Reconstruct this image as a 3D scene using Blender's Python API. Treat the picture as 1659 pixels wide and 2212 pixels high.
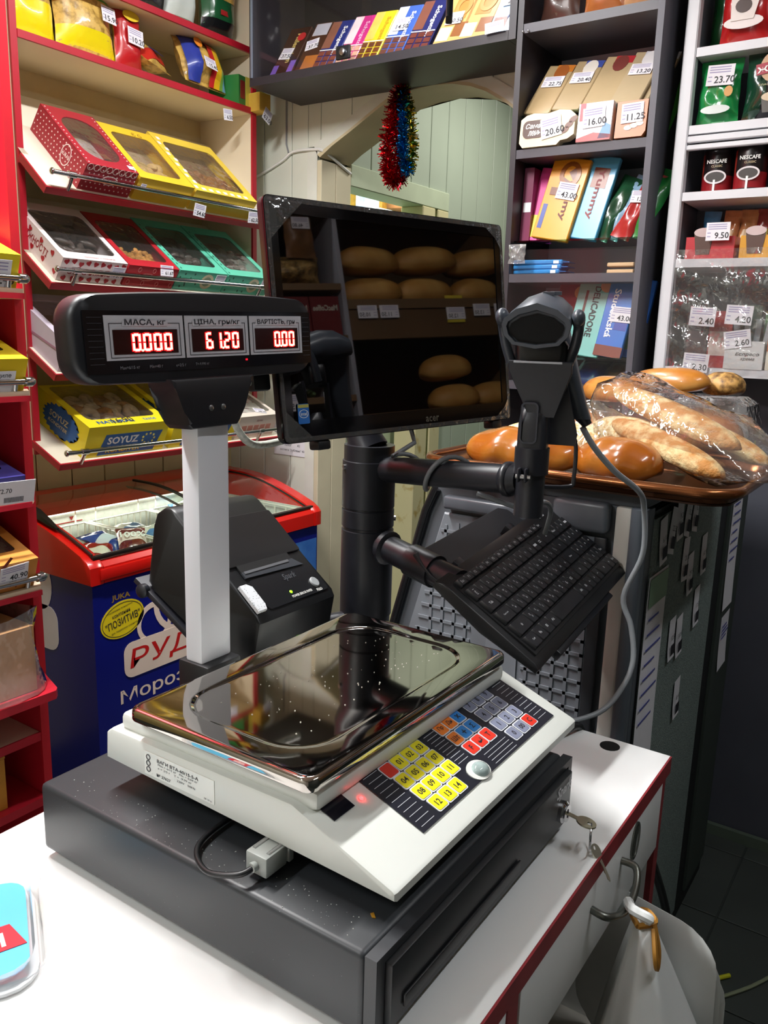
import bpy, bmesh, math, random
from mathutils import Vector, Matrix, Euler
R = math.radians
PI = math.pi
rnd = random.Random(11)
sc = bpy.context.scene
col = sc.collection
for o in list(bpy.data.objects):
    bpy.data.objects.remove(o)

# ------------------------------------------------------------------ camera
# world: X runs along the shelf wall, Y across the aisle towards it, Z up; metres
cam_d = bpy.data.cameras.new('camera')
cam_d.sensor_fit = 'VERTICAL'
cam_d.sensor_height = 24.0
cam_d.lens = 24.0 * 1795.0 / 2212.0
cam_d.clip_start = 0.02
cam = bpy.data.objects.new('camera', cam_d)
col.objects.link(cam)
pitch, roll, head = R(12.293), R(1.734), R(33.872)
fh = Vector((math.cos(head), math.sin(head), 0))
rt = Vector((math.sin(head), -math.cos(head), 0))
fw = fh * math.cos(pitch) + Vector((0, 0, -math.sin(pitch)))
up0 = fh * math.sin(pitch) + Vector((0, 0, math.cos(pitch)))
cr = rt * math.cos(roll) + up0 * math.sin(roll)
cu = -rt * math.sin(roll) + up0 * math.cos(roll)
cm = Matrix((cr, cu, -fw)).transposed().to_4x4()
cm.translation = (0, 0, 1.417)
cam.matrix_world = cm
sc.camera = cam

# ------------------------------------------------------------------ world, lights, exposure
w = bpy.data.worlds.new('world')
sc.world = w
w.use_nodes = True
w.node_tree.nodes['Background'].inputs[0].default_value = (0.80, 0.88, 1.0, 1)
w.node_tree.nodes['Background'].inputs[1].default_value = 0.10
sc.view_settings.view_transform = 'Standard'
sc.view_settings.look = 'None'
sc.view_settings.gamma = 1
sc.view_settings.use_curve_mapping = False
sc.view_settings.exposure = 0.70
sc.cycles.use_denoising = True
sc.cycles.max_bounces = 10
sc.cycles.transparent_max_bounces = 24
sc.cycles.sample_clamp_indirect = 6.0


def area(name, loc, sx, sy, power, color, rot=(0, 0, 0)):
    l = bpy.data.lights.new(name, 'AREA')
    l.shape = 'RECTANGLE'
    l.size, l.size_y = sx, sy
    l.energy = power
    l.color = color
    o = bpy.data.objects.new(name, l)
    col.objects.link(o)
    o.location = loc
    o.rotation_euler = rot
    return o


area('ceiling_tube_light', (0.70, 1.30, 2.63), 0.9, 0.07, 38, (1.0, 1.0, 0.985))
area('ceiling_tube_light', (-0.95, 1.15, 2.63), 0.6, 0.07, 14, (0.98, 1.0, 1.0))
area('ceiling_tube_light', (1.85, 1.30, 2.63), 0.6, 0.07, 5, (0.97, 0.97, 1.0))
area('cashier_side_light', (1.15, -0.45, 2.63), 0.9, 0.07, 5.5, (0.92, 0.96, 1.0))
area('corridor_light', (3.2, 2.25, 2.60), 0.5, 0.3, 14, (0.96, 1.0, 0.95))
area('corridor_light', (3.3, 1.25, 2.6), 0.5, 0.4, 9, (1.0, 0.97, 0.9))


# ------------------------------------------------------------------ materials
def lin(h):
    h = h.lstrip('#')
    c = [int(h[i:i + 2], 16) / 255 for i in (0, 2, 4)]
    return tuple((x / 12.92 if x <= 0.04045 else ((x + 0.055) / 1.055) ** 2.4) for x in c) + (1,)


_mats = {}


def mat(hexc, rough=0.5, metal=0.0, n=(9, 0.08), bump=None, emit=0, coat=0, ior=1.5, hex2=None, spec=0.5, th=None):
    key = (hexc, rough, metal, n, bump, emit, coat, ior, hex2, spec, th)
    if key in _mats:
        return _mats[key]
    m = bpy.data.materials.new('m_' + hexc)
    m.use_nodes = True
    nt = m.node_tree
    b = nt.nodes['Principled BSDF']
    b.inputs['Roughness'].default_value = rough
    b.inputs['Metallic'].default_value = metal
    b.inputs['IOR'].default_value = ior
    b.inputs['Specular IOR Level'].default_value = spec
    b.inputs['Coat Weight'].default_value = coat
    b.inputs['Coat Roughness'].default_value = 0.06
    c1 = lin(hexc)
    b.inputs['Base Color'].default_value = c1
    tc = nt.nodes.new('ShaderNodeTexCoord')
    if n and n[1] > 0:
        nz = nt.nodes.new('ShaderNodeTexNoise')
        nz.inputs['Scale'].default_value = n[0]
        nz.inputs['Detail'].default_value = 4
        nt.links.new(tc.outputs['Object'], nz.inputs['Vector'])
        rp = nt.nodes.new('ShaderNodeValToRGB')
        if hex2:
            c2 = lin(hex2)
            lo, hi = (0.35, 0.65) if th is None else th
            rp.color_ramp.elements[0].position = lo
            rp.color_ramp.elements[1].position = hi
            rp.color_ramp.elements[0].color = c1
            rp.color_ramp.elements[1].color = c2
        else:
            a = n[1]
            rp.color_ramp.elements[0].position = 0.25
            rp.color_ramp.elements[1].position = 0.75
            rp.color_ramp.elements[0].color = tuple(x * (1 - a) for x in c1[:3]) + (1,)
            rp.color_ramp.elements[1].color = tuple(min(1, x * (1 + a)) for x in c1[:3]) + (1,)
        nt.links.new(nz.outputs['Fac'], rp.inputs['Fac'])
        nt.links.new(rp.outputs['Color'], b.inputs['Base Color'])
    if bump:
        bz = nt.nodes.new('ShaderNodeTexNoise')
        bz.inputs['Scale'].default_value = bump[0]
        bz.inputs['Detail'].default_value = 3
        nt.links.new(tc.outputs['Object'], bz.inputs['Vector'])
        bp = nt.nodes.new('ShaderNodeBump')
        bp.inputs['Strength'].default_value = bump[1]
        bp.inputs['Distance'].default_value = bump[2] if len(bump) > 2 else 0.002
        nt.links.new(bz.outputs['Fac'], bp.inputs['Height'])
        nt.links.new(bp.outputs['Normal'], b.inputs['Normal'])
    if emit:
        b.inputs['Emission Color'].default_value = c1
        b.inputs['Emission Strength'].default_value = emit
    _mats[key] = m
    return m


def film(tint='#ffffff', refl=1.0, bump=(14, 0.5), clear=0.96, rough=0.05, haze=0.0):
    """thin clear sheet: see-through, mirror-like at grazing angles, a little milky if haze"""
    key = ('film', tint, refl, bump, clear, rough, haze)
    if key in _mats:
        return _mats[key]
    m = bpy.data.materials.new('m_clear_film')
    m.use_nodes = True
    nt = m.node_tree
    for x in list(nt.nodes):
        nt.nodes.remove(x)
    out = nt.nodes.new('ShaderNodeOutputMaterial')
    tr = nt.nodes.new('ShaderNodeBsdfTransparent')
    t = lin(tint)
    tr.inputs[0].default_value = tuple(x * clear for x in t[:3]) + (1,)
    gl = nt.nodes.new('ShaderNodeBsdfGlossy')
    gl.inputs['Roughness'].default_value = rough
    fr = nt.nodes.new('ShaderNodeLayerWeight')
    fr.inputs['Blend'].default_value = 0.5
    pw = nt.nodes.new('ShaderNodeMath')
    pw.operation = 'POWER'
    pw.inputs[1].default_value = 4.0
    nt.links.new(fr.outputs['Facing'], pw.inputs[0])
    ad = nt.nodes.new('ShaderNodeMath')
    ad.operation = 'MULTIPLY_ADD'
    ad.inputs[1].default_value = 0.9
    ad.inputs[2].default_value = 0.045
    nt.links.new(pw.outputs[0], ad.inputs[0])
    mul = nt.nodes.new('ShaderNodeMath')
    mul.operation = 'MULTIPLY'
    mul.inputs[1].default_value = refl
    mul.use_clamp = True
    nt.links.new(ad.outputs[0], mul.inputs[0])
    mx = nt.nodes.new('ShaderNodeMixShader')
    nt.links.new(mul.outputs[0], mx.inputs[0])
    base = tr
    if haze:
        df = nt.nodes.new('ShaderNodeBsdfDiffuse')
        df.inputs[0].default_value = t
        mh = nt.nodes.new('ShaderNodeMixShader')
        mh.inputs[0].default_value = haze
        nt.links.new(tr.outputs[0], mh.inputs[1])
        nt.links.new(df.outputs[0], mh.inputs[2])
        base = mh
    nt.links.new(base.outputs[0], mx.inputs[1])
    nt.links.new(gl.outputs[0], mx.inputs[2])
    nt.links.new(mx.outputs[0], out.inputs[0])
    if bump:
        tc = nt.nodes.new('ShaderNodeTexCoord')
        nz = nt.nodes.new('ShaderNodeTexNoise')
        nz.inputs['Scale'].default_value = bump[0]
        nt.links.new(tc.outputs['Object'], nz.inputs['Vector'])
        bp = nt.nodes.new('ShaderNodeBump')
        bp.inputs['Strength'].default_value = bump[1]
        bp.inputs['Distance'].default_value = 0.01
        nt.links.new(nz.outputs['Fac'], bp.inputs['Height'])
        for nn in (gl, fr):
            nt.links.new(bp.outputs['Normal'], nn.inputs['Normal'])
    _mats[key] = m
    return m


def specks(base, dot, scale=90, size=0.12, rough=0.5, bump=0.0):
    """a plain colour with sparse small dots (dust, stars, polka dots)"""
    key = ('specks', base, dot, scale, size, rough, bump)
    if key in _mats:
        return _mats[key]
    m = mat(base, rough, n=(6, 0.05)).copy()
    nt = m.node_tree
    b = nt.nodes['Principled BSDF']
    tc = nt.nodes.new('ShaderNodeTexCoord')
    v = nt.nodes.new('ShaderNodeTexVoronoi')
    v.inputs['Scale'].default_value = scale
    nt.links.new(tc.outputs['Object'], v.inputs['Vector'])
    lt = nt.nodes.new('ShaderNodeMath')
    lt.operation = 'LESS_THAN'
    lt.inputs[1].default_value = size
    nt.links.new(v.outputs['Distance'], lt.inputs[0])
    mx = nt.nodes.new('ShaderNodeMix')
    mx.data_type = 'RGBA'
    mx.inputs[6].default_value = lin(base)
    mx.inputs[7].default_value = lin(dot)
    nt.links.new(lt.outputs[0], mx.inputs[0])
    nt.links.new(mx.outputs[2], b.inputs['Base Color'])
    _mats[key] = m
    return m


# ------------------------------------------------------------------ mesh builders
def mk(verts, faces, smooth=35):
    me = bpy.data.meshes.new('mesh')
    me.from_pydata([tuple(v) for v in verts], [], faces)
    return fin(me, smooth)


def fin(me, smooth=35):
    if smooth:
        me.polygons.foreach_set('use_smooth', [True] * len(me.polygons))
        me.set_sharp_from_angle(angle=R(smooth))
    me.materials.append(None)
    return me


def frombm(bm, smooth=35, recalc=True):
    if recalc:
        bmesh.ops.recalc_face_normals(bm, faces=bm.faces[:])
    me = bpy.data.meshes.new('mesh')
    bm.to_mesh(me)
    bm.free()
    return fin(me, smooth)


def box(x0, x1, y0, y1, z0, z1, b=0, s=2):
    bm = bmesh.new()
    vs = [bm.verts.new((x, y, z)) for x in (x0, x1) for y in (y0, y1) for z in (z0, z1)]
    for f in ((0, 1, 3, 2), (4, 6, 7, 5), (0, 4, 5, 1), (2, 3, 7, 6), (0, 2, 6, 4), (1, 5, 7, 3)):
        bm.faces.new([vs[i] for i in f])
    if b:
        bmesh.ops.bevel(bm, geom=bm.edges[:], offset=b, segments=s, profile=0.5, affect='EDGES')
    return frombm(bm)


def boxes(lst):
    vs, fs = [], []
    for (x0, x1, y0, y1, z0, z1) in lst:
        k = len(vs)
        vs += [(x, y, z) for x in (x0, x1) for y in (y0, y1) for z in (z0, z1)]
        fs += [tuple(k + i for i in f) for f in ((0, 1, 3, 2), (4, 6, 7, 5), (0, 4, 5, 1), (2, 3, 7, 6), (0, 2, 6, 4), (1, 5, 7, 3))]
    return mk(vs, fs, 0)


def prism(poly, a, b, ax='z', bev=0, s=2):
    """polygon extruded from a to b along ax ('x': poly is (y,z); 'y': (x,z); 'z': (x,y))"""
    def v(p, t):
        return {'x': (t, p[0], p[1]), 'y': (p[0], t, p[1]), 'z': (p[0], p[1], t)}[ax]
    bm = bmesh.new()
    A = [bm.verts.new(v(p, a)) for p in poly]
    B = [bm.verts.new(v(p, b)) for p in poly]
    n = len(poly)
    bm.faces.new(A[::-1])
    bm.faces.new(B)
    for i in range(n):
        bm.faces.new((A[i], A[(i + 1) % n], B[(i + 1) % n], B[i]))
    if bev:
        es = [e for e in bm.edges if (e.verts[0] in A) == (e.verts[1] in A)]
        bmesh.ops.bevel(bm, geom=es, offset=bev, segments=s, profile=0.5, affect='EDGES')
    bmesh.ops.triangulate(bm, faces=[f for f in bm.faces if len(f.verts) > 4])
    return frombm(bm)


def rrect(w, h, r, n=4, cx=0, cy=0):
    out = []
    for (sx, sy, a0) in ((1, 1, 0), (-1, 1, 90), (-1, -1, 180), (1, -1, 270)):
        for i in range(n + 1):
            a = R(a0 + 90 * i / n)
            out.append((cx + sx * (w / 2 - r) + r * math.cos(a), cy + sy * (h / 2 - r) + r * math.sin(a)))
    return out


def ell(a, b, n=24, cx=0, cy=0):
    return [(cx + a * math.cos(2 * PI * i / n), cy + b * math.sin(2 * PI * i / n)) for i in range(n)]


def ringprism(outer, inner, a, b, ax='z'):
    """flat frame between two outlines with the same number of points"""
    def v(p, t):
        return {'x': (t, p[0], p[1]), 'y': (p[0], t, p[1]), 'z': (p[0], p[1], t)}[ax]
    n = len(outer)
    vs = [v(p, a) for p in outer] + [v(p, a) for p in inner] + [v(p, b) for p in outer] + [v(p, b) for p in inner]
    fs = []
    for i in range(n):
        j = (i + 1) % n
        fs += [(i, j, n + j, n + i), (2 * n + i, 3 * n + i, 3 * n + j, 2 * n + j), (i, 2 * n + i, 2 * n + j, j), (n + i, n + j, 3 * n + j, 3 * n + i)]
    bm = bmesh.new()
    bv = [bm.verts.new(p) for p in vs]
    for f in fs:
        bm.faces.new([bv[i] for i in f])
    return frombm(bm)


def loft(rings, cap=True, smooth=40):
    n = len(rings[0])
    vs = [p for r in rings for p in r]
    fs = []
    for k in range(len(rings) - 1):
        for i in range(n):
            j = (i + 1) % n
            fs.append((k * n + i, k * n + j, (k + 1) * n + j, (k + 1) * n + i))
    if cap:
        fs.append(tuple(range(n))[::-1])
        fs.append(tuple((len(rings) - 1) * n + i for i in range(n)))
    bm = bmesh.new()
    bv = [bm.verts.new(tuple(p)) for p in vs]
    for f in fs:
        bm.faces.new([bv[i] for i in f])
    return frombm(bm, smooth)


def smooth_path(pts, sub=6):
    """Catmull-Rom through the points"""
    P_ = [Vector(p) for p in pts]
    if len(P_) < 3:
        return P_
    out = []
    for i in range(len(P_) - 1):
        p0 = P_[max(i - 1, 0)]
        p1, p2 = P_[i], P_[i + 1]
        p3 = P_[min(i + 2, len(P_) - 1)]
        for k in range(sub):
            t = k / sub
            out.append(0.5 * ((2 * p1) + (p2 - p0) * t + (2 * p0 - 5 * p1 + 4 * p2 - p3) * t * t + (3 * p1 - p0 - 3 * p2 + p3) * t ** 3))
    out.append(P_[-1])
    return out


def tube(pts, r, seg=8, cyc=False):
    P_ = [Vector(p) for p in pts]
    n = len(P_)
    rr = r if isinstance(r, (list, tuple)) else [r] * n
    t0 = (P_[1] - P_[0]).normalized()
    nrm = t0.orthogonal().normalized()
    rings = []
    for i in range(n):
        a = P_[i - 1] if (i > 0 or cyc) else P_[i]
        b = P_[(i + 1) % n] if (i < n - 1 or cyc) else P_[i]
        t = (b - a).normalized()
        nrm = (nrm - t * nrm.dot(t))
        if nrm.length < 1e-6:
            nrm = t.orthogonal()
        nrm.normalize()
        bn = t.cross(nrm)
        rings.append([P_[i] + (nrm * math.cos(2 * PI * k / seg) + bn * math.sin(2 * PI * k / seg)) * rr[i] for k in range(seg)])
    if cyc:
        rings.append(rings[0])
        return loft(rings, False, 50)
    return loft(rings, True, 50)


def lathe(prof, seg=24):
    rings = [[(r * math.cos(2 * PI * i / seg), r * math.sin(2 * PI * i / seg), z) for i in range(seg)] for r, z in prof]
    return loft(rings, True, 35)


def sheet(fn, nu, nv, th=0.0, smooth=60):
    vs = [fn(i / nu, j / nv) for j in range(nv + 1) for i in range(nu + 1)]
    fs = [(j * (nu + 1) + i, j * (nu + 1) + i + 1, (j + 1) * (nu + 1) + i + 1, (j + 1) * (nu + 1) + i) for j in range(nv) for i in range(nu)]
    if th:
        bm = bmesh.new()
        bv = [bm.verts.new(tuple(v)) for v in vs]
        for f in fs:
            bm.faces.new([bv[i] for i in f])
        bmesh.ops.solidify(bm, geom=bm.faces[:], thickness=th)
        return frombm(bm, smooth, False)
    return mk(vs, fs, smooth)


def ellipsoid(a, b, c, nu=16, nv=10):
    rings = []
    for j in range(nv + 1):
        t = -PI / 2 + PI * j / nv
        k = max(math.cos(t), 0.02)
        rings.append([(a * k * math.cos(2 * PI * i / nu), b * k * math.sin(2 * PI * i / nu), c * math.sin(t)) for i in range(nu)])
    return loft(rings)


def pillow(w, h, t, crimp=0.012, wob=0.0, seed=1, nu=12, nv=14):
    """sealed bag standing in the XZ plane, thickness along Y, crimped at top and bottom"""
    rr = random.Random(seed)
    ph = [rr.uniform(0, 6.28) for _ in range(4)]
    rings = []
    for j in range(nv + 1):
        v = j / nv
        z = v * h
        e = min(v, 1 - v) * h
        k = 0.04 if e < crimp else min(1.0, 0.04 + ((e - crimp) / (h * 0.22)) ** 0.6)
        ring = []
        for i in range(2 * nu):
            if i < nu:
                u, s = i / nu, -1
            else:
                u, s = 1 - (i - nu) / nu, 1
            x = (u - 0.5) * w * (1 - 0.06 * k)
            q = 1 - (2 * u - 1) ** 4
            y = s * t / 2 * k * max(q, 0.03)
            y += wob * math.sin(u * 9 + ph[0] + v * 5) * math.sin(v * 11 + ph[1]) * k
            ring.append((x, y, z))
        rings.append(ring)
    return loft(rings)


_txt = {}


def text(s, h, w=None, bold=0.0, shear=0.0, res=2, al='CENTER', gap=1.0):
    """flat lettering in the XY plane, centred, about h tall (cap height); squeezed to w if given"""
    key = (s, round(h, 5), w and round(w, 5), bold, shear, res, al, gap)
    if key in _txt:
        return _txt[key]
    c = bpy.data.curves.new('t', 'FONT')
    c.body = s
    c.resolution_u = res
    c.shear = shear
    c.offset = bold
    c.align_x = al
    c.space_character = gap
    o = bpy.data.objects.new('t', c)
    me = bpy.data.meshes.new_from_object(o)
    bpy.data.objects.remove(o)
    bpy.data.curves.remove(c)
    if len(me.vertices):
        xs = [v.co.x for v in me.vertices]
        ys = [v.co.y for v in me.vertices]
        lines = s.count('\n') + 1
        k = h * lines * (1.0 if lines == 1 else 1.25) / max(1e-6, (max(ys) - min(ys)))
        kx = k if not w else w / (max(xs) - min(xs))
        cx, cy = (max(xs) + min(xs)) / 2, (max(ys) + min(ys)) / 2
        for v in me.vertices:
            v.co.x = (v.co.x - cx) * kx
            v.co.y = (v.co.y - cy) * k
            v.co.z = 0
    me.materials.clear()
    me.materials.append(None)
    _txt[key] = me
    return me


def joined(lst):
    """several meshes with matrices into one mesh (one printed design)"""
    bm = bmesh.new()
    for me, M_ in lst:
        t = me.copy()
        t.transform(M_)
        bm.from_mesh(t)
        bpy.data.meshes.remove(t)
    return frombm(bm, 35, False)


# ------------------------------------------------------------------ objects
def Tr(x, y, z):
    return Matrix.Translation((x, y, z))


def Rx(a):
    return Matrix.Rotation(R(a), 4, 'X')


def Ry(a):
    return Matrix.Rotation(R(a), 4, 'Y')


def Rz(a):
    return Matrix.Rotation(R(a), 4, 'Z')


def frame(o, x, y, z):
    m = Matrix((Vector(x), Vector(y), Vector(z))).transposed().to_4x4()
    m.translation = o
    return m


I4 = Matrix.Identity(4)
FRONT = Rx(90)          # lettering in XY turned to face -Y
SIDE = Rz(-90) @ Rx(90)  # lettering facing -X (reads along -Y)


def P(parent, name, me, m, M_=None, label=None, kind=None):
    o = bpy.data.objects.new(name, me)
    col.objects.link(o)
    o.parent = parent
    o.matrix_basis = M_ if M_ is not None else I4
    o.material_slots[0].link = 'OBJECT'
    o.material_slots[0].material = m
    if label:
        o['label'] = label
    if kind:
        o['kind'] = kind
    return o


def E(name, label, cat, M_=None, group=None, kind=None):
    o = bpy.data.objects.new(name, None)
    o.empty_display_size = 0.02
    col.objects.link(o)
    o.matrix_basis = M_ if M_ is not None else I4
    o['label'] = label
    o['category'] = cat
    if group:
        o['group'] = group
    if kind:
        o['kind'] = kind
    return o


def T(name, label, cat, me, m, M_=None, group=None, kind=None):
    o = P(None, name, me, m, M_)
    o['label'] = label
    o['category'] = cat
    if group:
        o['group'] = group
    if kind:
        o['kind'] = kind
    return o


def S(name, me, m, M_=None, label=None):
    o = P(None, name, me, m, M_)
    o['kind'] = 'structure'
    if label:
        o['label'] = label
    return o


def clone(root, M_, label=None):
    r = root.copy()
    col.objects.link(r)
    r.matrix_basis = M_
    if label:
        r['label'] = label
    for ch in root.children:
        c = ch.copy()
        col.objects.link(c)
        c.parent = r
        for g in ch.children:
            d = g.copy()
            col.objects.link(d)
            d.parent = c
    return r


def pt(me_parent, name, s, h, m, M_, w=None, **k):
    return P(me_parent, name, text(s, h, w, **k), m, M_)


# common materials
WHITE = mat('#f2f2ee', 0.45)
PAPER = mat('#eceaf0', 0.6, n=(30, 0.03))
INK = mat('#26242b', 0.6)
INKB = mat('#4a4f9a', 0.6)
RED = mat('#b3182b', 0.42, n=(5, 0.06))
CREAM = mat('#e9dcc2', 0.45, n=(4, 0.05))
BLACK = mat('#17181b', 0.42, n=(60, 0.12))
CHROME = mat('#d8d8da', 0.12, 1.0, n=(20, 0.04))
STEEL = mat('#b9b9bb', 0.28, 1.0)
DARKWOOD = mat('#2e2b30', 0.45, n=(8, 0.12))
GLASS = film(refl=1.0, bump=None, clear=0.97)
WRAP = film(refl=1.2, bump=(22, 0.7), clear=0.97, rough=0.08, haze=0.012)


_cards = {}


def price_tag(parent, M_, w=0.05, h=0.034, price='12.50', name='price_tag', top=None):
    """card in the XY plane facing +Z, with product lines and the price"""
    key = (w, h)
    if key not in _cards:
        ls = [(-0.42 * w, 0.36 * w, y * h, (y + 0.05) * h) for y in (0.36, 0.24, 0.12)] + [(-0.44 * w, -0.30 * w, y * h, (y + 0.05) * h) for y in (-0.1, -0.3)]
        _cards[key] = (box(-w / 2, w / 2, -h / 2, h / 2, 0, 0.0008), boxes([(a, b, y0, y1, 0.0009, 0.0011) for a, b, y0, y1 in ls]))
    c = P(parent, name, _cards[key][0], PAPER, M_)
    if parent is None and top:
        c['label'], c['category'] = top[0], top[1]
        if len(top) > 2:
            c['group'] = top[2]
    P(c, 'price_figures', text(price, h * 0.34, None, 0.012), INK, Tr(w * 0.17, -h * 0.22, 0.0013))
    P(c, 'print_lines', _cards[key][1], mat('#a9a2c4', 0.7))
    return c
# ================================================================== setting
YA, XB = 2.36, 2.40        # face of the shelf wall, face of the arch wall
# floor and ceiling
fl = mat('#3b3f3c', 0.45, n=(3, 0.25), bump=(40, 0.2))
S('floor', box(-1.6, 4.6, -1.2, 3.3, -0.06, 0.0), fl)
tile_m = mat('#454a46', 0.35, n=(5, 0.18), bump=(30, 0.15))
tile = box(-0.148, 0.148, -0.148, 0.148, 0, 0.004, 0.001, 1)
floor_o = bpy.data.objects['floor']
for i in range(8):
    for j in range(5):
        P(floor_o, 'tile', tile, tile_m, Tr(0.95 + i * 0.3, -0.75 + j * 0.3, 0.0))
S('ceiling', box(-1.6, 4.6, -1.2, 3.3, 2.72, 2.80), mat('#d6d4cc', 0.7))
# shelf wall with plastic panelling
wl = S('wall_left', box(-1.6, XB + 0.15, YA, YA + 0.1, 0, 2.72), mat('#a9965c', 0.6))
pl = mat('#e2d7a8', 0.42, n=(3, 0.06))
for i in range(11):
    x0 = 1.02 + i * 0.128
    P(wl, 'plank', box(x0 + 0.002, min(x0 + 0.126, XB), YA - 0.008, YA - 0.0005, 0.0, 2.70, 0.002, 1), pl)
# wall behind the cashier and the one behind the photographer
S('wall_right', box(-1.6, 4.6, -1.2, -1.12, 0, 2.72), mat('#2b312c', 0.7))
S('wall_front', box(-1.6, -1.5, -1.12, YA, 0, 2.72), mat('#b9b6aa', 0.7))

# arch wall
ARCH = [(1.925, 2.003), (1.86, 2.036), (1.787, 2.072), (1.70, 2.118), (1.62, 2.159), (1.545, 2.172), (1.468, 2.176), (1.40, 2.171), (1.337, 2.157), (1.28, 2.135), (1.22, 2.10), (1.15, 2.05), (1.10, 2.0)]


def arch_z(y):
    for (y0, z0), (y1, z1) in zip(ARCH, ARCH[1:]):
        if y1 <= y <= y0:
            return z0 + (z1 - z0) * (y - y0) / (y1 - y0)
    return 2.003


core = mat('#8c8f80', 0.7)
wb = S('wall_back', box(XB, XB + 0.15, 1.925, YA + 0.1, 0, 2.72), core)
P(wb, 'wall_section', box(XB, XB + 0.15, -1.2, 1.10, 0, 2.72), mat('#55604f', 0.7))
P(wb, 'wall_section', prism([(1.925, 2.72)] + ARCH + [(1.10, 2.72)], XB, XB + 0.15, 'x'), core)
plk = mat('#e0e3d6', 0.42, n=(4, 0.07), bump=(6, 0.1))
ys = [2.36, 2.302, 2.172, 2.042, 1.968]
for a, b in zip(ys, ys[1:]):
    P(wb, 'plank', box(XB - 0.008, XB - 0.0005, b + 0.0015, a - 0.0015, 0.0, 2.70, 0.0015, 1), plk)
ys = [1.968, 1.912, 1.782, 1.652, 1.522, 1.392, 1.262, 1.132, 1.06]
for a, b in zip(ys, ys[1:]):
    a2, b2 = a - 0.0015, b + 0.0015
    if a2 > 1.925:
        poly = [(a2, 2.70), (a2, 2.03), (1.93, 2.03), (b2, arch_z(b2) + 0.02), (b2, 2.70)]
    else:
        poly = [(a2, 2.70)] + [(y, arch_z(y) + 0.02) for y in (a2, (2 * a2 + b2) / 3, (a2 + 2 * b2) / 3, b2)] + [(b2, 2.70)]
    P(wb, 'plank', prism(poly, XB - 0.008, XB - 0.0005, 'x'), plk)
# pale band round the arch, and the lining under it
off = []
for i, (y, z) in enumerate(ARCH):
    a = Vector(ARCH[max(i - 1, 0)])
    b = Vector(ARCH[min(i + 1, len(ARCH) - 1)])
    t = (b - a).normalized()
    nn = Vector((t.y, -t.x))
    if nn.y < 0:
        nn = -nn
    off.append((y + nn.x * 0.034, z + nn.y * 0.034))
band = mat('#dfe0d6', 0.5)
S('trim_1', prism(ARCH + off[::-1], XB - 0.012, XB - 0.0082, 'x'), band)
S('trim_2', box(XB - 0.012, XB - 0.0082, 1.925, 1.968, 0, 2.02), band)
lin_m = mat('#cfc2a0', 0.55, n=(5, 0.12))
inn = [(y - (0.0 if i else 0.012), z - 0.010) for i, (y, z) in enumerate(ARCH)]
S('trim_3', prism(ARCH + inn[::-1], XB - 0.012, XB + 0.16, 'x'), lin_m)
jm = mat('#d9cfb2', 0.5, n=(6, 0.08))
for x0, x1 in ((2.388, 2.47), (2.472, 2.56)):
    P(bpy.data.objects['trim_3'], 'jamb_board', box(x0, x1, 1.905, 1.925, 0, 1.985, 0.002, 1), jm)

# corridor behind the arch: side wall of green boards with a doorway
YG = 1.925
wc = S('wall_corridor', box(3.26, 4.5, YG, YG + 0.08, 0, 2.72), mat('#5f735c', 0.7))
P(wc, 'wall_section', box(2.56, 3.26, YG, YG + 0.08, 1.99, 2.72), mat('#5f735c', 0.7))
gp = mat('#b2bdab', 0.45, n=(3, 0.07))
x = 2.56
while x < 4.45:
    P(wc, 'plank', box(x + 0.002, x + 0.138, YG - 0.008, YG - 0.0005, 2.0 if x < 3.2 else 0.0, 2.70, 0.002, 1), gp)
    x += 0.14
S('wall_corridor_end', box(4.42, 4.5, -0.2, YG, 0, 2.72), mat('#93aa8c', 0.6))
# door frame of peeling pale wood
fm = mat('#d6cda0', 0.55, n=(14, 0.5), hex2='#b59a55', th=(0.62, 0.72))
S('trim_4', box(2.56, 3.27, YG - 0.02, YG + 0.09, 1.925, 2.0, 0.003, 1), mat('#c3ceb2', 0.5))
S('trim_5', box(3.06, 3.16, YG - 0.02, YG + 0.09, 0, 1.925, 0.004, 1), fm)
S('trim_6', box(3.18, 3.27, YG - 0.02, YG + 0.09, 0, 1.925, 0.004, 1), fm)
S('trim_7', box(3.16, 3.18, YG, YG + 0.07, 0, 1.925), mat('#3f8d46', 0.5))
# green board door standing in the doorway
dr = S('door_1', box(2.58, 3.06, YG + 0.115, YG + 0.15, 0.0, 1.72), mat('#7d9878', 0.6))
for i in range(5):
    P(dr, 'plank', box(2.58 + i * 0.096, 2.673 + i * 0.096, YG + 0.105, YG + 0.1145, 0.01, 1.71, 0.002, 1), mat('#b6c6ab', 0.42, n=(3, 0.06)))
# bright room beyond the doorway
S('wall_far_room', box(2.3, 4.4, 2.56, 2.62, 0, 2.72), mat('#cfe6c8', 0.6))
S('wall_far_side', box(4.3, 4.38, 2.02, 2.56, 0, 2.72), mat('#cfe6c8', 0.6))
pf = E('picture_frame', 'gilt framed picture hanging in the lit room beyond the arch', 'picture', Tr(3.47, 2.50, 2.075))
P(pf, 'frame', ringprism(rrect(0.30, 0.38, 0.01), rrect(0.22, 0.30, 0.01), -0.03, 0.0, 'y'), mat('#b98f3c', 0.35, 0.6, n=(40, 0.35)))
P(pf, 'picture_sheet', box(-0.115, 0.115, -0.012, -0.004, -0.155, 0.155), mat('#e9eef4', 0.5, n=(9, 0.3), hex2='#8aa6c8'))
P(pf, 'backing', box(-0.148, 0.148, -0.003, 0.05, -0.185, 0.185), mat('#5b4630', 0.7))
T('wall_cupboard', 'orange brown cupboard in the lit room beside the gilt picture', 'cupboard', box(3.72, 4.1, 2.36, 2.55, 2.03, 2.5, 0.006), mat('#c98a5a', 0.5))
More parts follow.
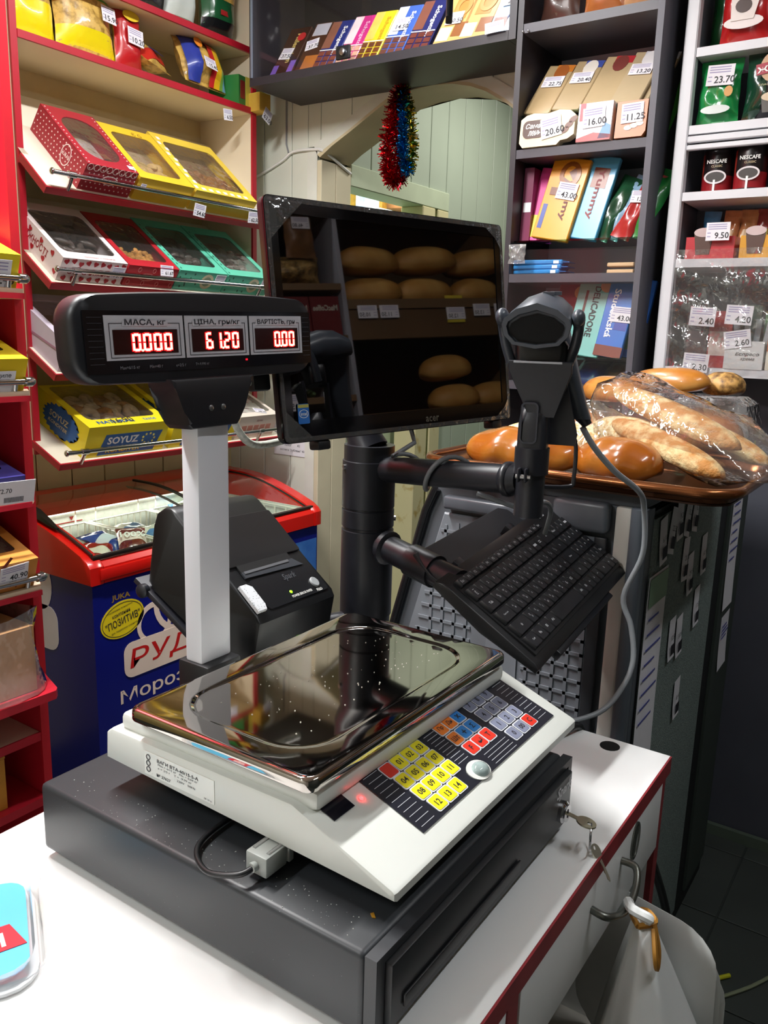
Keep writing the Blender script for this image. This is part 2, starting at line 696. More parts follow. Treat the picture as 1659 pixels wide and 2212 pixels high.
fr_ = E('upright_fridge', 'white appliance top seen through the doorway under the gilt picture', 'fridge', Tr(3.50, 2.28, 0))
P(fr_, 'cabinet', box(-0.35, 0.3, -0.1, 0.20, 0, 1.945, 0.015), WHITE)
P(fr_, 'door', box(-0.35, 0.3, -0.125, -0.105, 0.05, 1.92, 0.01), WHITE)
P(fr_, 'handle', box(-0.32, -0.30, -0.15, -0.126, 1.2, 1.6, 0.004), STEEL)
# thin wires tacked to the wall
T('wall_cable', 'thin white cable tacked across the pale boards beside the arch', 'cable', tube(smooth_path([(2.385, 2.30, 1.93), (2.385, 2.19, 1.955), (2.385, 2.08, 1.995), (2.385, 2.03, 2.02), (2.385, 1.935, 2.02), (2.40, 1.90, 2.01), (2.55, 1.90, 1.965)], 4), 0.005, 6), WHITE)
T('wall_cable', 'thin grey wire running down from under the chocolate cabinet', 'cable', tube([(2.388, 2.065, 2.19), (2.388, 2.065, 2.05), (2.388, 2.055, 2.02)], 0.003, 6), mat('#8f9094', 0.5))
pp = E('price_list', 'white price list sheet taped to the pale boards behind the monitor', 'paper', frame((XB - 0.0095, 2.035, 1.03), (0, -1, 0), (0, 0, 1), (-1, 0, 0)))
P(pp, 'sheet', box(-0.085, 0.10, -0.085, 0.12, 0, 0.001), PAPER)
for i, (s_, yy) in enumerate((('Тюб', 0.10), ('тем', 0.06), ('тесто', 0.02), ('тем', -0.02), ('1000г      41', -0.045), ('котлета "рублена" 40', -0.065))):
    pt(pp, 'print_line', s_, 0.011, INK, Tr(-0.045 if len(s_) < 6 else 0.005, yy, 0.0015))
# ================================================================== counter
TOP = 0.85
cw = mat('#f3f4f3', 0.35, n=(2, 0.03))
c = E('counter', 'white laminate shop counter with worn dark red edging', 'counter', Tr(0, 0, 0))
redge = mat('#8c2a30', 0.5, n=(25, 0.25))
P(c, 'top', box(-1.0, 1.108, 0.252, 0.816, 0.826, TOP), cw)
P(c, 'edge_band', box(-1.0, 1.109, 0.2495, 0.252, 0.826, TOP), redge)
P(c, 'edge_band', box(1.108, 1.1095, 0.252, 0.816, 0.826, TOP), cw)
P(c, 'side_panel', box(1.086, 1.106, 0.262, 0.81, 0, 0.826), cw)
P(c, 'edge_band', box(1.086, 1.1065, 0.254, 0.262, 0, 0.826), redge)
P(c, 'divider_panel', box(0.60, 0.622, 0.275, 0.80, 0, 0.826), cw)
P(c, 'edge_band', box(0.60, 0.6225, 0.2515, 0.275, 0, 0.826), redge)
P(c, 'back_panel', box(-0.98, 1.086, 0.795, 0.81, 0, 0.826), cw)
d = P(c, 'drawer', box(0.628, 1.083, 0.2515, 0.2675, 0.722, 0.824, 0.001), cw)
P(d, 'drawer_box', box(0.64, 1.07, 0.279, 0.70, 0.735, 0.80), mat('#cfc8b8', 0.6))
hm = mat('#7d7f78', 0.35, 0.9, n=(30, 0.2))
P(d, 'handle', tube(smooth_path([(0.917, 0.2515, 0.795), (0.917, 0.234, 0.793), (0.898, 0.226, 0.784), (0.866, 0.223, 0.778), (0.835, 0.226, 0.782), (0.816, 0.235, 0.788), (0.816, 0.2515, 0.790)], 5), 0.0045, 8), hm)
P(d, 'finger_plate', joined([(ringprism(ell(0.016, 0.026), ell(0.013, 0.022), 0, 0.002), I4), (box(-0.003, 0.003, -0.02, 0.02, 0, 0.002), Rz(-12)), (box(-0.009, -0.006, -0.016, 0.016, 0, 0.002), Rz(-12))]), hm, Tr(0.968, 0.2515, 0.795) @ FRONT)
P(c, 'door', box(0.10, 0.597, 0.2515, 0.2675, 0.06, 0.824, 0.001), cw)
P(c, 'lock', lathe([(0.008, 0), (0.008, 0.004), (0.004, 0.005)], 12), STEEL, Tr(0.612, 0.2515, 0.76) @ Rx(90))
P(c, 'inner_shelf', box(0.622, 1.086, 0.30, 0.795, 0.38, 0.398), mat('#d8d2c6', 0.5))
P(c, 'cable_hole', lathe([(0.014, 0), (0.014, 0.001), (0.009, 0.0012)], 16), mat('#101010', 0.5), Tr(1.085, 0.33, TOP))

# coin tray in the corner
M0 = frame((0.326, 0.682, TOP + 0.001), (0.86, -0.51, 0), (0.51, 0.86, 0), (0, 0, 1))
ct = E('coin_tray', 'clear plastic coin tray with a blue and red print', 'coin tray', M0)
clr = film(refl=1.6, bump=None, clear=0.93, haze=0.08)
P(ct, 'body', loft([[(x, y, z) for x, y in rrect(w_, h_, 0.03)] for w_, h_, z in ((0.155, 0.155, 0), (0.16, 0.16, 0.014), (0.165, 0.165, 0.016), (0.165, 0.165, 0.020), (0.145, 0.145, 0.021), (0.14, 0.14, 0.012))]), clr)
P(ct, 'base_plate', prism(rrect(0.15, 0.15, 0.028), 0.001, 0.004), mat('#dfe4e8', 0.3))
P(ct, 'printed_card', prism(rrect(0.135, 0.135, 0.02), 0.0125, 0.0135), mat('#5fb4dc', 0.25))
P(ct, 'printed_band', prism([(0.066, -0.03), (-0.066, -0.052), (-0.066, -0.014), (0.052, 0.002)], 0.0137, 0.0142), mat('#c4303c', 0.3))
pt(ct, 'lettering', 'НОВ', 0.020, WHITE, Tr(0.022, -0.022, 0.0146) @ Rz(188), bold=0.03)
pt(ct, 'lettering', '& CO', 0.014, WHITE, Tr(-0.035, -0.030, 0.0146) @ Rz(188), bold=0.02)

# ================================================================== cash drawer
M0 = Tr(0.465, 0.306, TOP)
cd = E('cash_drawer', 'dark grey metal cash drawer under the scale', 'cash drawer', M0)
dm = specks('#2b2e32', '#7d8388', 130, 0.035, 0.42)
P(cd, 'body', box(0, 0.402, 0.012, 0.437, 0.009, 0.087, 0.006, 3), dm)
P(cd, 'front_frame', ringprism([(0, 0.009), (0.402, 0.009), (0.402, 0.087), (0, 0.087)], [(0.012, 0.014), (0.392, 0.014), (0.392, 0.079), (0.012, 0.079)], 0.0, 0.0115, 'y'), mat('#2b2d31', 0.45))
fp = P(cd, 'drawer_front', box(0.014, 0.390, -0.006, 0.011, 0.016, 0.077, 0.002), mat('#26282b', 0.45, n=(50, 0.1)))
P(cd, 'pull_lip', box(0.03, 0.25, -0.009, -0.0065, 0.028, 0.040, 0.001), mat('#1c1d20', 0.4))
pt(fp, 'lettering', 'Spark', 0.017, mat('#d6d6d8', 0.5), Tr(0.366, -0.0068, 0.064) @ FRONT, bold=0.02, shear=0.3)
lk = P(cd, 'lock', lathe([(0.0125, 0), (0.0125, 0.004), (0.010, 0.006), (0.010, 0.008)], 20), CHROME, Tr(0.363, -0.006, 0.038) @ Rx(90))
P(lk, 'keyway', box(-0.0012, 0.0012, -0.005, 0.005, 0.0081, 0.0086), BLACK)
for x_ in (0.03, 0.37):
    for y_ in (0.04, 0.40):
        P(cd, 'foot', lathe([(0.012, 0), (0.013, 0.004), (0.011, 0.0092)], 12), BLACK, Tr(x_, y_, 0))

# keys
km = mat('#a8a48c', 0.3, 0.9)


def key_mesh():
    return joined([(prism(ell(0.012, 0.0095), -0.0009, 0.0009), I4), (prism([(0.010, 0.003), (0.040, 0.0022), (0.045, 0), (0.040, -0.0026), (0.034, -0.0014), (0.030, -0.0026), (0.024, -0.0014), (0.010, -0.003)], -0.0009, 0.0009), I4)])


k1 = E('key', 'small brass key standing in the cash drawer lock', 'key', Tr(0.8282, 0.2918, 0.888) @ Rz(-90) @ Ry(8))
P(k1, 'blade', prism([(-0.008, 0.0025), (0.012, 0.0025), (0.012, -0.0025), (-0.008, -0.0025)], -0.0009, 0.0009), km)
P(k1, 'bow', ringprism(ell(0.0115, 0.0095, 20, 0.022), ell(0.0030, 0.0030, 20, 0.026), -0.001, 0.001), km)
T('key_ring', 'thin wire ring hanging from the key in the cash drawer', 'key ring', tube([(0.016 * math.cos(a), 0, 0.016 * math.sin(a)) for a in [2 * PI * i / 28 for i in range(28)]], 0.0008, 6, True), CHROME, Tr(0.8285, 0.2640, 0.8690) @ Rz(20))
k2 = E('key', 'second small key dangling from the wire ring', 'key', frame((0.8275, 0.2555, 0.8545), (-0.10, -0.58, -0.81), (0.98, -0.20, 0.02), (-0.17, -0.79, 0.59)) @ Matrix.Scale(0.75, 4))
P(k2, 'bow', ringprism(ell(0.012, 0.0095), ell(0.003, 0.003, 24, -0.006), -0.0009, 0.0009), mat('#c9c7b4', 0.3, 0.8))
P(k2, 'blade', prism([(0.011, 0.003), (0.040, 0.0022), (0.045, 0), (0.040, -0.0026), (0.034, -0.0014), (0.030, -0.0026), (0.024, -0.0014), (0.011, -0.003)], -0.0009, 0.0009), mat('#c9c7b4', 0.3, 0.8))
# ================================================================== scale with display on a column
M0 = Tr(0.505, 0.317, 0.937)
s_ = E('shop_scale', 'white shop scale with steel pan, keypad and display on a tall column', 'scale', M0)
bodym = mat('#d9dcd6', 0.38, n=(3, 0.03))
prof = [(0, 0.022), (0, 0.030), (0.003, 0.0325), (0.106, 0.0695), (0.112, 0.0715), (0.356, 0.068), (0.364, 0.062), (0.366, 0.032)]
P(s_, 'body', prism(prof, 0.0, 0.395, 'x', 0.004, 2), bodym)
P(s_, 'base_plate', box(0.03, 0.365, 0.03, 0.34, 0.017, 0.030), mat('#23252a', 0.5))
P(s_, 'pan_support', box(0.008, 0.374, 0.088, 0.350, 0.066, 0.0855, 0.006, 2), bodym)
for x_ in (0.05, 0.345):
    for y_ in (0.05, 0.31):
        P(s_, 'foot', lathe([(0.016, 0), (0.016, 0.006), (0.006, 0.008), (0.006, 0.024)], 14), BLACK, Tr(x_, y_, 0))
# mirror steel pan: rolled edge, broad rim, shallow basin
mir = mat('#b8b3ad', 0.045, 1.0, n=(3, 0.05), bump=(4, 0.10, 0.002))
cx_, cy_ = 0.183, 0.203
rings = []
for w_, h_, r_, z_ in ((0.372, 0.232, 0.010, 0.0920), (0.377, 0.237, 0.012, 0.0915), (0.378, 0.238, 0.013, 0.0925), (0.378, 0.238, 0.013, 0.0985), (0.377, 0.237, 0.0125, 0.1015), (0.3745, 0.2345, 0.012, 0.1033), (0.370, 0.230, 0.011, 0.1042), (0.366, 0.226, 0.011, 0.1043), (0.364, 0.224, 0.011, 0.1043), (0.322, 0.182, 0.051, 0.1039), (0.320, 0.180, 0.051, 0.1038), (0.318, 0.178, 0.050, 0.1035), (0.314, 0.174, 0.049, 0.1024), (0.312, 0.172, 0.048, 0.1021), (0.309, 0.169, 0.047, 0.1020), (0.300, 0.160, 0.045, 0.1020), (0.02, 0.01, 0.004, 0.1019)):
    rings.append([(x_, y_, z_) for x_, y_ in rrect(w_, h_, r_, 6, cx_, cy_)])
P(s_, 'pan', loft(rings), mir)
# type plate on the flank
plate = P(s_, 'type_plate', box(-0.0008, 0.0, 0.205, 0.303, 0.036, 0.061), mat('#eceee8', 0.4))
SM = lambda y_, z_: Tr(-0.0012, y_, z_) @ SIDE
pt(plate, 'lettering', 'ВАГИ ВТА-60/15-5-А', 0.0036, INK, SM(0.255, 0.0555), w=0.058, bold=0.01)
pt(plate, 'lettering', 'Max = 6/15 кг   Min = 0,04 кг', 0.0024, INK, SM(0.255, 0.0515), w=0.056)
pt(plate, 'lettering', 'e = 2/5 г    T = -9,99 кг', 0.0024, INK, SM(0.259, 0.0478), w=0.048)
pt(plate, 'lettering', '220V   50Hz', 0.0022, INK, SM(0.243, 0.0438), w=0.026)
pt(plate, 'lettering', '№ 27627', 0.0032, INK, SM(0.275, 0.0400), w=0.02, bold=0.01)
pt(plate, 'lettering', '20 10 р.', 0.0022, INK, SM(0.213, 0.0385), w=0.011)
for i_, z_ in enumerate((0.0555, 0.0490, 0.0425)):
    P(plate, 'approval_mark', ringprism(ell(0.0030, 0.0030, 14), ell(0.0023, 0.0023, 14), 0, 0.0003), INK, SM(0.297, z_))
# keypad
KP = Tr(0, 0, 0.0315) @ Rx(19.75)
kb_ = P(s_, 'keypad_sheet', box(0.076, 0.371, 0.021, 0.105, 0.0005, 0.0012), mat('#1b1d27', 0.35), KP)
for lx, lw, n_, y0, dy in ((0.080, 0.022, 11, 0.026, 0.007), (0.186, 0.020, 11, 0.049, 0.005), (0.345, 0.021, 11, 0.030, 0.0065), (0.225, 0.050, 4, 0.024, 0.005)):
    P(kb_, 'printed_lines', boxes([(lx, lx + lw, y0 + k_ * dy, y0 + 0.0005 + k_ * dy, 0.0013, 0.0016) for k_ in range(n_)]), mat('#c9cbd2', 0.5))
kmesh = prism(rrect(0.0158, 0.0152, 0.002, 3), 0.0013, 0.0024)
kback = prism(rrect(0.0182, 0.0178, 0.0022, 3), 0.0012, 0.0019)
yel, rd, blu, org, gry, lgt = mat('#eee11a', 0.4), mat('#d2301f', 0.4), mat('#2f86d6', 0.4), mat('#f0812a', 0.4), mat('#7d8298', 0.4), mat('#dfe2ea', 0.4)
keys = [('', 0.1125, 0.0884, rd)]
n_ = 1
for row, (x0, y_, cnt) in enumerate(((0.1315, 0.0890, 3), (0.1150, 0.0706, 4), (0.1172, 0.0520, 4), (0.1200, 0.0335, 3))):
    for k_ in range(cnt):
        keys.append(('%02d' % n_, x0 + k_ * 0.0187, y_, yel))
        n_ += 1
keys += [('Пр', 0.2160, 0.0915, org), ('Дн', 0.2343, 0.0915, org), ('×', 0.2526, 0.0915, blu), ('Шт', 0.2180, 0.0728, org), ('+', 0.2365, 0.0728, blu), ('Σ', 0.2550, 0.0728, blu), ('F', 0.2215, 0.0541, rd), ('↵', 0.2402, 0.0541, rd), ('T', 0.2590, 0.0541, rd)]
dg = [('7', '8', '9'), ('4', '5', '6'), ('1', '2', '3'), ('0', '00', 'C')]
for j_, r_ in enumerate(dg):
    for k_, t_ in enumerate(r_):
        keys.append((t_, 0.2830 + j_ * 0.0025 + k_ * 0.0200, 0.0940 - j_ * 0.0193, rd if t_ == 'C' else gry))
for t_, x_, y_, m_ in keys:
    kk = P(s_, 'key', kmesh, m_, KP @ Tr(x_, y_, 0))
    P(kk, 'key_surround', kback, lgt)
    if t_:
        P(kk, 'legend', text(t_, 0.0066, None, 0.01), INK, Tr(0, 0, 0.0027))
P(s_, 'indicator_window', box(0.0175, 0.0475, 0.081, 0.0985, 0.0004, 0.0012), mat('#10121c', 0.12), KP)
P(s_, 'status_lamp', ellipsoid(0.0022, 0.0022, 0.0015, 10, 6), mat('#ff2020', 0.3, emit=14), KP @ Tr(0.060, 0.083, 0.0012))
P(s_, 'level_surround', prism(ell(0.0165, 0.0125, 24), 0.0010, 0.0022), bodym, KP @ Tr(0.198, 0.031, 0))
P(s_, 'level_bubble', ellipsoid(0.0115, 0.0095, 0.0065, 18, 8), mat('#9fb0ae', 0.06, ior=1.6, n=(80, 0.3)), KP @ Tr(0.200, 0.030, 0.002))
# column and display
P(s_, 'column_foot', box(0.153, 0.211, 0.372, 0.424, 0.030, 0.079, 0.004), BLACK)
P(s_, 'column', box(0.157, 0.207, 0.386, 0.414, 0.078, 0.385, 0.003, 2), mat('#dcdee4', 0.33, n=(3, 0.03)))
HM = Tr(0.1975, 0.400, 0.4683) @ Rz(-3.4) @ Ry(-1.6) @ Rx(-3)     # display head, faces -Y
dk = mat('#1a1b20', 0.40, n=(80, 0.08))
W_, H0 = 0.346, 0.088


def crown(pts, k):
    out = []
    for (x_, z_) in pts:
        t_ = 1 - (x_ / (W_ / 2)) ** 2
        out.append((x_ * k, (z_ + (0.006 * t_ if z_ > 0 else -0.003 * t_)) * k))
    return out


head_rings = []
N_ = 20
top_e = [(-W_ / 2 + 0.026 + (W_ - 0.052) * i_ / N_) for i_ in range(N_ + 1)]
for (k_, y_) in ((0.93, 0.028), (0.99, 0.020), (1.0, 0.012), (1.0, -0.004), (0.99, -0.010), (0.965, -0.0135), (0.90, -0.0140)):
    pts_ = [(W_ / 2 - 0.026 + 0.026 * math.cos(R(15 * i_)), H0 / 2 - 0.026 + 0.026 * math.sin(R(15 * i_))) for i_ in range(6)]
    pts_ += [(x_, H0 / 2) for x_ in top_e[::-1]]
    pts_ += [(-W_ / 2 + 0.026 + 0.026 * math.cos(R(90 + 15 * i_)), H0 / 2 - 0.026 + 0.026 * math.sin(R(90 + 15 * i_))) for i_ in range(1, 7)]
    pts_ += [(-W_ / 2 + 0.026 + 0.026 * math.cos(R(180 + 15 * i_)), -H0 / 2 + 0.026 + 0.026 * math.sin(R(180 + 15 * i_))) for i_ in range(6)]
    pts_ += [(x_, -H0 / 2) for x_ in top_e]
    pts_ += [(W_ / 2 - 0.026 + 0.026 * math.cos(R(270 + 15 * i_)), -H0 / 2 + 0.026 + 0.026 * math.sin(R(270 + 15 * i_))) for i_ in range(1, 6)]
    head_rings.append([(x_, y_, z_) for x_, z_ in crown(pts_, k_)])
P(s_, 'display_head', loft(head_rings), dk, HM @ Tr(-0.017, 0, -0.002))
neck = [(-0.052, -0.036), (-0.047, -0.046), (-0.040, -0.058), (-0.036, -0.072), (-0.034, -0.088), (-0.030, -0.093), (0.026, -0.093), (0.030, -0.088), (0.033, -0.072), (0.038, -0.058), (0.046, -0.046), (0.052, -0.036)]
nk = P(s_, 'neck', prism([(x_ * 1.2 - 0.021, z_ - 0.009) for x_, z_ in neck], -0.022, 0.024, 'y', 0.004, 2), dk, HM)
for x_ in (-0.030, -0.012):
    P(nk, 'screw', lathe([(0.0035, 0), (0.0035, 0.0008), (0.002, 0.0015)], 10), STEEL, Tr(x_, -0.0222, -0.080) @ Rx(90))
P(s_, 'display_window', box(-0.178, 0.148, -0.0152, -0.0142, -0.036, 0.027), mat('#141318', 0.16, n=(5, 0.03)), HM)
gl_ = []
for k_ in range(9):
    z_ = 0.020 - k_ * 0.0058
    gl_ += [(-0.174, -0.1575, -0.0157, -0.0153, z_, z_ + 0.0004), (0.1335, 0.1455, -0.0157, -0.0153, z_, z_ + 0.0004)]
P(s_, 'grille_lines', boxes(gl_), mat('#4b4b55', 0.5), HM)
silver = mat('#c9c7ce', 0.4)
segm = {'0': 'abcdef', '1': 'bc', '2': 'abged', '6': 'acdefg', '8': 'abcdefg'}


def seg_digit(ch, w_, h_, t_):
    q = []
    hw, hh = w_ / 2, h_ / 2
    for sgm in segm[ch]:
        q.append({'a': (-hw + t_, hw - t_, hh - t_, hh), 'g': (-hw + t_, hw - t_, -t_ / 2, t_ / 2), 'd': (-hw + t_, hw - t_, -hh, -hh + t_),
                  'f': (-hw, -hw + t_, t_ * 0.3, hh - t_ * 0.3), 'b': (hw - t_, hw, t_ * 0.3, hh - t_ * 0.3), 'e': (-hw, -hw + t_, -hh + t_ * 0.3, -t_ * 0.3), 'c': (hw - t_, hw, -hh + t_ * 0.3, -t_ * 0.3)}[sgm])
    return q


led_hot = mat('#ff6a50', 0.4, emit=9)
led_halo = mat('#ff0a14', 0.4, emit=2.2)
led_off = mat('#2c0808', 0.25)
for (x0, x1, title, val, right) in ((-0.155, -0.056, 'МАСА, кг', '0.000', -0.0785), (-0.0535, 0.0397, 'ЦІНА, грн/кг', '61.20', 0.0180), (0.0426, 0.1315, 'ВАРТІСТЬ, грн', '0.00', 0.1115)):
    xc = (x0 + x1) / 2
    pn = P(s_, 'readout_panel', box(x0, x1, -0.0160, -0.0153, -0.0230, 0.0222), silver, HM)
    ww = x1 - x0
    fx0, fx1 = x0 + ww * 0.05, x1 - ww * 0.05
    P(pn, 'printed_frame', ringprism([(fx0, -0.0205), (fx1, -0.0205), (fx1, 0.0145), (fx0, 0.0145)], [(fx0 + 0.0006, -0.0199), (fx1 - 0.0006, -0.0199), (fx1 - 0.0006, 0.0139), (fx0 + 0.0006, 0.0139)], -0.0164, -0.0161, 'y'), INK)
    P(pn, 'title_ground', box(xc - ww * (0.29 if len(title) < 9 else 0.39), xc + ww * (0.29 if len(title) < 9 else 0.39), -0.0166, -0.0162, 0.0112, 0.0170), silver)
    pt(pn, 'lettering', title, 0.0072, INK, Tr(xc, -0.0169, 0.0150) @ FRONT, w=ww * (0.52 if len(title) < 9 else 0.72), bold=0.015)
    P(pn, 'readout_window', box(x0 + ww * 0.09, x1 - ww * 0.09, -0.0166, -0.0162, -0.0170, 0.0078), led_off)
    x_ = right
    pitch_ = 0.0134 if ww > 0.095 else (0.0130 if ww > 0.09 else 0.0125)
    dw, dh, dt = pitch_ * 0.76, 0.0182, pitch_ * 0.19
    for ch in val[::-1]:
        if ch == '.':
            dx = x_ + pitch_ * 0.5
            o_ = P(pn, 'decimal_point', box(dx - 0.001, dx + 0.001, -0.0176, -0.0174, -0.0146, -0.0124), led_hot)
            continue
        q = seg_digit(ch, dw, dh, dt)
        dgt = P(pn, 'digit', boxes([(a, b, -0.0176, -0.0174, c_, d_) for a, b, c_, d_ in q]), led_hot, Tr(x_, 0, -0.0052))
        g_ = dt * 0.35
        P(pn, 'digit_halo', boxes([(a - g_, b + g_, -0.0171, -0.0169, c_ - g_, d_ + g_) for a, b, c_, d_ in q]), led_halo, Tr(x_, 0, -0.0052))  # red halo of the lit segments, imitated by a larger glowing layer
        x_ -= pitch_
for s2, x_ in (('Max=6/15 кг', -0.128), ('Min=40 г', -0.095), ('e=2/5 г', -0.062), ('T=-9,990 кг', -0.032)):
    pt(s_, 'lettering', s2, 0.0032, mat('#8a8a90', 0.5), HM @ Tr(x_, -0.0156, -0.0305) @ FRONT)
P(s_, 'status_lamp', box(0.034, 0.037, -0.0156, -0.0152, -0.0290, -0.0270), mat('#d01020', 0.3, emit=1.5), HM)
# serial plug and its lead
sp = E('serial_plug', 'grey serial plug with black lead under the flank of the scale', 'cable plug', Tr(0.492, 0.447, 0.952) @ Matrix.Scale(0.82, 4))
P(sp, 'shell', box(-0.012, 0.022, -0.013, 0.017, -0.011, 0.013, 0.002), mat('#9ba09c', 0.45))
P(sp, 'shell_step', box(0.022, 0.030, -0.016, 0.020, -0.008, 0.012, 0.001), mat('#8a8f8b', 0.45))
for y_ in (-0.008, 0.012):
    P(sp, 'screw', tube([(-0.004, y_, 0.0125), (0.018, y_, 0.0125)], 0.0025, 8), STEEL)
P(sp, 'strain_relief', tube([(-0.010, 0.002, 0), (-0.018, 0.003, 0)], 0.0055, 10), mat('#9ba09c', 0.45))
P(sp, 'lead', tube(smooth_path([(-0.012, 0.002, 0.0), (-0.030, 0.010, -0.004), (-0.040, 0.045, -0.0105), (-0.026, 0.078, -0.0115), (0.0, 0.095, -0.0115), (0.05, 0.10, -0.0115), (0.12, 0.09, -0.0115)], 6), 0.0034, 8), BLACK)
# ================================================================== pole with arms
pm = mat('#1d1e24', 0.36, n=(90, 0.1))
PX, PY = 1.028, 0.72
po = E('pole_mount', 'black pole mount with arms for monitor, scanner, keyboard and printer', 'pole mount', Tr(PX, PY, TOP))
P(po, 'base_plate', lathe([(0.075, 0), (0.075, 0.006), (0.045, 0.010), (0.045, 0.03)], 28), pm)
P(po, 'pole', lathe([(0.0385, 0.008), (0.0385, 0.398)], 32), pm)
for z0, z1 in ((0.130, 0.268), (0.272, 0.300), (0.302, 0.375)):
    P(po, 'collar', lathe([(0.0385, z0), (0.0405, z0 + 0.001), (0.0405, z1 - 0.001), (0.0385, z1)], 32), pm)
for z_, a_ in ((0.285, -60), (0.365, 150), (0.21, 20)):
    P(po, 'screw', lathe([(0.004, 0), (0.004, 0.003), (0.002, 0.0035)], 8), STEEL, Rz(a_) @ Tr(0.0402, 0, z_) @ Ry(90))
# upper arm to the scanner stand
J = Vector((0.985 - PX, 0.435 - PY, 1.233 - TOP))
A0 = Vector((0, 0, 0.362))
dirv = (J - A0).normalized()
arm = P(po, 'scanner_arm', tube([A0, A0 + dirv * 0.06, J - dirv * 0.035], [0.0195, 0.0195, 0.0195], 20), pm)
P(arm, 'end_ring', tube([J - dirv * 0.040, J - dirv * 0.036, J - dirv * 0.030, J - dirv * 0.026], [0.0195, 0.0235, 0.0235, 0.019], 20), pm)
P(arm, 'end_ring', tube([J - dirv * 0.026, J - dirv * 0.016], [0.021, 0.016], 20), pm)
vt = P(po, 'stand_tube', tube([J + Vector((0, 0, -0.046)), J + Vector((0, 0, 0.026))], 0.0188, 20), pm)
cl = P(po, 'stand_clamp', tube([J + Vector((0, 0, 0.010)), J + Vector((0, 0, 0.044))], 0.0222, 20), pm)
FJ = frame(J, (0.27, -0.963, 0), (0.963, 0.27, 0), (0, 0, 1))  # x across, -y towards the viewer
P(cl, 'clamp_ear', box(-0.013, -0.009, -0.032, -0.018, 0.002, 0.020, 0.002), pm, FJ)
P(cl, 'clamp_ear', box(-0.004, 0.000, -0.032, -0.018, 0.002, 0.020, 0.002), pm, FJ)
P(cl, 'clamp_screw', tube([(-0.015, -0.027, 0.009), (0.004, -0.027, 0.009)], 0.003, 8), STEEL, FJ)
sw = P(po, 'swivel_bracket', loft([[(x_, y_, z_) for x_, y_ in rrect(a_, b_, 0.008, 4, 0.0, c_)] for a_, b_, c_, z_ in ((0.038, 0.034, 0.0, 0.044), (0.037, 0.032, 0.0, 0.075), (0.034, 0.026, 0.002, 0.090), (0.022, 0.016, 0.006, 0.102))]), pm, FJ)
P(sw, 'slot_rim', ringprism(rrect(0.022, 0.052, 0.006, 4, -0.004, 0.076), rrect(0.018, 0.048, 0.005, 4, -0.004, 0.076), -0.0185, -0.015, 'y'), mat('#30323a', 0.3))
P(sw, 'tilt_link', loft([[(x_, y_, z_) for x_, y_ in rrect(0.020, 0.006, 0.002, 2, cx2, cy2)] for cx2, cy2, z_ in ((-0.004, -0.014, 0.070), (-0.002, -0.014, 0.092), (0.006, -0.010, 0.106), (0.012, -0.004, 0.120))]), pm, FJ)
# stand plate and fork that hold the scanner
hp = P(po, 'holder_plate', prism([(-0.038, 0.154), (0.040, 0.154), (0.040, 0.140), (0.022, 0.084), (-0.010, 0.084), (-0.038, 0.142)], -0.002, 0.003, 'y', 0.0008, 1), pm, FJ @ Tr(0.004, 0, 0) @ Rx(6))
P(hp, 'plate_edge', box(-0.032, 0.028, -0.0032, -0.0021, 0.1515, 0.1540), mat('#b7bac2', 0.25, 0.6), I4)
P(po, 'holder_cup', loft([[(x_, y_, z_) for x_, y_ in rrect(a_, 0.030, 0.008, 4, 0.002, 0.012)] for a_, z_ in ((0.060, 0.148), (0.064, 0.156), (0.066, 0.172), (0.058, 0.178))]), mat('#0e0f12', 0.35), FJ)
for sx in (-1, 1):
    fa = P(po, 'fork_arm', tube(smooth_path([(sx * 0.036, 0.010, 0.150), (sx * 0.043, 0.006, 0.172), (sx * 0.0465, 0.000, 0.192), (sx * 0.0465, -0.010, 0.204)], 4), [0.0065] * 10 + [0.0075, 0.008, 0.0085], 10), mat('#34383f', 0.36), FJ)
    P(fa, 'fork_tip', ellipsoid(0.0085, 0.013, 0.0105, 14, 8), mat('#3f444c', 0.33), Tr(sx * 0.0465, -0.013, 0.206))
# keyboard arm
K0 = Vector((0, 0, 0.252))
K1 = Vector((0.985 - PX, 0.53 - PY, 1.075 - TOP))
kd = (K1 - K0).normalized()
ka = P(po, 'keyboard_arm', tube([K0, K1], 0.0205, 20), pm)
P(ka, 'end_ring', tube([K0 + kd * 0.038, K0 + kd * 0.042, K0 + kd * 0.050, K0 + kd * 0.054], [0.0205, 0.0265, 0.0265, 0.0205], 20), pm)
P(ka, 'sleeve', tube([K0 + kd * 0.10, K0 + kd * 0.15], 0.0245, 20), pm)
# printer arm
P(po, 'printer_arm', tube([(0, 0, 0.12), (-0.09, 0.05, 0.115), (-0.16, 0.07, 0.10)], 0.018, 16), pm)
# monitor mount
P(po, 'monitor_neck', tube([(0, 0, 0.39), (0.0, 0.03, 0.44), (0.005, 0.035, 0.58)], [0.03, 0.022, 0.022], 16), pm)
P(po, 'mount_plate', box(-0.05, 0.05, 0.0, 0.006, -0.05, 0.05, 0.002), pm, Tr(0.006, 0.012, 0.58) @ Rz(-12.3) @ Rx(-7))
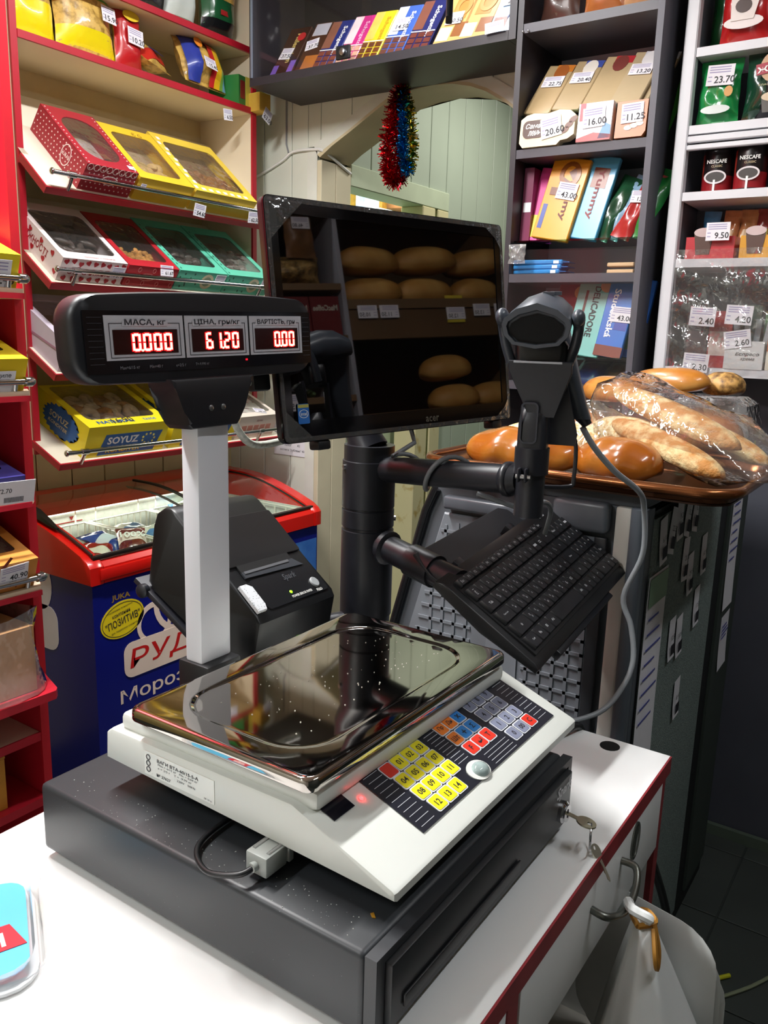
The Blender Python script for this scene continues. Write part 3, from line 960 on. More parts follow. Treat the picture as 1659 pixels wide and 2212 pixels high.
# keyboard plate (slightly behind and below the keyboard)
KM = Tr(1.1418, 0.4744, 1.0623) @ Euler((R(31.54), R(-5.47), R(2.91))).to_matrix().to_4x4()
kpl = P(po, 'keyboard_plate', prism([(-0.165, 0.05), (-0.165, 0.108), (-0.151, 0.148), (0.128, 0.140), (0.145, 0.128), (0.150, 0.10), (0.150, 0.05)], -0.026, -0.0215, 'z', 0.001, 1), specks('#17181c', '#6d7074', 260, 0.05, 0.45), Tr(-PX, -PY, -TOP) @ KM)
P(kpl, 'keyboard_clip', box(-0.125, -0.105, 0.086, 0.100, -0.0215, -0.004, 0.001), pm)
P(kpl, 'keyboard_clip', box(0.06, 0.08, 0.086, 0.100, -0.0215, -0.004, 0.001), pm)
P(po, 'keyboard_post', tube([K1, Vector((1.03 - PX, 0.50 - PY, 1.042 - TOP))], 0.016, 12), pm)

# ================================================================== monitor
MM = Tr(1.0358, 0.67, 1.4293) @ Euler((R(82.91), R(-1.27), R(-12.28))).to_matrix().to_4x4()
mo = E('monitor', 'black glossy flat monitor on the pole', 'monitor', MM)
gb = mat('#0b0b0d', 0.10, n=(4, 0.03))
P(mo, 'back_shell', loft([[(x_, y_, z_) for x_, y_ in rrect(a_, b_, 0.012, 4)] for a_, b_, z_ in ((0.40, 0.24, -0.038), (0.45, 0.295, -0.022), (0.4665, 0.3105, -0.012), (0.4665, 0.3105, -0.002))]), mat('#131316', 0.35))
P(mo, 'bezel', ringprism(rrect(0.4662, 0.310, 0.008, 4), rrect(0.428, 0.262, 0.002, 4, 0, 0.004), -0.002, 0.0012), gb)
P(mo, 'screen', box(-0.215, 0.215, -0.128, 0.136, -0.002, 0.0), mat('#060607', 0.02, n=(3, 0.0), ior=2.05, spec=0.5))
pt(mo, 'lettering', 'acer', 0.008, mat('#6e6a60', 0.35, 0.4), Tr(0.045, -0.1415, 0.0016), bold=0.02, gap=1.05)
st = P(mo, 'sticker', prism(rrect(0.0185, 0.026, 0.002, 3), 0.0014, 0.0018), mat('#2f6fc0', 0.35), Tr(-0.198, -0.118, 0))
P(st, 'sticker_top', box(-0.0088, 0.0088, 0.008, 0.0122, 0.0019, 0.0021), mat('#b9b25a', 0.4))
P(st, 'sticker_ring', ringprism(ell(0.0078, 0.0055), ell(0.0071, 0.0048), 0.0019, 0.0021), WHITE)
pt(st, 'lettering', 'intel', 0.0045, WHITE, Tr(0, 0, 0.0022), bold=0.01)
fl_ = film(refl=2.2, bump=(40, 0.6), clear=0.9, haze=0.06)
for sx, sy, k_ in ((-1, 1, 1.3), (1, 1, 0.9), (1, -1, 0.8), (-1, -1, 1.0)):
    P(mo, 'film_corner', mk([(sx * 0.230, sy * 0.152, 0.0018), (sx * (0.230 - 0.045 * k_), sy * 0.150, 0.0022), (sx * (0.230 - 0.02 * k_), sy * (0.152 - 0.022 * k_), 0.005), (sx * 0.228, sy * (0.152 - 0.04 * k_), 0.0022)], [(0, 1, 2, 3)], 0), fl_)
P(mo, 'film_sheet', ringprism(rrect(0.464, 0.308, 0.008, 4), rrect(0.452, 0.296, 0.006, 4), 0.0016, 0.0026), film(refl=1.2, bump=(60, 0.5), clear=0.94, haze=0.03))
for x_ in (-0.165, 0.20):
    P(mo, 'foot_clip', box(x_ - 0.011, x_ + 0.011, -0.168, -0.155, -0.022, 0.0, 0.003), BLACK)
P(mo, 'power_plug', box(-0.262, -0.235, -0.085, -0.062, -0.030, -0.012, 0.004), BLACK)
T('power_cable', 'clear sheathed cable looping from the side of the monitor', 'cable', tube(smooth_path([MM @ Vector(p) for p in ((-0.262, -0.073, -0.021), (-0.282, -0.082, -0.024), (-0.286, -0.105, -0.03), (-0.272, -0.135, -0.04), (-0.235, -0.155, -0.055), (-0.15, -0.15, -0.07))], 5), 0.005, 8), mat('#b9bdb2', 0.25, n=(200, 0.3)))
hx = []
_ax = Vector((PX, PY, TOP))
_e1 = dirv.cross(Vector((0, 0, 1))).normalized()
_e2 = _e1.cross(dirv).normalized()
for k_ in range(34):
    t_ = k_ / 33
    c_ = _ax + A0 + dirv * (0.060 + 0.155 * t_)
    a_ = R(60 + 600 * t_)
    hx.append(c_ + (_e1 * math.cos(a_) + _e2 * math.sin(a_)) * 0.0245)
T('monitor_cable', 'grey cable dropping from the monitor and winding round the scanner arm', 'cable', tube(smooth_path([(1.052, 0.662, 1.275), (1.052, 0.655, 1.255)], 3) + hx + smooth_path([hx[-1], (1.03, 0.46, 1.185), (1.07, 0.45, 1.19), (1.11, 0.455, 1.17), (1.13, 0.47, 1.13)], 5)[1:], 0.0036, 8), mat('#6f7377', 0.45))

# ================================================================== keyboard
kb = E('keyboard', 'black computer keyboard tilted on its pole bracket', 'keyboard', KM)
kc = specks('#141518', '#5b5e62', 240, 0.04, 0.42)
sec = [(-0.089, -0.012), (-0.089, -0.004), (-0.080, 0.0), (0.062, 0.003), (0.078, 0.004), (0.089, -0.002), (0.089, -0.012), (0.0, -0.020)]
P(kb, 'case', prism(sec, -0.2, 0.2, 'x', 0.0025, 2), kc)
P(kb, 'key_bed', box(-0.186, 0.194, -0.074, 0.074, 0.0, 0.0036), mat('#0a0a0c', 0.5))
P(kb, 'front_foot', box(-0.12, 0.12, -0.098, -0.086, -0.026, -0.012, 0.002), pm)
pt(kb, 'lettering', 'acer', 0.007, mat('#c9cbcf', 0.4), Tr(0.150, 0.0760, 0.0058) @ Rx(3), bold=0.03)
kt = {}


def kcap(w_, h_):
    if (w_, h_) not in kt:
        kt[(w_, h_)] = loft([[(x_, y_, z_) for x_, y_ in rrect(w_ - d_, h_ - d_, 0.0012, 2)] for d_, z_ in ((0.0018, 0.0036), (0.0018, 0.0075), (0.0042, 0.0098))])
    return kt[(w_, h_)]


U_ = 0.0197
keym = mat('#1a1b1f', 0.38, n=(60, 0.1))
leg = mat('#c3c6ca', 0.5)


def krow(y_, h_, items):
    x_ = -0.1815
    for s2, wu in items:
        wd = wu * U_
        if s2 is not None:
            k_ = P(kb, 'key', kcap(round(wd, 4), h_), keym, Tr(x_ + wd / 2, y_, 0))
            if s2:
                hh = 0.0042 if len(s2) <= 3 else 0.0030
                P(k_, 'legend', text(s2, hh, None, 0.01, al='LEFT'), leg, Tr(-0.001 if len(s2) < 4 else 0, 0.0, 0.0100))
        x_ += wd


krow(0.0640, 0.0150, [('Esc', 1)] + [('F%d' % i, 1.03) for i in range(1, 13)] + [('Prt', 0.82), ('Scr', 0.82), (None, 0.2), (None, 3.6)])
krow(0.0410, 0.0242, [('~\nЁ', 1)] + [(c_, 1) for c_ in '1234567890-='] + [('←', 2)] + [(None, 0.15), ('Num', 0.93), ('/', 0.93), ('*', 0.93), ('-', 0.93)])
krow(0.0163, 0.0242, [('Tab', 1.5)] + [(a + '\n  ' + b, 1) for a, b in zip('QWERTYUIOP[]', 'ЙЦУКЕНГШЩЗХЇ')] + [('\\', 1.5)] + [(None, 0.15), ('7', 0.93), ('8', 0.93), ('9', 0.93), ('+', 0.93)])
krow(-0.0084, 0.0242, [('Caps Lock', 1.75)] + [(a + '\n  ' + b, 1) for a, b in zip("ASDFGHJKL;'", 'ФІВАПРОЛДЖЄ')] + [('Enter', 2.25)] + [(None, 0.15), ('4', 0.93), ('5', 0.93), ('6', 0.93), ('+', 0.93)])
krow(-0.0331, 0.0242, [('⇧', 2.25)] + [(a + '\n  ' + b, 1) for a, b in zip('ZXCVBNM,./', 'ЯЧСМИТЬБЮ.')] + [('⇧', 1.75), ('↑', 1)] + [(None, 0.15), ('1', 0.93), ('2', 0.93), ('3', 0.93), ('Ent', 0.93)])
krow(-0.0578, 0.0242, [('Ctrl', 1.3), ('Fn', 1.2), ('⊞', 1.2), ('Alt', 1.2), ('', 5.0), ('Alt', 1.1), ('▤', 1.0), ('←', 1), ('↓', 1), ('→', 1)] + [(None, 0.15), ('0', 1.86), (',', 0.93), ('Ent', 0.93)])

# ================================================================== receipt printer
XL, XR = 0.764, 0.953
pr = E('receipt_printer', 'black receipt printer tilted on the pole arm, green lamp lit', 'printer', frame((XL, 0.708, 1.044), (0.9925, 0.1066, -0.06), (-0.1066, 0.9943, 0), (0.06, 0, 0.998)))
pb = mat('#0d0e10', 0.40, n=(70, 0.1))
prf = [(-0.006, -0.006), (0.002, 0.003), (0.139, 0.122), (0.150, 0.128), (0.163, 0.127), (0.176, 0.118), (0.182, 0.100), (0.190, 0.018), (0.180, 0.010), (0.020, -0.092), (0.004, -0.080)]
P(pr, 'body', prism(prf, 0.0, 0.19, 'x', 0.006, 2), pb)
ang = math.degrees(math.atan2(0.119, 0.137))
PT = Tr(0, 0.002, 0.003) @ Rx(ang)      # sloping top: x across, y up the slope
P(pr, 'paper_lid', prism(rrect(0.182, 0.082, 0.004, 3, 0.095, 0.118), 0.0, 0.003, 'z', 0.001, 1), pb, PT)
P(pr, 'paper_slot', box(0.030, 0.150, 0.066, 0.078, 0.0005, 0.0030), mat('#050506', 0.6), PT)
P(pr, 'slot_lip', prism([(0.030, 0.066), (0.150, 0.066), (0.165, 0.052), (0.030, 0.056)], 0.001, 0.0036), mat('#3a3d42', 0.3), PT)
P(pr, 'tear_bar', box(0.034, 0.138, 0.062, 0.066, 0.003, 0.0046), mat('#8e9196', 0.35, 0.7), PT)
P(pr, 'control_panel', prism(rrect(0.150, 0.050, 0.006, 3, 0.108, 0.027), 0.0, 0.0016), mat('#16171a', 0.33), PT)
pt(pr, 'lettering', 'Spark', 0.013, mat('#6d7076', 0.25, 0.6), PT @ Tr(0.118, 0.040, 0.0022), bold=0.02, shear=0.25)
P(pr, 'feed_button', lathe([(0.0085, 0), (0.0085, 0.0022), (0.0075, 0.003)], 20), mat('#9a9ea0', 0.4), PT @ Tr(0.160, 0.0185, 0.0016))
pt(pr, 'lettering', 'FEED', 0.0046, WHITE, PT @ Tr(0.160, 0.0055, 0.0022), bold=0.01)
pt(pr, 'lettering', 'POWER ERROR PAPER', 0.0040, WHITE, PT @ Tr(0.118, 0.0085, 0.0022), w=0.050, bold=0.01)
P(pr, 'power_lamp', ellipsoid(0.003, 0.0025, 0.001, 10, 6), mat('#8cff20', 0.3, emit=1.6), PT @ Tr(0.098, 0.0165, 0.0016))
P(pr, 'open_lever', prism([(0.004, 0.002), (0.022, 0.002), (0.026, 0.010), (0.026, 0.040), (0.018, 0.046), (0.004, 0.046)], 0.001, 0.0075, 'z', 0.001, 1), specks('#d3d6da', '#6f747c', 330, 0.22, 0.4), PT)
tr_ang = math.degrees(math.atan2(0.102, 0.16))
P(pr, 'mount_tray', box(-0.006, 0.196, 0.0, 0.22, -0.010, -0.002, 0.001), pm, Tr(0, 0.020, -0.094) @ Rx(tr_ang))
P(pr, 'tray_knob', lathe([(0.010, 0), (0.010, 0.008), (0.007, 0.010)], 16), pm, Tr(-0.002, 0.192, 0.006) @ Ry(-90))

# ================================================================== barcode scanner in its stand
FS = frame((0.985, 0.435, 1.233), (0.27, -0.963, 0), (0.963, 0.27, 0), (0, 0, 1))
bs = E('barcode_scanner', 'black handheld barcode scanner resting in its fork stand', 'scanner', FS)
scm = mat('#41464e', 0.36, n=(70, 0.08))
HT = Tr(0, -0.004, 0.200) @ Rx(8) @ Tr(0, 0, -0.200)


def hexring(w_, h_, y_, cz, cx0=0.0, top=0.35):
    return [(cx0 + x_ * w_, y_, cz + z_ * h_) for x_, z_ in ((-0.5, 0.02), (-0.47, 0.16), (-0.30, 0.36), (0.0, 0.5), (0.30, 0.36), (0.47, 0.16), (0.5, 0.02), (0.46, -0.22), (0.34, -0.42), (0.0, -0.5), (-0.34, -0.42), (-0.46, -0.22))]


hd = P(bs, 'head', loft([hexring(0.078, 0.050, -0.028, 0.198), hexring(0.082, 0.054, -0.020, 0.200), hexring(0.080, 0.056, 0.005, 0.203), hexring(0.072, 0.055, 0.035, 0.207), hexring(0.060, 0.048, 0.062, 0.204), hexring(0.036, 0.030, 0.082, 0.196)], True, 40), scm, HT)
P(hd, 'window_hood', loft([hexring(0.082, 0.053, -0.0275, 0.199), hexring(0.083, 0.054, -0.036, 0.200), hexring(0.072, 0.042, -0.036, 0.198), hexring(0.070, 0.040, -0.0285, 0.197)], False, 30), scm)
P(hd, 'scan_window', loft([hexring(0.066, 0.036, -0.0295, 0.196), hexring(0.060, 0.030, -0.0285, 0.196)], True, 60), mat('#050507', 0.4, spec=0.2))
for k_ in range(2):
    P(hd, 'top_rib', box(-0.002 + k_ * 0.008, 0.012 + k_ * 0.008, 0.024 + k_ * 0.007, 0.0265 + k_ * 0.007, 0.230, 0.2345), mat('#4a4e58', 0.4))
P(bs, 'handle', loft([[(0.010 + dx + x_, y_ + dy, z_) for x_, y_ in rrect(a_, b_, 0.010, 4)] for dx, dy, a_, b_, z_ in ((0.0, 0.050, 0.040, 0.050, 0.190), (0.010, 0.052, 0.036, 0.044, 0.165), (0.022, 0.056, 0.032, 0.038, 0.130), (0.034, 0.062, 0.030, 0.034, 0.095), (0.042, 0.066, 0.026, 0.030, 0.078))]), scm)
P(bs, 'trigger', box(0.002, 0.024, 0.018, 0.030, 0.145, 0.175, 0.004), BLACK)
P(bs, 'cable_boot', tube([(0.050, 0.062, 0.086), (0.062, 0.060, 0.070)], [0.011, 0.006], 10), BLACK)
P(po, 'wire_bracket', tube(smooth_path([J + Vector(FJ.to_3x3() @ Vector(p)) for p in ((0.030, 0.050, 0.060), (0.048, 0.052, 0.050), (0.050, 0.052, 0.0), (0.044, 0.050, -0.012), (0.0, 0.03, -0.012))], 4), 0.0028, 6), pm)
P(po, 'back_plate', prism([(-0.004, 0.150), (0.028, 0.150), (0.052, 0.060), (0.050, 0.045), (0.006, 0.045), (0.004, 0.09)], 0.030, 0.034, 'y', 0.0006, 1), pm, FJ)
T('scanner_cable', 'grey cable hanging from the scanner down beside the display case', 'cable', tube(smooth_path([(1.058, 0.398, 1.300), (1.075, 0.385, 1.272), (1.11, 0.366, 1.238), (1.17, 0.350, 1.205), (1.22, 0.354, 1.172), (1.23, 0.352, 1.10), (1.22, 0.372, 1.03), (1.22, 0.356, 0.985), (1.21, 0.345, 0.935), (1.19, 0.352, 0.895), (1.15, 0.372, 0.864), (1.08, 0.42, 0.855), (1.00, 0.47, 0.8545)], 6), 0.0042, 8), mat('#8d9297', 0.4))
T('black_cable', 'black cable lying behind the scale at the end of the counter', 'cable', tube(smooth_path([(0.93, 0.50, 0.856), (1.00, 0.45, 0.856), (1.06, 0.40, 0.858), (1.11, 0.385, 0.853), (1.16, 0.39, 0.78)], 5), 0.006, 8), BLACK)
# ================================================================== far shelf unit on the shelf wall
TILT = {2: 41.0, 3: 36.0, 4: 30.0, 5: 24.0}
ru = E('shelf_unit', 'cream and red shelf unit with tilted shelves above the freezer', 'shelf unit', I4)
for x0 in (1.362, 2.246):
    sp_ = P(ru, 'side_panel', box(x0, x0 + 0.018, 2.100, 2.350, 1.05, 2.60), CREAM)
    P(sp_, 'edge_band', box(x0 - 0.0005, x0 + 0.0185, 2.092, 2.100, 1.05, 2.60), RED)
P(ru, 'back_panel', box(1.38, 2.246, 2.343, 2.350, 1.05, 2.60), mat('#d9c79c', 0.5))
ROWS = {2: 1.737, 3: 1.500, 4: 1.263, 5: 1.020}


def slope(zf):
    k = [q for q, z in ROWS.items() if z == zf][0]
    return Tr(0, 1.985, zf) @ Rx(TILT[k])


for k_, zf in ROWS.items():
    M_ = slope(zf)
    bl = min(0.44, 0.350 / math.cos(R(TILT[k_])))
    b_ = P(ru, 'shelf_board', prism([(1.362, 0.002), (2.264, 0.002), (2.264, 0.132), (2.245, 0.132), (2.245, bl), (1.381, bl), (1.381, 0.132), (1.362, 0.132)], 0, 0.018), mat('#efe6d2', 0.4, n=(4, 0.04)), M_)
    P(b_, 'edge_band', box(1.360, 2.266, -0.004, 0.002, -0.0005, 0.0185), RED)
    P(b_, 'edge_band', box(1.357, 1.362, -0.004, 0.132, -0.0005, 0.0185), RED)
    rl = P(ru, 'rail', tube([(1.362, 1.950, zf + 0.048), (2.215, 1.950, zf + 0.048)], 0.0062, 10), CHROME)
    for x_ in (1.42, 2.13):
        P(rl, 'rail_bracket', tube([(x_, 1.972, zf + 0.012), (x_, 1.953, zf + 0.040)], 0.0055, 8), CHROME)
        P(rl, 'rail_ring', tube([(x_ - 0.010, 1.950, zf + 0.048), (x_ + 0.010, 1.950, zf + 0.048)], 0.009, 10), CHROME)
    P(rl, 'rail_cap', ellipsoid(0.006, 0.009, 0.009, 10, 6), CHROME, Tr(1.362, 1.950, zf + 0.048))
for z_ in (2.120, 2.305):
    b_ = P(ru, 'shelf_board', box(1.381, 2.245, 2.098, 2.342, z_, z_ + 0.018), mat('#e3d2ac', 0.45, n=(4, 0.05)))
    P(b_, 'edge_band', box(1.381, 2.245, 2.090, 2.098, z_ - 0.0005, z_ + 0.0185), RED)

# ---- cookies
ck = {}
ck['ring'] = tube([(0.019 * math.cos(a), 0.019 * math.sin(a), 0) for a in [2 * PI * i / 14 for i in range(14)]], 0.0125, 8, True)
ck['lump'] = ellipsoid(0.019, 0.016, 0.011, 10, 6)
_l = []
for i in range(5):
    a = 2 * PI * i / 5
    _l.append((ellipsoid(0.011, 0.008, 0.007, 8, 5), Rz(72 * i) @ Tr(0.011, 0, 0)))
ck['flower'] = joined(_l)
ck['finger'] = ellipsoid(0.028, 0.010, 0.009, 10, 6)
ckm = {'ring': mat('#e2cfae', 0.75, n=(40, 0.3), bump=(60, 0.5)), 'lump': mat('#d9b878', 0.7, n=(30, 0.25), bump=(50, 0.4)), 'flower': mat('#c98f3f', 0.65, n=(30, 0.3)), 'dark': mat('#3a2620', 0.45, n=(30, 0.35), bump=(40, 0.5)), 'brown': mat('#9a6a3c', 0.6, n=(30, 0.3), bump=(40, 0.4)), 'grey': mat('#5a4f48', 0.35, n=(20, 0.3), bump=(40, 0.5))}


def cookie_box(name, label, M_, w, l, h, m, cook=None, cm=None, ncook=(4, 4), win=0.8, cat='cookie box', group='boxed cookies on the tilted shelves', clabel=None, winr=0.02, yr=(0.12, 0.86), inner=None, zc=0.6, wfilm=True):
    """box lying up the slope: x across, y up the slope, z off the shelf; a window in the lid"""
    e = E(name, label, cat, M_, group)
    t = 0.0015
    P(e, 'carton', joined([(box(0, w, 0, l, 0, t), I4), (box(0, w, 0, t, t, h), I4), (box(0, w, l - t, l, t, h), I4), (box(0, t, t, l - t, t, h), I4), (box(w - t, w, t, l - t, t, h), I4)]), m)
    wy = (yr[1] - yr[0]) * l
    yc = (yr[1] + yr[0]) / 2 * l
    inn_ = rrect(w * win, wy, winr, 5, w / 2, yc)
    P(e, 'lid', lid_ring(w, l, inn_, h), m)
    if wfilm:
        P(e, 'window_film', box(w * (1 - win) / 2 - 0.003, w * (1 + win) / 2 + 0.003, yr[0] * l - 0.003, yr[1] * l + 0.003, h - 0.0012, h - 0.0008), WRAP)
    if inner:
        P(e, 'inner_tray', box(t * 1.2, w - t * 1.2, t * 1.2, l - t * 1.2, t * 1.1, h * 0.25), inner)
    if cook:
        rr = random.Random(sum(map(ord, label)))
        nx, ny = ncook
        for i_ in range(nx):
            for j_ in range(ny):
                x_ = w * (0.16 + 0.68 * (i_ + 0.5) / nx) + rr.uniform(-0.006, 0.006)
                y_ = l * (yr[0] + (yr[1] - yr[0]) * zc * (j_ + 0.5) / ny) + rr.uniform(-0.006, 0.006)
                T('cookie', clabel, 'cookie', ck[cook], ckm[cm or cook], M_ @ Tr(x_, y_, h * 0.52 + rr.uniform(0, 0.010)) @ Rz(rr.uniform(0, 360)) @ Rx(rr.uniform(-25, 25)), 'cookies inside the ' + label.split(' with ')[0])
    return e


def lid_ring(w, l, inn_, h):
    """lid plate with the window cut out (bridged by strips)"""
    xs = [p[0] for p in inn_]
    ys_ = [p[1] for p in inn_]
    x0, x1, y0, y1 = min(xs), max(xs), min(ys_), max(ys_)
    n = len(inn_)
    outer = []
    for (x_, y_) in inn_:
        # push each point out to the rectangle
        u = (x_ - x0) / (x1 - x0) * 2 - 1
        v = (y_ - y0) / (y1 - y0) * 2 - 1
        k = max(abs(u), abs(v), 1e-6)
        outer.append(((u / k + 1) / 2 * w, (v / k + 1) / 2 * l))
    # make sure the four corners exist by snapping the closest points
    for cx2, cy2 in ((0, 0), (w, 0), (w, l), (0, l)):
        j_ = min(range(n), key=lambda i: (outer[i][0] - cx2) ** 2 + (outer[i][1] - cy2) ** 2)
        outer[j_] = (cx2, cy2)
    return ringprism(outer, inn_, h - 0.0006, h + 0.0006)


dotm = mat('#f2ded8', 0.5)


def at_row(k_, x, dy=0.012):
    return slope(ROWS[k_]) @ Tr(x, dy, 0.0185)


FB = lambda x, z: Tr(x, -0.0008, z) @ FRONT        # lettering on a box front
LB = lambda y, z: Tr(-0.0008, y, z) @ SIDE         # lettering on a box flank

# row 2
e = cookie_box('cookie_box', 'red polka dot cookie box with a round ended window', at_row(2, 1.455), 0.165, 0.25, 0.078, mat('#a3202f', 0.45), 'lump', 'dark', (3, 2), 0.72, clabel='dark cookie behind the window of the polka dot box', winr=0.05, inner=mat('#d8d2cc', 0.6), zc=0.3)
dots = []
for i_ in range(11):
    for j_ in range(5):
        dots.append((prism(ell(0.0022, 0.0022, 8), 0, 0.0003), FB(0.010 + i_ * 0.0146 + (j_ % 2) * 0.006, 0.012 + j_ * 0.0135)))
for i_ in range(16):
    for j_ in range(5):
        dots.append((prism(ell(0.0022, 0.0022, 8), 0, 0.0003), LB(0.010 + i_ * 0.0150 + (j_ % 2) * 0.007, 0.012 + j_ * 0.0135)))
for i_ in range(17):
    for x_ in (0.008, 0.157):
        dots.append((prism(ell(0.0022, 0.0022, 8), 0, 0.0003), Tr(x_, 0.008 + i_ * 0.0145, 0.0788)))
P(e, 'printed_dots', joined(dots), dotm, kind='stuff')
P(e, 'printed_seal', joined([(ringprism(ell(0.022, 0.030, 20), ell(0.0195, 0.027, 20), 0, 0.0004), LB(0.085, 0.040)), (text('LUKAS', 0.012, 0.034, 0.02), Tr(-0.0004, 0, 0) @ LB(0.085, 0.040))]), dotm)
P(e, 'printed_seal', joined([(ringprism(ell(0.026, 0.014, 20), ell(0.0235, 0.0115, 20), 0, 0.0004), FB(0.085, 0.040)), (text('LUKAS', 0.010, 0.04, 0.02), Tr(0, -0.0004, 0) @ FB(0.085, 0.040))]), dotm)
P(e, 'printed_scallops', joined([(ringprism(ell(0.0095, 0.010, 12), ell(0.0080, 0.0085, 12), 0, 0.0004), FB(0.012 + i_ * 0.0200, 0.070)) for i_ in range(8)]), dotm)
price_tag(e, Tr(0.150, 0.018, 0.0800), 0.022, 0.016, '24')
e = cookie_box('cookie_box', 'yellow cookie box with pale biscuits beside the polka dot box', at_row(2, 1.630), 0.200, 0.25, 0.070, mat('#e4bd2c', 0.45), 'lump', None, (5, 3), 0.74, clabel='pale biscuit behind the window of the yellow box', inner=mat('#b9a78a', 0.6), zc=0.5)
price_tag(e, Tr(0.022, -0.001, 0.045) @ FRONT, 0.018, 0.014, '1')
pt(e, 'lettering', 'Є G', 0.016, mat('#8a5a12', 0.6), Tr(0.13, 0.225, 0.0712))
e = cookie_box('cookie_box', 'yellow and white checked cookie box with brown biscuits', at_row(2, 1.840), 0.262, 0.28, 0.066, mat('#e9c944', 0.45), 'lump', 'brown', (6, 4), 0.80, clabel='brown biscuit behind the window of the checked box', inner=mat('#8d7358', 0.6), zc=0.55)
ch = [(box(0.004 + (k_ % 2) * 0.012, 0.016 + (k_ % 2) * 0.012, 0.01 + k_ * 0.026, 0.024 + k_ * 0.026, 0.0670, 0.0674), I4) for k_ in range(10)] + [(box(0.03 + k_ * 0.03, 0.045 + k_ * 0.03, 0.006, 0.018, 0.0670, 0.0674), I4) for k_ in range(7)]
P(e, 'printed_checks', joined(ch), WHITE)
pt(e, 'lettering', 'Родонап', 0.018, mat('#8c2418', 0.5), FB(0.135, 0.036), shear=0.4, bold=0.01)
price_tag(None, slope(ROWS[2]) @ Tr(1.845, -0.030, 0.045) @ Rx(62) @ Rz(-4), 0.046, 0.036, '54.60', top=('white price tag reading 54.60 clipped to the chrome rail', 'price tag'))
price_tag(None, slope(ROWS[2]) @ Tr(2.075, -0.026, 0.052) @ Rx(62) @ Rz(4), 0.046, 0.034, '62.50', top=('white price tag reading 62.50 at the corner of the checked box', 'price tag'))

# row 3
hw_ = mat('#efe4e2', 0.45)
hp_ = [(0, -0.5), (0.28, -0.2), (0.48, 0.1), (0.45, 0.35), (0.25, 0.47), (0.08, 0.4), (0, 0.25), (-0.08, 0.4), (-0.25, 0.47), (-0.45, 0.35), (-0.48, 0.1), (-0.28, -0.2)]
heart = prism([(x_ * 0.016, y_ * 0.016) for x_, y_ in hp_], 0, 0.0004)
e = cookie_box('cookie_box', 'white cookie box with red hearts and chocolate wafers', at_row(3, 1.378), 0.205, 0.26, 0.068, hw_, 'finger', 'grey', (5, 5), 0.84, clabel='chocolate wafer behind the window of the hearts box', inner=mat('#3a2b28', 0.6), zc=0.9)
rr = random.Random(5)
hm_ = mat('#b5202c', 0.5)
for k_ in range(9):
    P(e, 'printed_heart', heart, hm_, FB(0.014 + k_ * 0.0225, 0.056 + rr.uniform(-0.004, 0.004)) @ Rz(rr.uniform(-30, 30)))
    P(e, 'printed_heart', heart, hm_, LB(0.015 + k_ * 0.028, 0.016 + 0.036 * (k_ % 2)) @ Rz(rr.uniform(-30, 30)))
for k_ in range(7):
    P(e, 'printed_heart', heart, hm_, FB(0.02 + k_ * 0.027, 0.008) @ Rz(rr.uniform(-30, 30)))
pt(e, 'lettering', 'Сама ніжність', 0.017, mat('#a01c2a', 0.5), FB(0.105, 0.030), w=0.16, bold=0.01)
pt(e, 'lettering', 'НІЖНОСТІ', 0.020, mat('#a01c2a', 0.5), LB(0.12, 0.036), w=0.12, bold=0.01)
pt(e, 'lettering', 'Зроблено з любовʼю', 0.006, mat('#a01c2a', 0.5), Tr(0.12, 0.012, 0.0690), w=0.10)
price_tag(e, Tr(0.182, -0.0016, 0.038) @ FRONT, 0.044, 0.036, '73.40')
e = cookie_box('cookie_box', 'dark red cookie box with golden flower biscuits', at_row(3, 1.590), 0.182, 0.26, 0.066, mat('#b4202c', 0.45), 'flower', None, (4, 3), 0.8, clabel='golden flower biscuit in the dark red box', inner=mat('#3b2420', 0.6), zc=0.45)
pk = mat('#e0a09a', 0.5)
P(e, 'printed_doodles', joined([(ringprism(ell(0.03, 0.012, 20), ell(0.028, 0.0105, 20), 0, 0.0004), FB(0.075, 0.032)), (text('Домашнє', 0.010, 0.05, shear=0.3), Tr(0, -0.0004, 0) @ FB(0.075, 0.032))] + [(ringprism(ell(0.006, 0.008, 8), ell(0.0052, 0.007, 8), 0, 0.0004), FB(0.015 + k_ * 0.026, 0.012 + 0.042 * (k_ % 2))) for k_ in range(7)]), pk)
price_tag(e, Tr(0.135, -0.002, 0.060) @ Rx(55), 0.048, 0.030, '61.67')
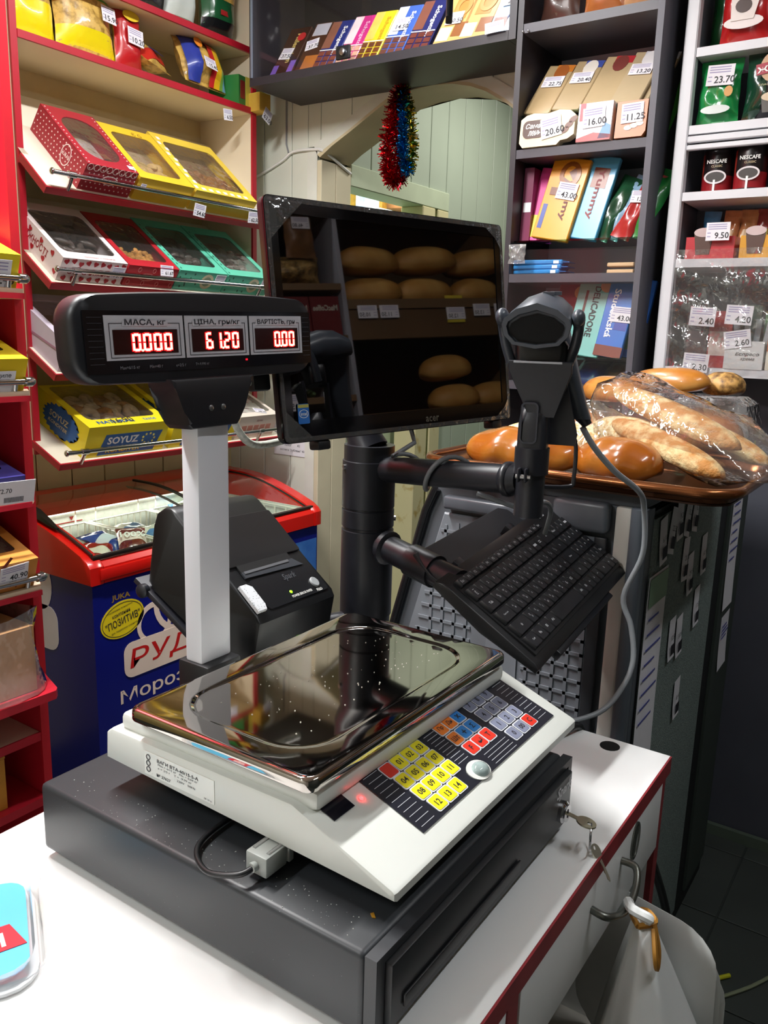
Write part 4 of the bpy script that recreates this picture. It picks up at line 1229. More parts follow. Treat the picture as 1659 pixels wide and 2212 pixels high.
for k_, (x_, w_, pr_, ex) in enumerate(((1.776, 0.196, '58.00', 'chrome rail end'), (1.978, 0.205, '66.20', 'price tag 66.20'))):
    lab = ('mint green cookie box with round cream seal, tag reading 58.00', 'mint green cookie box with round cream seal nearest the monitor')[k_]
    e = cookie_box('cookie_box', lab, at_row(3, x_), w_, 0.27, 0.066, mat('#5fc2a4', 0.45), 'lump', 'grey', (4, 4), 0.8, clabel=('dark biscuit in the mint box tagged 58.00', 'dark biscuit in the mint box next to the monitor')[k_], inner=mat('#3b302c', 0.6), zc=0.8)
    sl = [(ringprism(ell(0.026, 0.026, 18), ell(0.017, 0.017, 18), 0, 0.0004), FB(w_ * 0.62, 0.034))]
    P(e, 'printed_seal', joined(sl), mat('#d9d2b0', 0.5))
    P(e, 'printed_seal_centre', prism(ell(0.0165, 0.0165, 18), 0, 0.0004), mat('#8a9a80', 0.5), FB(w_ * 0.62, 0.034))
    P(e, 'printed_specks', joined([(prism(ell(0.003, 0.004, 8), 0, 0.0003), FB(rr.uniform(0.01, w_ * 0.45), rr.uniform(0.008, 0.058))) for _ in range(9)] + [(prism(ell(0.002, 0.005, 6), 0, 0.0003), Tr(0.010, 0.012 + i_ * 0.022, 0.0670)) for i_ in range(11)]), mat('#2a5a4a', 0.5))
    price_tag(e, Tr(w_ - 0.024, -0.0016, 0.044) @ FRONT, 0.042, 0.036, pr_)

# row 4 (mostly behind the scale display)
cols4 = ((1.372, 0.20, '#d9cfe0', 'pale lilac cookie box half hidden by the scale display'), (1.58, 0.20, '#d8b59a', 'tan cookie box behind the scale display'), (1.79, 0.20, '#cfd8c0', 'pale green cookie box behind the scale display'), (2.00, 0.19, '#e6ddc6', 'cream cookie box on the shelf above the wafer carton'))
for x_, w_, c_, lab in cols4:
    e = cookie_box('cookie_box', lab, at_row(4, x_), w_, 0.26, 0.085, mat(c_, 0.5), None, None, win=0.8, inner=mat('#b89b80', 0.6))
    P(e, 'printed_stripe', prism([(0.02, 0.02), (0.17, 0.03), (0.17, 0.036), (0.02, 0.026)], 0, 0.0004), mat('#b0567a', 0.5), FB(0, 0.02))
    P(e, 'flank_stripe', prism([(-0.11, 0.0), (0.11, 0.03), (0.11, 0.036), (-0.11, 0.006)], 0, 0.0004), mat('#b98aa4', 0.5), LB(0.13, 0.02))

# row 5
sy = mat('#efdc25', 0.42, n=(5, 0.04))
nav = mat('#2d5f9e', 0.45)
for k_, (x_, w_) in enumerate(((1.437, 0.288), (1.748, 0.275))):
    lab = ('yellow biscuit carton with blue panels at the open end of the shelf', 'second yellow biscuit carton with blue panels, partly behind the scale column')[k_]
    e = cookie_box('biscuit_carton', lab, at_row(5, x_), w_, 0.25, 0.098, sy, None, None, win=0.84, yr=(0.16, 0.97), inner=mat('#b98d4e', 0.6), cat='biscuit carton')
    rr = random.Random(9 + k_)
    for i_ in range(5):
        for j_ in range(4):
            T('ring_biscuit', 'glazed ring biscuit heaped in the ' + ('carton at the open end of the shelf', 'carton behind the scale column')[k_], 'biscuit', ck['ring'] if True else None, ckm['ring'] if (i_ + j_) % 3 else mat('#c08a4c', 0.7, n=(30, 0.3), bump=(50, 0.5)), at_row(5, x_) @ Tr(0.045 + i_ * 0.048 + rr.uniform(-0.008, 0.008), 0.068 + j_ * 0.046 + rr.uniform(-0.006, 0.006), 0.056 + rr.uniform(0.0, 0.012)) @ Rz(rr.uniform(0, 360)) @ Rx(rr.uniform(-30, 30)), 'ring biscuits in the yellow cartons')
    pt(e, 'lettering', 'NATURAL', 0.016, nav, Tr(w_ * 0.36, 0.022, 0.0992), w=w_ * 0.44, bold=0.03)
    pt(e, 'lettering', 'taste', 0.013, mat('#4a7ec2', 0.5), Tr(w_ * 0.78, 0.023, 0.0992))
    pt(e, 'handwriting', '16.90' if k_ == 0 else '30.50', 0.026, INK, Tr(w_ * 0.45, 0.026, 0.0996) @ Rz(4))
    bl_ = P(e, 'printed_panel', prism([(w_ * 0.16, 0.004), (w_ * 0.86, 0.004), (w_ * 0.93, 0.070), (w_ * 0.22, 0.070)], 0, 0.0004), nav, Tr(0, -0.0004, 0) @ FRONT)
    pt(e, 'lettering', 'SOYUZ', 0.024, WHITE, Tr(0, -0.0008, 0) @ FB(w_ * 0.44, 0.050), w=w_ * 0.38, bold=0.03)
    pt(e, 'lettering', 'KONDITER', 0.016, mat('#f0d020', 0.5), Tr(0, -0.0008, 0) @ FB(w_ * 0.46, 0.019), w=w_ * 0.42, bold=0.03, shear=0.2)
    star = [(math.cos(PI / 2 + i_ * PI / 5) * (0.0052 if i_ % 2 == 0 else 0.0022), math.sin(PI / 2 + i_ * PI / 5) * (0.0052 if i_ % 2 == 0 else 0.0022)) for i_ in range(10)]
    P(e, 'printed_stars', joined([(prism(star, 0, 0.0004), Tr(0, -0.0006, 0) @ FB(w_ * 0.76 + 0.022 * math.cos(a), 0.046 + 0.016 * math.sin(a))) for a in [2 * PI * i_ / 9 for i_ in range(9)]]), mat('#f6e46a', 0.5))
    # blue burst on the flank
    burst = [((0.080 if i_ % 2 == 0 else 0.070) * math.cos(2 * PI * i_ / 44) * 1.1, (0.046 if i_ % 2 == 0 else 0.040) * math.sin(2 * PI * i_ / 44)) for i_ in range(44)]
    P(e, 'printed_burst', prism(burst, 0, 0.0004), nav, LB(0.120, 0.050))
    P(e, 'flank_lettering', joined([(text('SOYUZ', 0.018, 0.09, 0.02), Tr(-0.0006, 0, 0) @ LB(0.13, 0.058)), (text('KONDITER', 0.011, 0.09, 0.02, 0.2), Tr(-0.0006, 0, 0) @ LB(0.13, 0.036))]), mat('#d9cf9a', 0.5))
e = cookie_box('wafer_carton', 'cream wafer carton with pale pink print by the end of the shelf', at_row(5, 2.036), 0.19, 0.26, 0.085, mat('#ece0d2', 0.45), None, None, win=0.86, yr=(0.1, 0.95), inner=mat('#e9e4da', 0.5), cat='wafer carton')
for k_ in range(5):
    T('wafer_bar', 'pale wrapped wafer bar inside the cream carton', 'wafer', box(0, 0.15, 0, 0.036, 0, 0.02, 0.004), mat('#efe9df', 0.4, n=(20, 0.1)), at_row(5, 2.036) @ Tr(0.02, 0.035 + k_ * 0.042, 0.055) @ Rz(rr.uniform(-3, 3)), 'wafer bars in the cream carton')
P(e, 'printed_wafers', joined([(box(0.02 + k_ * 0.03, 0.044 + k_ * 0.03, 0, 0.0005, 0.02, 0.05), Tr(0, -0.0008, 0)) for k_ in range(5)]), mat('#cf9080', 0.5))
pt(e, 'lettering', 'Артек', 0.010, mat('#8a3030', 0.5), FB(0.10, 0.066), shear=0.3)
price_tag(e, Tr(0.12, 0.03, 0.0866) @ Rz(-20), 0.045, 0.03, '68.00')

# ---- bags of pasta on the flat shelf
PZ = 2.1385
clear_pasta = mat('#d8b25a', 0.35, n=(60, 0.5), hex2='#8d6a20', th=(0.45, 0.7), coat=0.5, bump=(70, 0.5))


def bag(name, label, M_, w, h, t, m, cat='packet', group=None, seed=1, wob=0.004, parts=()):
    e = E(name, label, cat, M_, group)
    P(e, 'bag', pillow(w, h, t, 0.012, wob, seed), m)
    for (nm, z0, z1, c_) in parts:
        P(e, nm, pillow_band(w, h, t, z0, z1, seed, wob), c_)
    return e


def pillow_band(w, h, t, z0, z1, seed, wob, off=0.0012):
    """printed band round the front of a bag between two heights"""
    rr = random.Random(seed)
    ph = [rr.uniform(0, 6.28) for _ in range(4)]
    nu, nv = 12, 14

    def fn(u, q):
        v = (z0 + (z1 - z0) * q)
        e_ = min(v, 1 - v) * h
        k = 0.04 if e_ < 0.012 else min(1.0, 0.04 + ((e_ - 0.012) / (h * 0.22)) ** 0.6)
        x = (u - 0.5) * w * (1 - 0.06 * k) * 1.0
        qq = 1 - (2 * u - 1) ** 4
        y = -t / 2 * k * max(qq, 0.03) + wob * math.sin(u * 9 + ph[0] + v * 5) * math.sin(v * 11 + ph[1]) * k - off
        return (x, y, v * h)
    return sheet(fn, nu, max(3, int(nv * (z1 - z0))))


yl = mat('#f0dc12', 0.3, coat=0.4)
e = bag('pasta_bag', 'clear bag of pasta with a yellow foot at the corner of the top shelf', Tr(1.47, 2.175, PZ) @ Rx(-8), 0.17, 0.26, 0.075, clear_pasta, 'pasta bag', 'pasta bags', 3, parts=(('yellow_foot', 0.06, 0.40, yl),))
price_tag(e, Tr(0.0, -0.045, 0.155) @ Rx(82) @ Rz(-20), 0.05, 0.034, '14.20')
e = bag('pasta_bag', 'large bag of pasta with blue sky and green meadow print', Tr(1.645, 2.165, PZ) @ Rx(-8), 0.20, 0.28, 0.085, clear_pasta, 'pasta bag', 'pasta bags', 4, parts=(('yellow_foot', 0.04, 0.26, yl), ('green_meadow', 0.56, 0.72, mat('#58a83a', 0.3, coat=0.4)), ('blue_sky', 0.72, 0.97, mat('#5f9fd2', 0.3, n=(8, 0.2), coat=0.4))))
price_tag(e, Tr(0.055, -0.049, 0.125) @ Rx(84) @ Rz(-4), 0.046, 0.046, '15.90')
e = bag('noodle_bag', 'small red bag of noodles with a yellow oval badge', Tr(1.785, 2.155, PZ) @ Rx(-6), 0.10, 0.19, 0.055, clear_pasta, 'noodle bag', 'pasta bags', 6, parts=(('red_label', 0.08, 0.9, mat('#b81a20', 0.3, coat=0.4)),))
P(e, 'badge', prism(ell(0.030, 0.014), 0, 0.001), mat('#e6c828', 0.4), Tr(-0.004, -0.034, 0.150) @ FRONT)
price_tag(e, Tr(0.006, -0.035, 0.095) @ Rx(88) @ Rz(-4), 0.055, 0.046, '10.20')
e = bag('pasta_bag', 'blue labelled bag of vermicelli slumped on the shelf', Tr(1.895, 2.135, PZ + 0.036) @ Rz(24) @ Rx(-58), 0.13, 0.17, 0.06, clear_pasta, 'pasta bag', 'pasta bags', 8, parts=(('blue_label', 0.55, 0.85, mat('#2a3f9a', 0.3)), ('red_label', 0.12, 0.35, mat('#c02a20', 0.3))))
P(e, 'blue_square', box(-0.02, 0.022, -0.0345, -0.0335, 0.03, 0.065), mat('#24329a', 0.4))
e = bag('pasta_bag', 'bag of short pasta with red, yellow and sky blue stripes, tag 15.40', Tr(2.075, 2.135, PZ + 0.030) @ Rz(4) @ Rx(-24), 0.19, 0.165, 0.085, clear_pasta, 'pasta bag', 'pasta bags', 9, parts=())
for x0, x1, c_ in ((-0.085, -0.035, '#2b3c9a'), (0.005, 0.028, '#c41e26'), (0.028, 0.056, '#e8b81e'), (0.056, 0.072, '#7aa83c'), (0.072, 0.088, '#7fb4d8')):
    def fs(u, v, x0=x0, x1=x1):
        q = 1 - (2 * ((x0 + (x1 - x0) * u) / 0.19)) ** 4
        return (x0 + (x1 - x0) * u, -0.0425 * max(q, 0.05) * min(1, 0.04 + ((max(0, min(v, 1 - v) * 0.165 - 0.012)) / 0.0363) ** 0.6) - 0.0055, v * 0.165)
    P(e, 'printed_stripe', sheet(fs, 4, 10), mat(c_, 0.3, n=(30, 0.15), coat=0.4))
P(e, 'orange_spot', prism(ell(0.018, 0.016), 0, 0.001), mat('#e88a2a', 0.4), Tr(-0.040, -0.053, 0.11) @ FRONT)
price_tag(e, Tr(-0.012, -0.055, 0.045) @ FRONT @ Rz(-6), 0.05, 0.038, '15.40')
e = E('tea_box', 'green and yellow tea box lying at the end of the pasta shelf', 'tea box', Tr(2.205, 2.115, PZ) @ Rz(10))
P(e, 'carton', box(-0.03, 0.034, -0.02, 0.10, 0, 0.09), mat('#2c7a3a', 0.4))
P(e, 'yellow_end', box(0.008, 0.0355, -0.0215, -0.0205, 0.0, 0.092), mat('#e6dc5a', 0.5))
P(e, 'red_panel', box(-0.022, 0.004, -0.0212, -0.0205, 0.02, 0.075), mat('#8c2a24', 0.5))
e = E('tea_box', 'small yellow box hanging over the edge of the pasta shelf', 'tea box', Tr(2.262, 2.075, 2.125) @ Rz(-4))
P(e, 'carton', box(-0.028, 0.022, -0.03, 0.06, 0, 0.055), mat('#d9b24a', 0.5))
P(e, 'top_flap', box(-0.028, 0.022, -0.03, 0.06, 0.0552, 0.057), mat('#e6dc5a', 0.5))
price_tag(None, Tr(2.262, 2.040, 2.112) @ FRONT @ Rz(-28), 0.04, 0.042, '63.00', top=('white price tag dangling under the small yellow box', 'price tag'))
price_tag(None, Tr(2.125, 2.088, 2.092) @ FRONT @ Rz(6), 0.04, 0.034, '6.50', top=('pale price tag hanging below the edge of the pasta shelf', 'price tag'))
# top shelf
TZ = 2.3235
e = bag('rice_bag', 'dark green bag with a clear window on the top shelf', Tr(2.155, 2.165, TZ), 0.15, 0.24, 0.08, mat('#1e5a34', 0.25, coat=0.5), 'rice bag', 'bags on the top shelf', 12, parts=(('noodle_window', 0.5, 0.75, clear_pasta), ('red_band', 0.78, 0.95, mat('#8a2018', 0.3)), ('black_foot', 0.04, 0.25, mat('#16181a', 0.2, coat=0.5))))
P(e, 'red_badge', box(-0.02, 0.015, -0.0415, -0.0405, 0.075, 0.09), mat('#b02a2a', 0.4))
e = bag('cereal_bag', 'pale green carton shaped bag with printed cup on the top shelf', Tr(2.00, 2.175, TZ), 0.13, 0.25, 0.07, mat('#a9bfae', 0.35, coat=0.3), 'cereal bag', 'bags on the top shelf', 13, parts=(('white_panel', 0.12, 0.38, mat('#cfd8d2', 0.4)),))
e = bag('cereal_bag', 'dark packet with a glossy fold on the top shelf', Tr(1.88, 2.165, TZ), 0.11, 0.22, 0.06, mat('#2a2c2a', 0.2, coat=0.6), 'cereal bag', 'bags on the top shelf', 14)

# ================================================================== near shelf unit, red
rx = E('shelf_unit', 'red shelf unit with chrome rails standing beside the freezer', 'shelf unit', I4)
RX = 0.966
sp_ = P(rx, 'side_panel', box(RX - 0.018, RX, 1.50, 1.775, 0.0, 2.55), RED)
P(sp_, 'edge_band', box(RX - 0.0185, RX + 0.0005, 1.494, 1.50, 0.0, 2.55), mat('#c11c2a', 0.4))
P(rx, 'side_panel', box(0.16, 0.178, 1.50, 1.775, 0.0, 2.55), RED)
P(rx, 'back_panel', box(0.178, RX - 0.018, 1.765, 1.775, 0.0, 2.55), mat('#8f1622', 0.5))
LV = (1.455, 1.268, 1.062, 0.885, 0.545, 0.40)
cream2 = mat('#e8d9bc', 0.42, n=(4, 0.05))
for k_, z_ in enumerate(LV):
    fr0 = (1.44, 1.44, 1.455, 1.44, 1.50, 1.49)[k_]
    b_ = P(rx, 'shelf_board', box(0.179, RX - 0.019 if fr0 >= 1.49 else RX - 0.002, fr0, 1.764, z_, z_ + 0.018) if fr0 >= 1.49 else prism([(0.179, fr0), (RX - 0.034, fr0), (RX - 0.004, 1.492), (RX - 0.019, 1.492), (RX - 0.019, 1.764), (0.179, 1.764)], z_, z_ + 0.018), cream2 if k_ != 5 else RED)
    P(b_, 'edge_band', box(0.179, RX - (0.034 if fr0 < 1.49 else 0.019), fr0 - 0.004, fr0, z_ - 0.0005, z_ + (0.0185 if k_ in (4, 5) else 0.010)), RED)
    if k_ in (0, 1, 3):
        rl = P(rx, 'rail', tube([(0.2, 1.440, z_ + 0.036), (RX - 0.030, 1.440, z_ + 0.036)], 0.006, 10), CHROME)
        P(rl, 'rail_cap', tube([(RX - 0.042, 1.440, z_ + 0.036), (RX - 0.028, 1.440, z_ + 0.036), (RX - 0.022, 1.440, z_ + 0.036)], [0.009, 0.0095, 0.006], 12), CHROME)
        P(rl, 'rail_post', tube([(RX - 0.06, 1.446, z_ + 0.017), (RX - 0.06, 1.442, z_ + 0.033)], 0.005, 8), CHROME)
dp = P(rx, 'shelf_board', prism([(0.179, 1.415), (0.925, 1.400), (0.935, 1.41), (RX - 0.004, 1.492), (RX - 0.019, 1.492), (RX - 0.019, 1.764), (0.179, 1.764)], 0.675, 0.693), RED)


def near_box(name, label, x0, x1, y0, z0, h, l, c_, cat='box', tilt=20, parts=None):
    e = E(name, label, cat, Tr(x0, y0, z0) @ Rx(tilt), 'boxes on the red shelf unit')
    w_ = x1 - x0
    P(e, 'carton', joined([(box(0, w_, 0, 0.0015, 0, h), I4), (box(0, w_, l - 0.0015, l, 0, h), I4), (box(0, 0.0015, 0.0015, l - 0.0015, 0, h), I4), (box(w_ - 0.0015, w_, 0.0015, l - 0.0015, 0, h), I4), (box(0, w_, 0, l, -0.0015, 0), I4)]), mat(c_, 0.42, n=(6, 0.06)))
    P(e, 'lid', lid_ring(w_, l, rrect(w_ * 0.84, l * 0.72, 0.01, 5, w_ / 2, l * 0.56), h), mat(c_, 0.42, n=(6, 0.06)))
    P(e, 'window_film', box(w_ * 0.06, w_ * 0.94, l * 0.18, l * 0.94, h - 0.002, h - 0.0016), WRAP)
    P(e, 'contents', box(0.003, w_ - 0.003, 0.003, l - 0.003, 0.001, h * 0.7), mat('#6b4a34', 0.6, n=(40, 0.5), bump=(60, 0.6)), kind='stuff')
    return e


e = near_box('sweet_box', 'yellow sweet box on the upper rail of the red unit', 0.66, 0.926, 1.452, LV[0] + 0.020, 0.060, 0.20, '#e7cf22')
price_tag(e, Tr(0.225, -0.002, 0.025) @ FRONT, 0.05, 0.05, '28.40')
e = near_box('sweet_box', 'yellow sweet box with handwritten tag on the red unit', 0.66, 0.928, 1.452, LV[1] + 0.020, 0.062, 0.20, '#e2c21c')
tg = P(e, 'price_card', box(0.13, 0.245, -0.004, -0.003, -0.012, 0.040), PAPER)
pt(e, 'handwriting', 'крокодиле', 0.009, INK, Tr(0.205, -0.0046, 0.030) @ FRONT, w=0.062)
pt(e, 'handwriting', '32.50', 0.011, INK, Tr(0.200, -0.0046, 0.013) @ FRONT)
e = near_box('sweet_box', 'purple chocolate box with a barcode tag on the red unit', 0.66, 0.918, 1.458, LV[2] + 0.020, 0.045, 0.20, '#3f3a86', tilt=14)
tg = P(e, 'price_card', box(0.155, 0.265, -0.006, -0.005, 0.000, 0.046), PAPER, Rz(-4))
pt(e, 'price_figures', '72.70', 0.009, INK, Rz(-4) @ Tr(0.205, -0.0066, 0.028) @ FRONT)
P(e, 'barcode', boxes([(0.205 + i_ * 0.0026, 0.2062 + i_ * 0.0026, -0.0066, -0.0062, 0.004, 0.014) for i_ in range(15)]), INK, Rz(-4))
e = near_box('sweet_box', 'orange biscuit box with a tag reading 40.90 on the red unit', 0.66, 0.924, 1.452, LV[3] + 0.020, 0.062, 0.20, '#c9853a')
P(e, 'printed_swirls', joined([(prism([(0, 0), (0.03, 0.012), (0.028, 0.018), (0, 0.008)], 0, 0.0004), FB(0.02 + i_ * 0.034, 0.004 + 0.022 * (i_ % 3)) @ Rz(35)) for i_ in range(7)]), mat('#7a2f1c', 0.5))
price_tag(e, Tr(0.215, -0.0016, 0.040) @ FRONT @ Rz(4), 0.058, 0.036, '40.90')
e = E('wrapped_carton', 'brown cardboard carton in clear plastic wrap on the red unit', 'carton', Tr(0.66, 1.432, 0.6945))
P(e, 'carton', box(0, 0.245, 0, 0.28, 0, 0.135), mat('#b98a5c', 0.6, n=(7, 0.12)))


def wrapf(u, v):
    a = u * 2 * PI
    k = 1.0 + 0.25 * max(0, 0.3 - v)
    x_ = 0.1225 + (0.140 * k) * max(-1, min(1, 1.25 * math.cos(a))) + 0.004 * math.sin(9 * a + 7 * v)
    y_ = 0.14 + (0.150 * k) * max(-1, min(1, 1.25 * math.sin(a))) + 0.004 * math.sin(11 * a + 5 * v)
    return (x_, y_ - 0.008, 0.001 + v * 0.165 + 0.006 * math.sin(5 * a) * v)


P(e, 'plastic_wrap', sheet(wrapf, 40, 10), film(refl=1.8, bump=(26, 1.0), clear=0.9, rough=0.1, haze=0.10))
e = E('orange_box', 'orange carton on the lowest red shelf', 'box', Tr(0.70, 1.51, 0.418))
P(e, 'carton', box(0, 0.17, 0, 0.2, 0, 0.112), mat('#c98a2c', 0.5, n=(14, 0.25)))
P(e, 'lid', box(-0.001, 0.171, -0.001, 0.201, 0.113, 0.118), mat('#b87a24', 0.5))
# ================================================================== ice cream freezer
FX0, FX1, FY0, FY1 = 1.302, 2.272, 1.792, 2.330
fz = E('chest_freezer', 'ice cream chest freezer, blue with red rim and curved glass lids', 'freezer', I4)
blue = specks('#131a78', '#6f8fe0', 9, 0.035, 0.22)
P(fz, 'cabinet', joined([(box(FX0 + 0.012, FX1 - 0.012, FY0 + 0.010, FY0 + 0.018, 0.04, 0.745), I4), (box(FX0 + 0.012, FX0 + 0.02, FY0 + 0.018, FY1 - 0.01, 0.04, 0.745), I4), (box(FX1 - 0.02, FX1 - 0.012, FY0 + 0.018, FY1 - 0.01, 0.04, 0.745), I4), (box(FX0 + 0.02, FX1 - 0.02, FY1 - 0.018, FY1 - 0.01, 0.04, 0.745), I4)]), blue)
P(fz, 'plinth', box(FX0 + 0.03, FX1 - 0.03, FY0 + 0.04, FY1 - 0.03, 0.0, 0.045), BLACK)
red = mat('#d8170f', 0.25, n=(4, 0.04), coat=0.5)


def lid_z(y):
    t = (y - 1.80) / 0.37
    return 0.806 + 0.092 * math.sin(max(0, min(1, t)) * PI / 2)


ck_ = [(FY0, 0.738), (FY0, 0.786), (FY0 + 0.012, 0.800)] + [(y, lid_z(y) - 0.004) for y in (1.83, 1.88, 1.93, 1.98, 2.03, 2.08, 2.13, 2.18, 2.23)] + [(2.26, 0.897), (FY1, 0.897), (FY1, 0.738)]
P(fz, 'end_cheek', prism(ck_, FX0, FX0 + 0.045, 'x', 0.005, 2), red)
P(fz, 'end_cheek', prism(ck_, FX1 - 0.045, FX1, 'x', 0.005, 2), red)
P(fz, 'front_rim', prism([(FY0 + 0.001, 0.739), (FY0 + 0.001, 0.784), (FY0 + 0.012, 0.796), (FY0 + 0.040, 0.800), (FY0 + 0.040, 0.739)], FX0 + 0.045, FX1 - 0.045, 'x'), red)
P(fz, 'rim_step', box(FX0 + 0.03, FX0 + 0.30, FY0 - 0.006, FY0 + 0.001, 0.748, 0.780, 0.004), red)
P(fz, 'rear_hood', prism([(2.20, 0.842), (2.212, 0.878), (2.245, 0.894), (FY1 - 0.001, 0.894), (FY1 - 0.001, 0.739), (2.24, 0.739), (2.24, 0.836)], FX0 + 0.045, FX1 - 0.045, 'x'), mat('#e2391d', 0.35, coat=0.3))
lin_ = mat('#dfe3de', 0.5, n=(60, 0.15), bump=(80, 0.4))
P(fz, 'inner_liner', joined([(box(FX0 + 0.046, FX1 - 0.046, FY0 + 0.041, 2.239, 0.30, 0.31), I4), (box(FX0 + 0.0455, FX0 + 0.05, FY0 + 0.041, 2.239, 0.31, 0.80), I4), (box(FX1 - 0.05, FX1 - 0.0455, FY0 + 0.041, 2.239, 0.31, 0.80), I4), (box(FX0 + 0.05, FX1 - 0.05, FY0 + 0.0405, FY0 + 0.046, 0.31, 0.785), I4), (box(FX0 + 0.05, FX1 - 0.05, 2.232, 2.239, 0.31, 0.838), I4)]), lin_)
P(fz, 'fill_line', joined([(box(FX0 + 0.10, FX0 + 0.30, 2.2300, 2.2315, 0.800, 0.803), I4), (prism([(-0.008, 0.007), (0.008, 0.007), (0, -0.006)], 0, 0.001), Tr(FX0 + 0.13, 2.2298, 0.812) @ FRONT), (prism([(-0.008, 0.007), (0.008, 0.007), (0, -0.006)], 0, 0.001), Tr(FX0 + 0.26, 2.2298, 0.812) @ FRONT)]), mat('#a02020', 0.5))
# curved sliding lids
for k_, (x0, x1, dz) in enumerate(((FX0 + 0.022, 1.815, 0.0025), (1.775, FX1 - 0.030, -0.0135))):
    ld = P(fz, 'glass_lid', sheet(lambda u, v, x0=x0, x1=x1, dz=dz: (x0 + (x1 - x0) * u, 1.815 + v * 0.425, lid_z(1.815 + v * 0.425) + dz), 4, 22), film('#f4fff4', 1.0, None, 0.95))
    fp_ = [(1.815 + v * 0.0425, lid_z(1.815 + v * 0.0425) + dz) for v in range(11)]
    gfr = mat('#2b2420', 0.4)
    edge_x = (x1 - 0.004, x1 + 0.006) if k_ == 0 else (x1 - 0.016, x1)
    P(ld, 'lid_edge', prism([(y, z + 0.0035) for y, z in fp_] + [(y, z - 0.0035) for y, z in fp_[::-1]], edge_x[0], edge_x[1], 'x'), gfr)
    P(ld, 'lid_edge', prism([(y, z + 0.003) for y, z in fp_] + [(y, z - 0.003) for y, z in fp_[::-1]], x0, x0 + 0.006, 'x'), gfr)
    P(ld, 'lid_front_bar', box(x0, x1, 1.806, 1.822, 0.802 + min(dz, 0) * 0.3, 0.812 + min(dz, 0) * 0.3, 0.002), mat('#1d1714', 0.35))
P(fz, 'lid_handle', loft([[(x_, y_, z_) for x_, z_ in ((1.318 + w_, z0), (1.318 + w_, z0 + h_), (1.318 - w_, z0 + h_), (1.318 - w_, z0))] for y_, z0, w_, h_ in ((1.945, 0.866, 0.004, 0.004), (1.98, 0.874, 0.008, 0.012), (2.03, 0.888, 0.010, 0.020), (2.09, 0.900, 0.010, 0.020))]), mat('#15130f', 0.3))
P(fz, 'added_glow_strip', box(FX0 + 0.08, FX1 - 0.08, 2.222, 2.2305, 0.832, 0.840), mat('#fff6e8', 0.4, emit=2))  # glowing strip added to brighten the freezer inside
area('freezer_fill_light', ((FX0 + FX1) / 2 - 0.1, 2.205, 0.832), 0.7, 0.02, 0.45, (1.0, 0.97, 0.9), (R(-25), 0, 0))  # added fill light that goes with the glowing strip
# wire baskets
wm = mat('#f1eee4', 0.4)


def wire_frame(x0, x1, y0, y1, z0, z1, nx=9, ny=7):
    seg = []
    for z_ in (z0, z1):
        seg += [((x0, y0, z_), (x1, y0, z_)), ((x1, y0, z_), (x1, y1, z_)), ((x1, y1, z_), (x0, y1, z_)), ((x0, y1, z_), (x0, y0, z_))]
    for i_ in range(nx + 1):
        x_ = x0 + (x1 - x0) * i_ / nx
        seg += [((x_, y0, z0), (x_, y0, z1)), ((x_, y1, z0), (x_, y1, z1))]
    for i_ in range(ny + 1):
        y_ = y0 + (y1 - y0) * i_ / ny
        seg += [((x0, y_, z0), (x0, y_, z1)), ((x1, y_, z0), (x1, y_, z1)), ((x0, y_, z0), (x1, y_, z0))]
    return joined([(tube([a, b], 0.0030, 5), I4) for a, b in seg])


BK = ((1.36, 1.60), (1.615, 1.845), (1.86, 2.21))
for k_, (x0, x1) in enumerate(BK):
    b_ = T('wire_basket', ('white wire basket with red and blue packets in the freezer', 'white wire basket with pale packets in the middle of the freezer', 'white wire basket under the far freezer lid')[k_], 'basket', wire_frame(x0, x1, 1.855, 2.215, 0.66, 0.795), wm, I4, 'freezer baskets')
    P(b_, 'hanger', joined([(tube([(x0 + 0.03, 2.2205, 0.79), (x0 + 0.03, 2.2205, 0.862), (x1 - 0.03, 2.2205, 0.862), (x1 - 0.03, 2.2205, 0.79)], 0.003, 6), I4), (tube([(x0, 2.215, 0.793), (x0 + 0.03, 2.2205, 0.793)], 0.003, 5), I4)]), wm)
rr = random.Random(21)
ice = [('#a02a1c', 'red and gold'), ('#2a4a9c', 'blue'), ('#6b1f22', 'maroon'), ('#e9e4d4', 'white'), ('#d9d6c6', 'cream'), ('#c9b04a', 'gold'), ('#4a8ad0', 'sky blue')]
spots = [(1.43, 1.93, 0, 'red and gold ice cream packet nearest the freezer corner'), (1.52, 1.99, 1, 'blue ice cream packet beside the red and gold one'), (1.53, 1.90, 2, 'maroon ice cream packet with white letters'), (1.43, 2.06, 2, 'maroon ice cream packet deeper in the basket'), (1.68, 1.95, 3, 'white ice cream packet in the middle basket'), (1.77, 2.02, 4, 'cream ice cream packet in the middle basket'), (1.70, 2.09, 3, 'white ice cream packet at the back of the middle basket'), (1.78, 1.90, 5, 'gold ice cream packet in the middle basket'), (1.93, 2.12, 6, 'sky blue ice cream packet in the far basket'), (2.02, 2.05, 5, 'gold ice cream packet in the far basket'), (2.10, 2.14, 4, 'cream ice cream packet in the far basket'), (1.92, 1.98, 0, 'red ice cream packet in the far basket')]
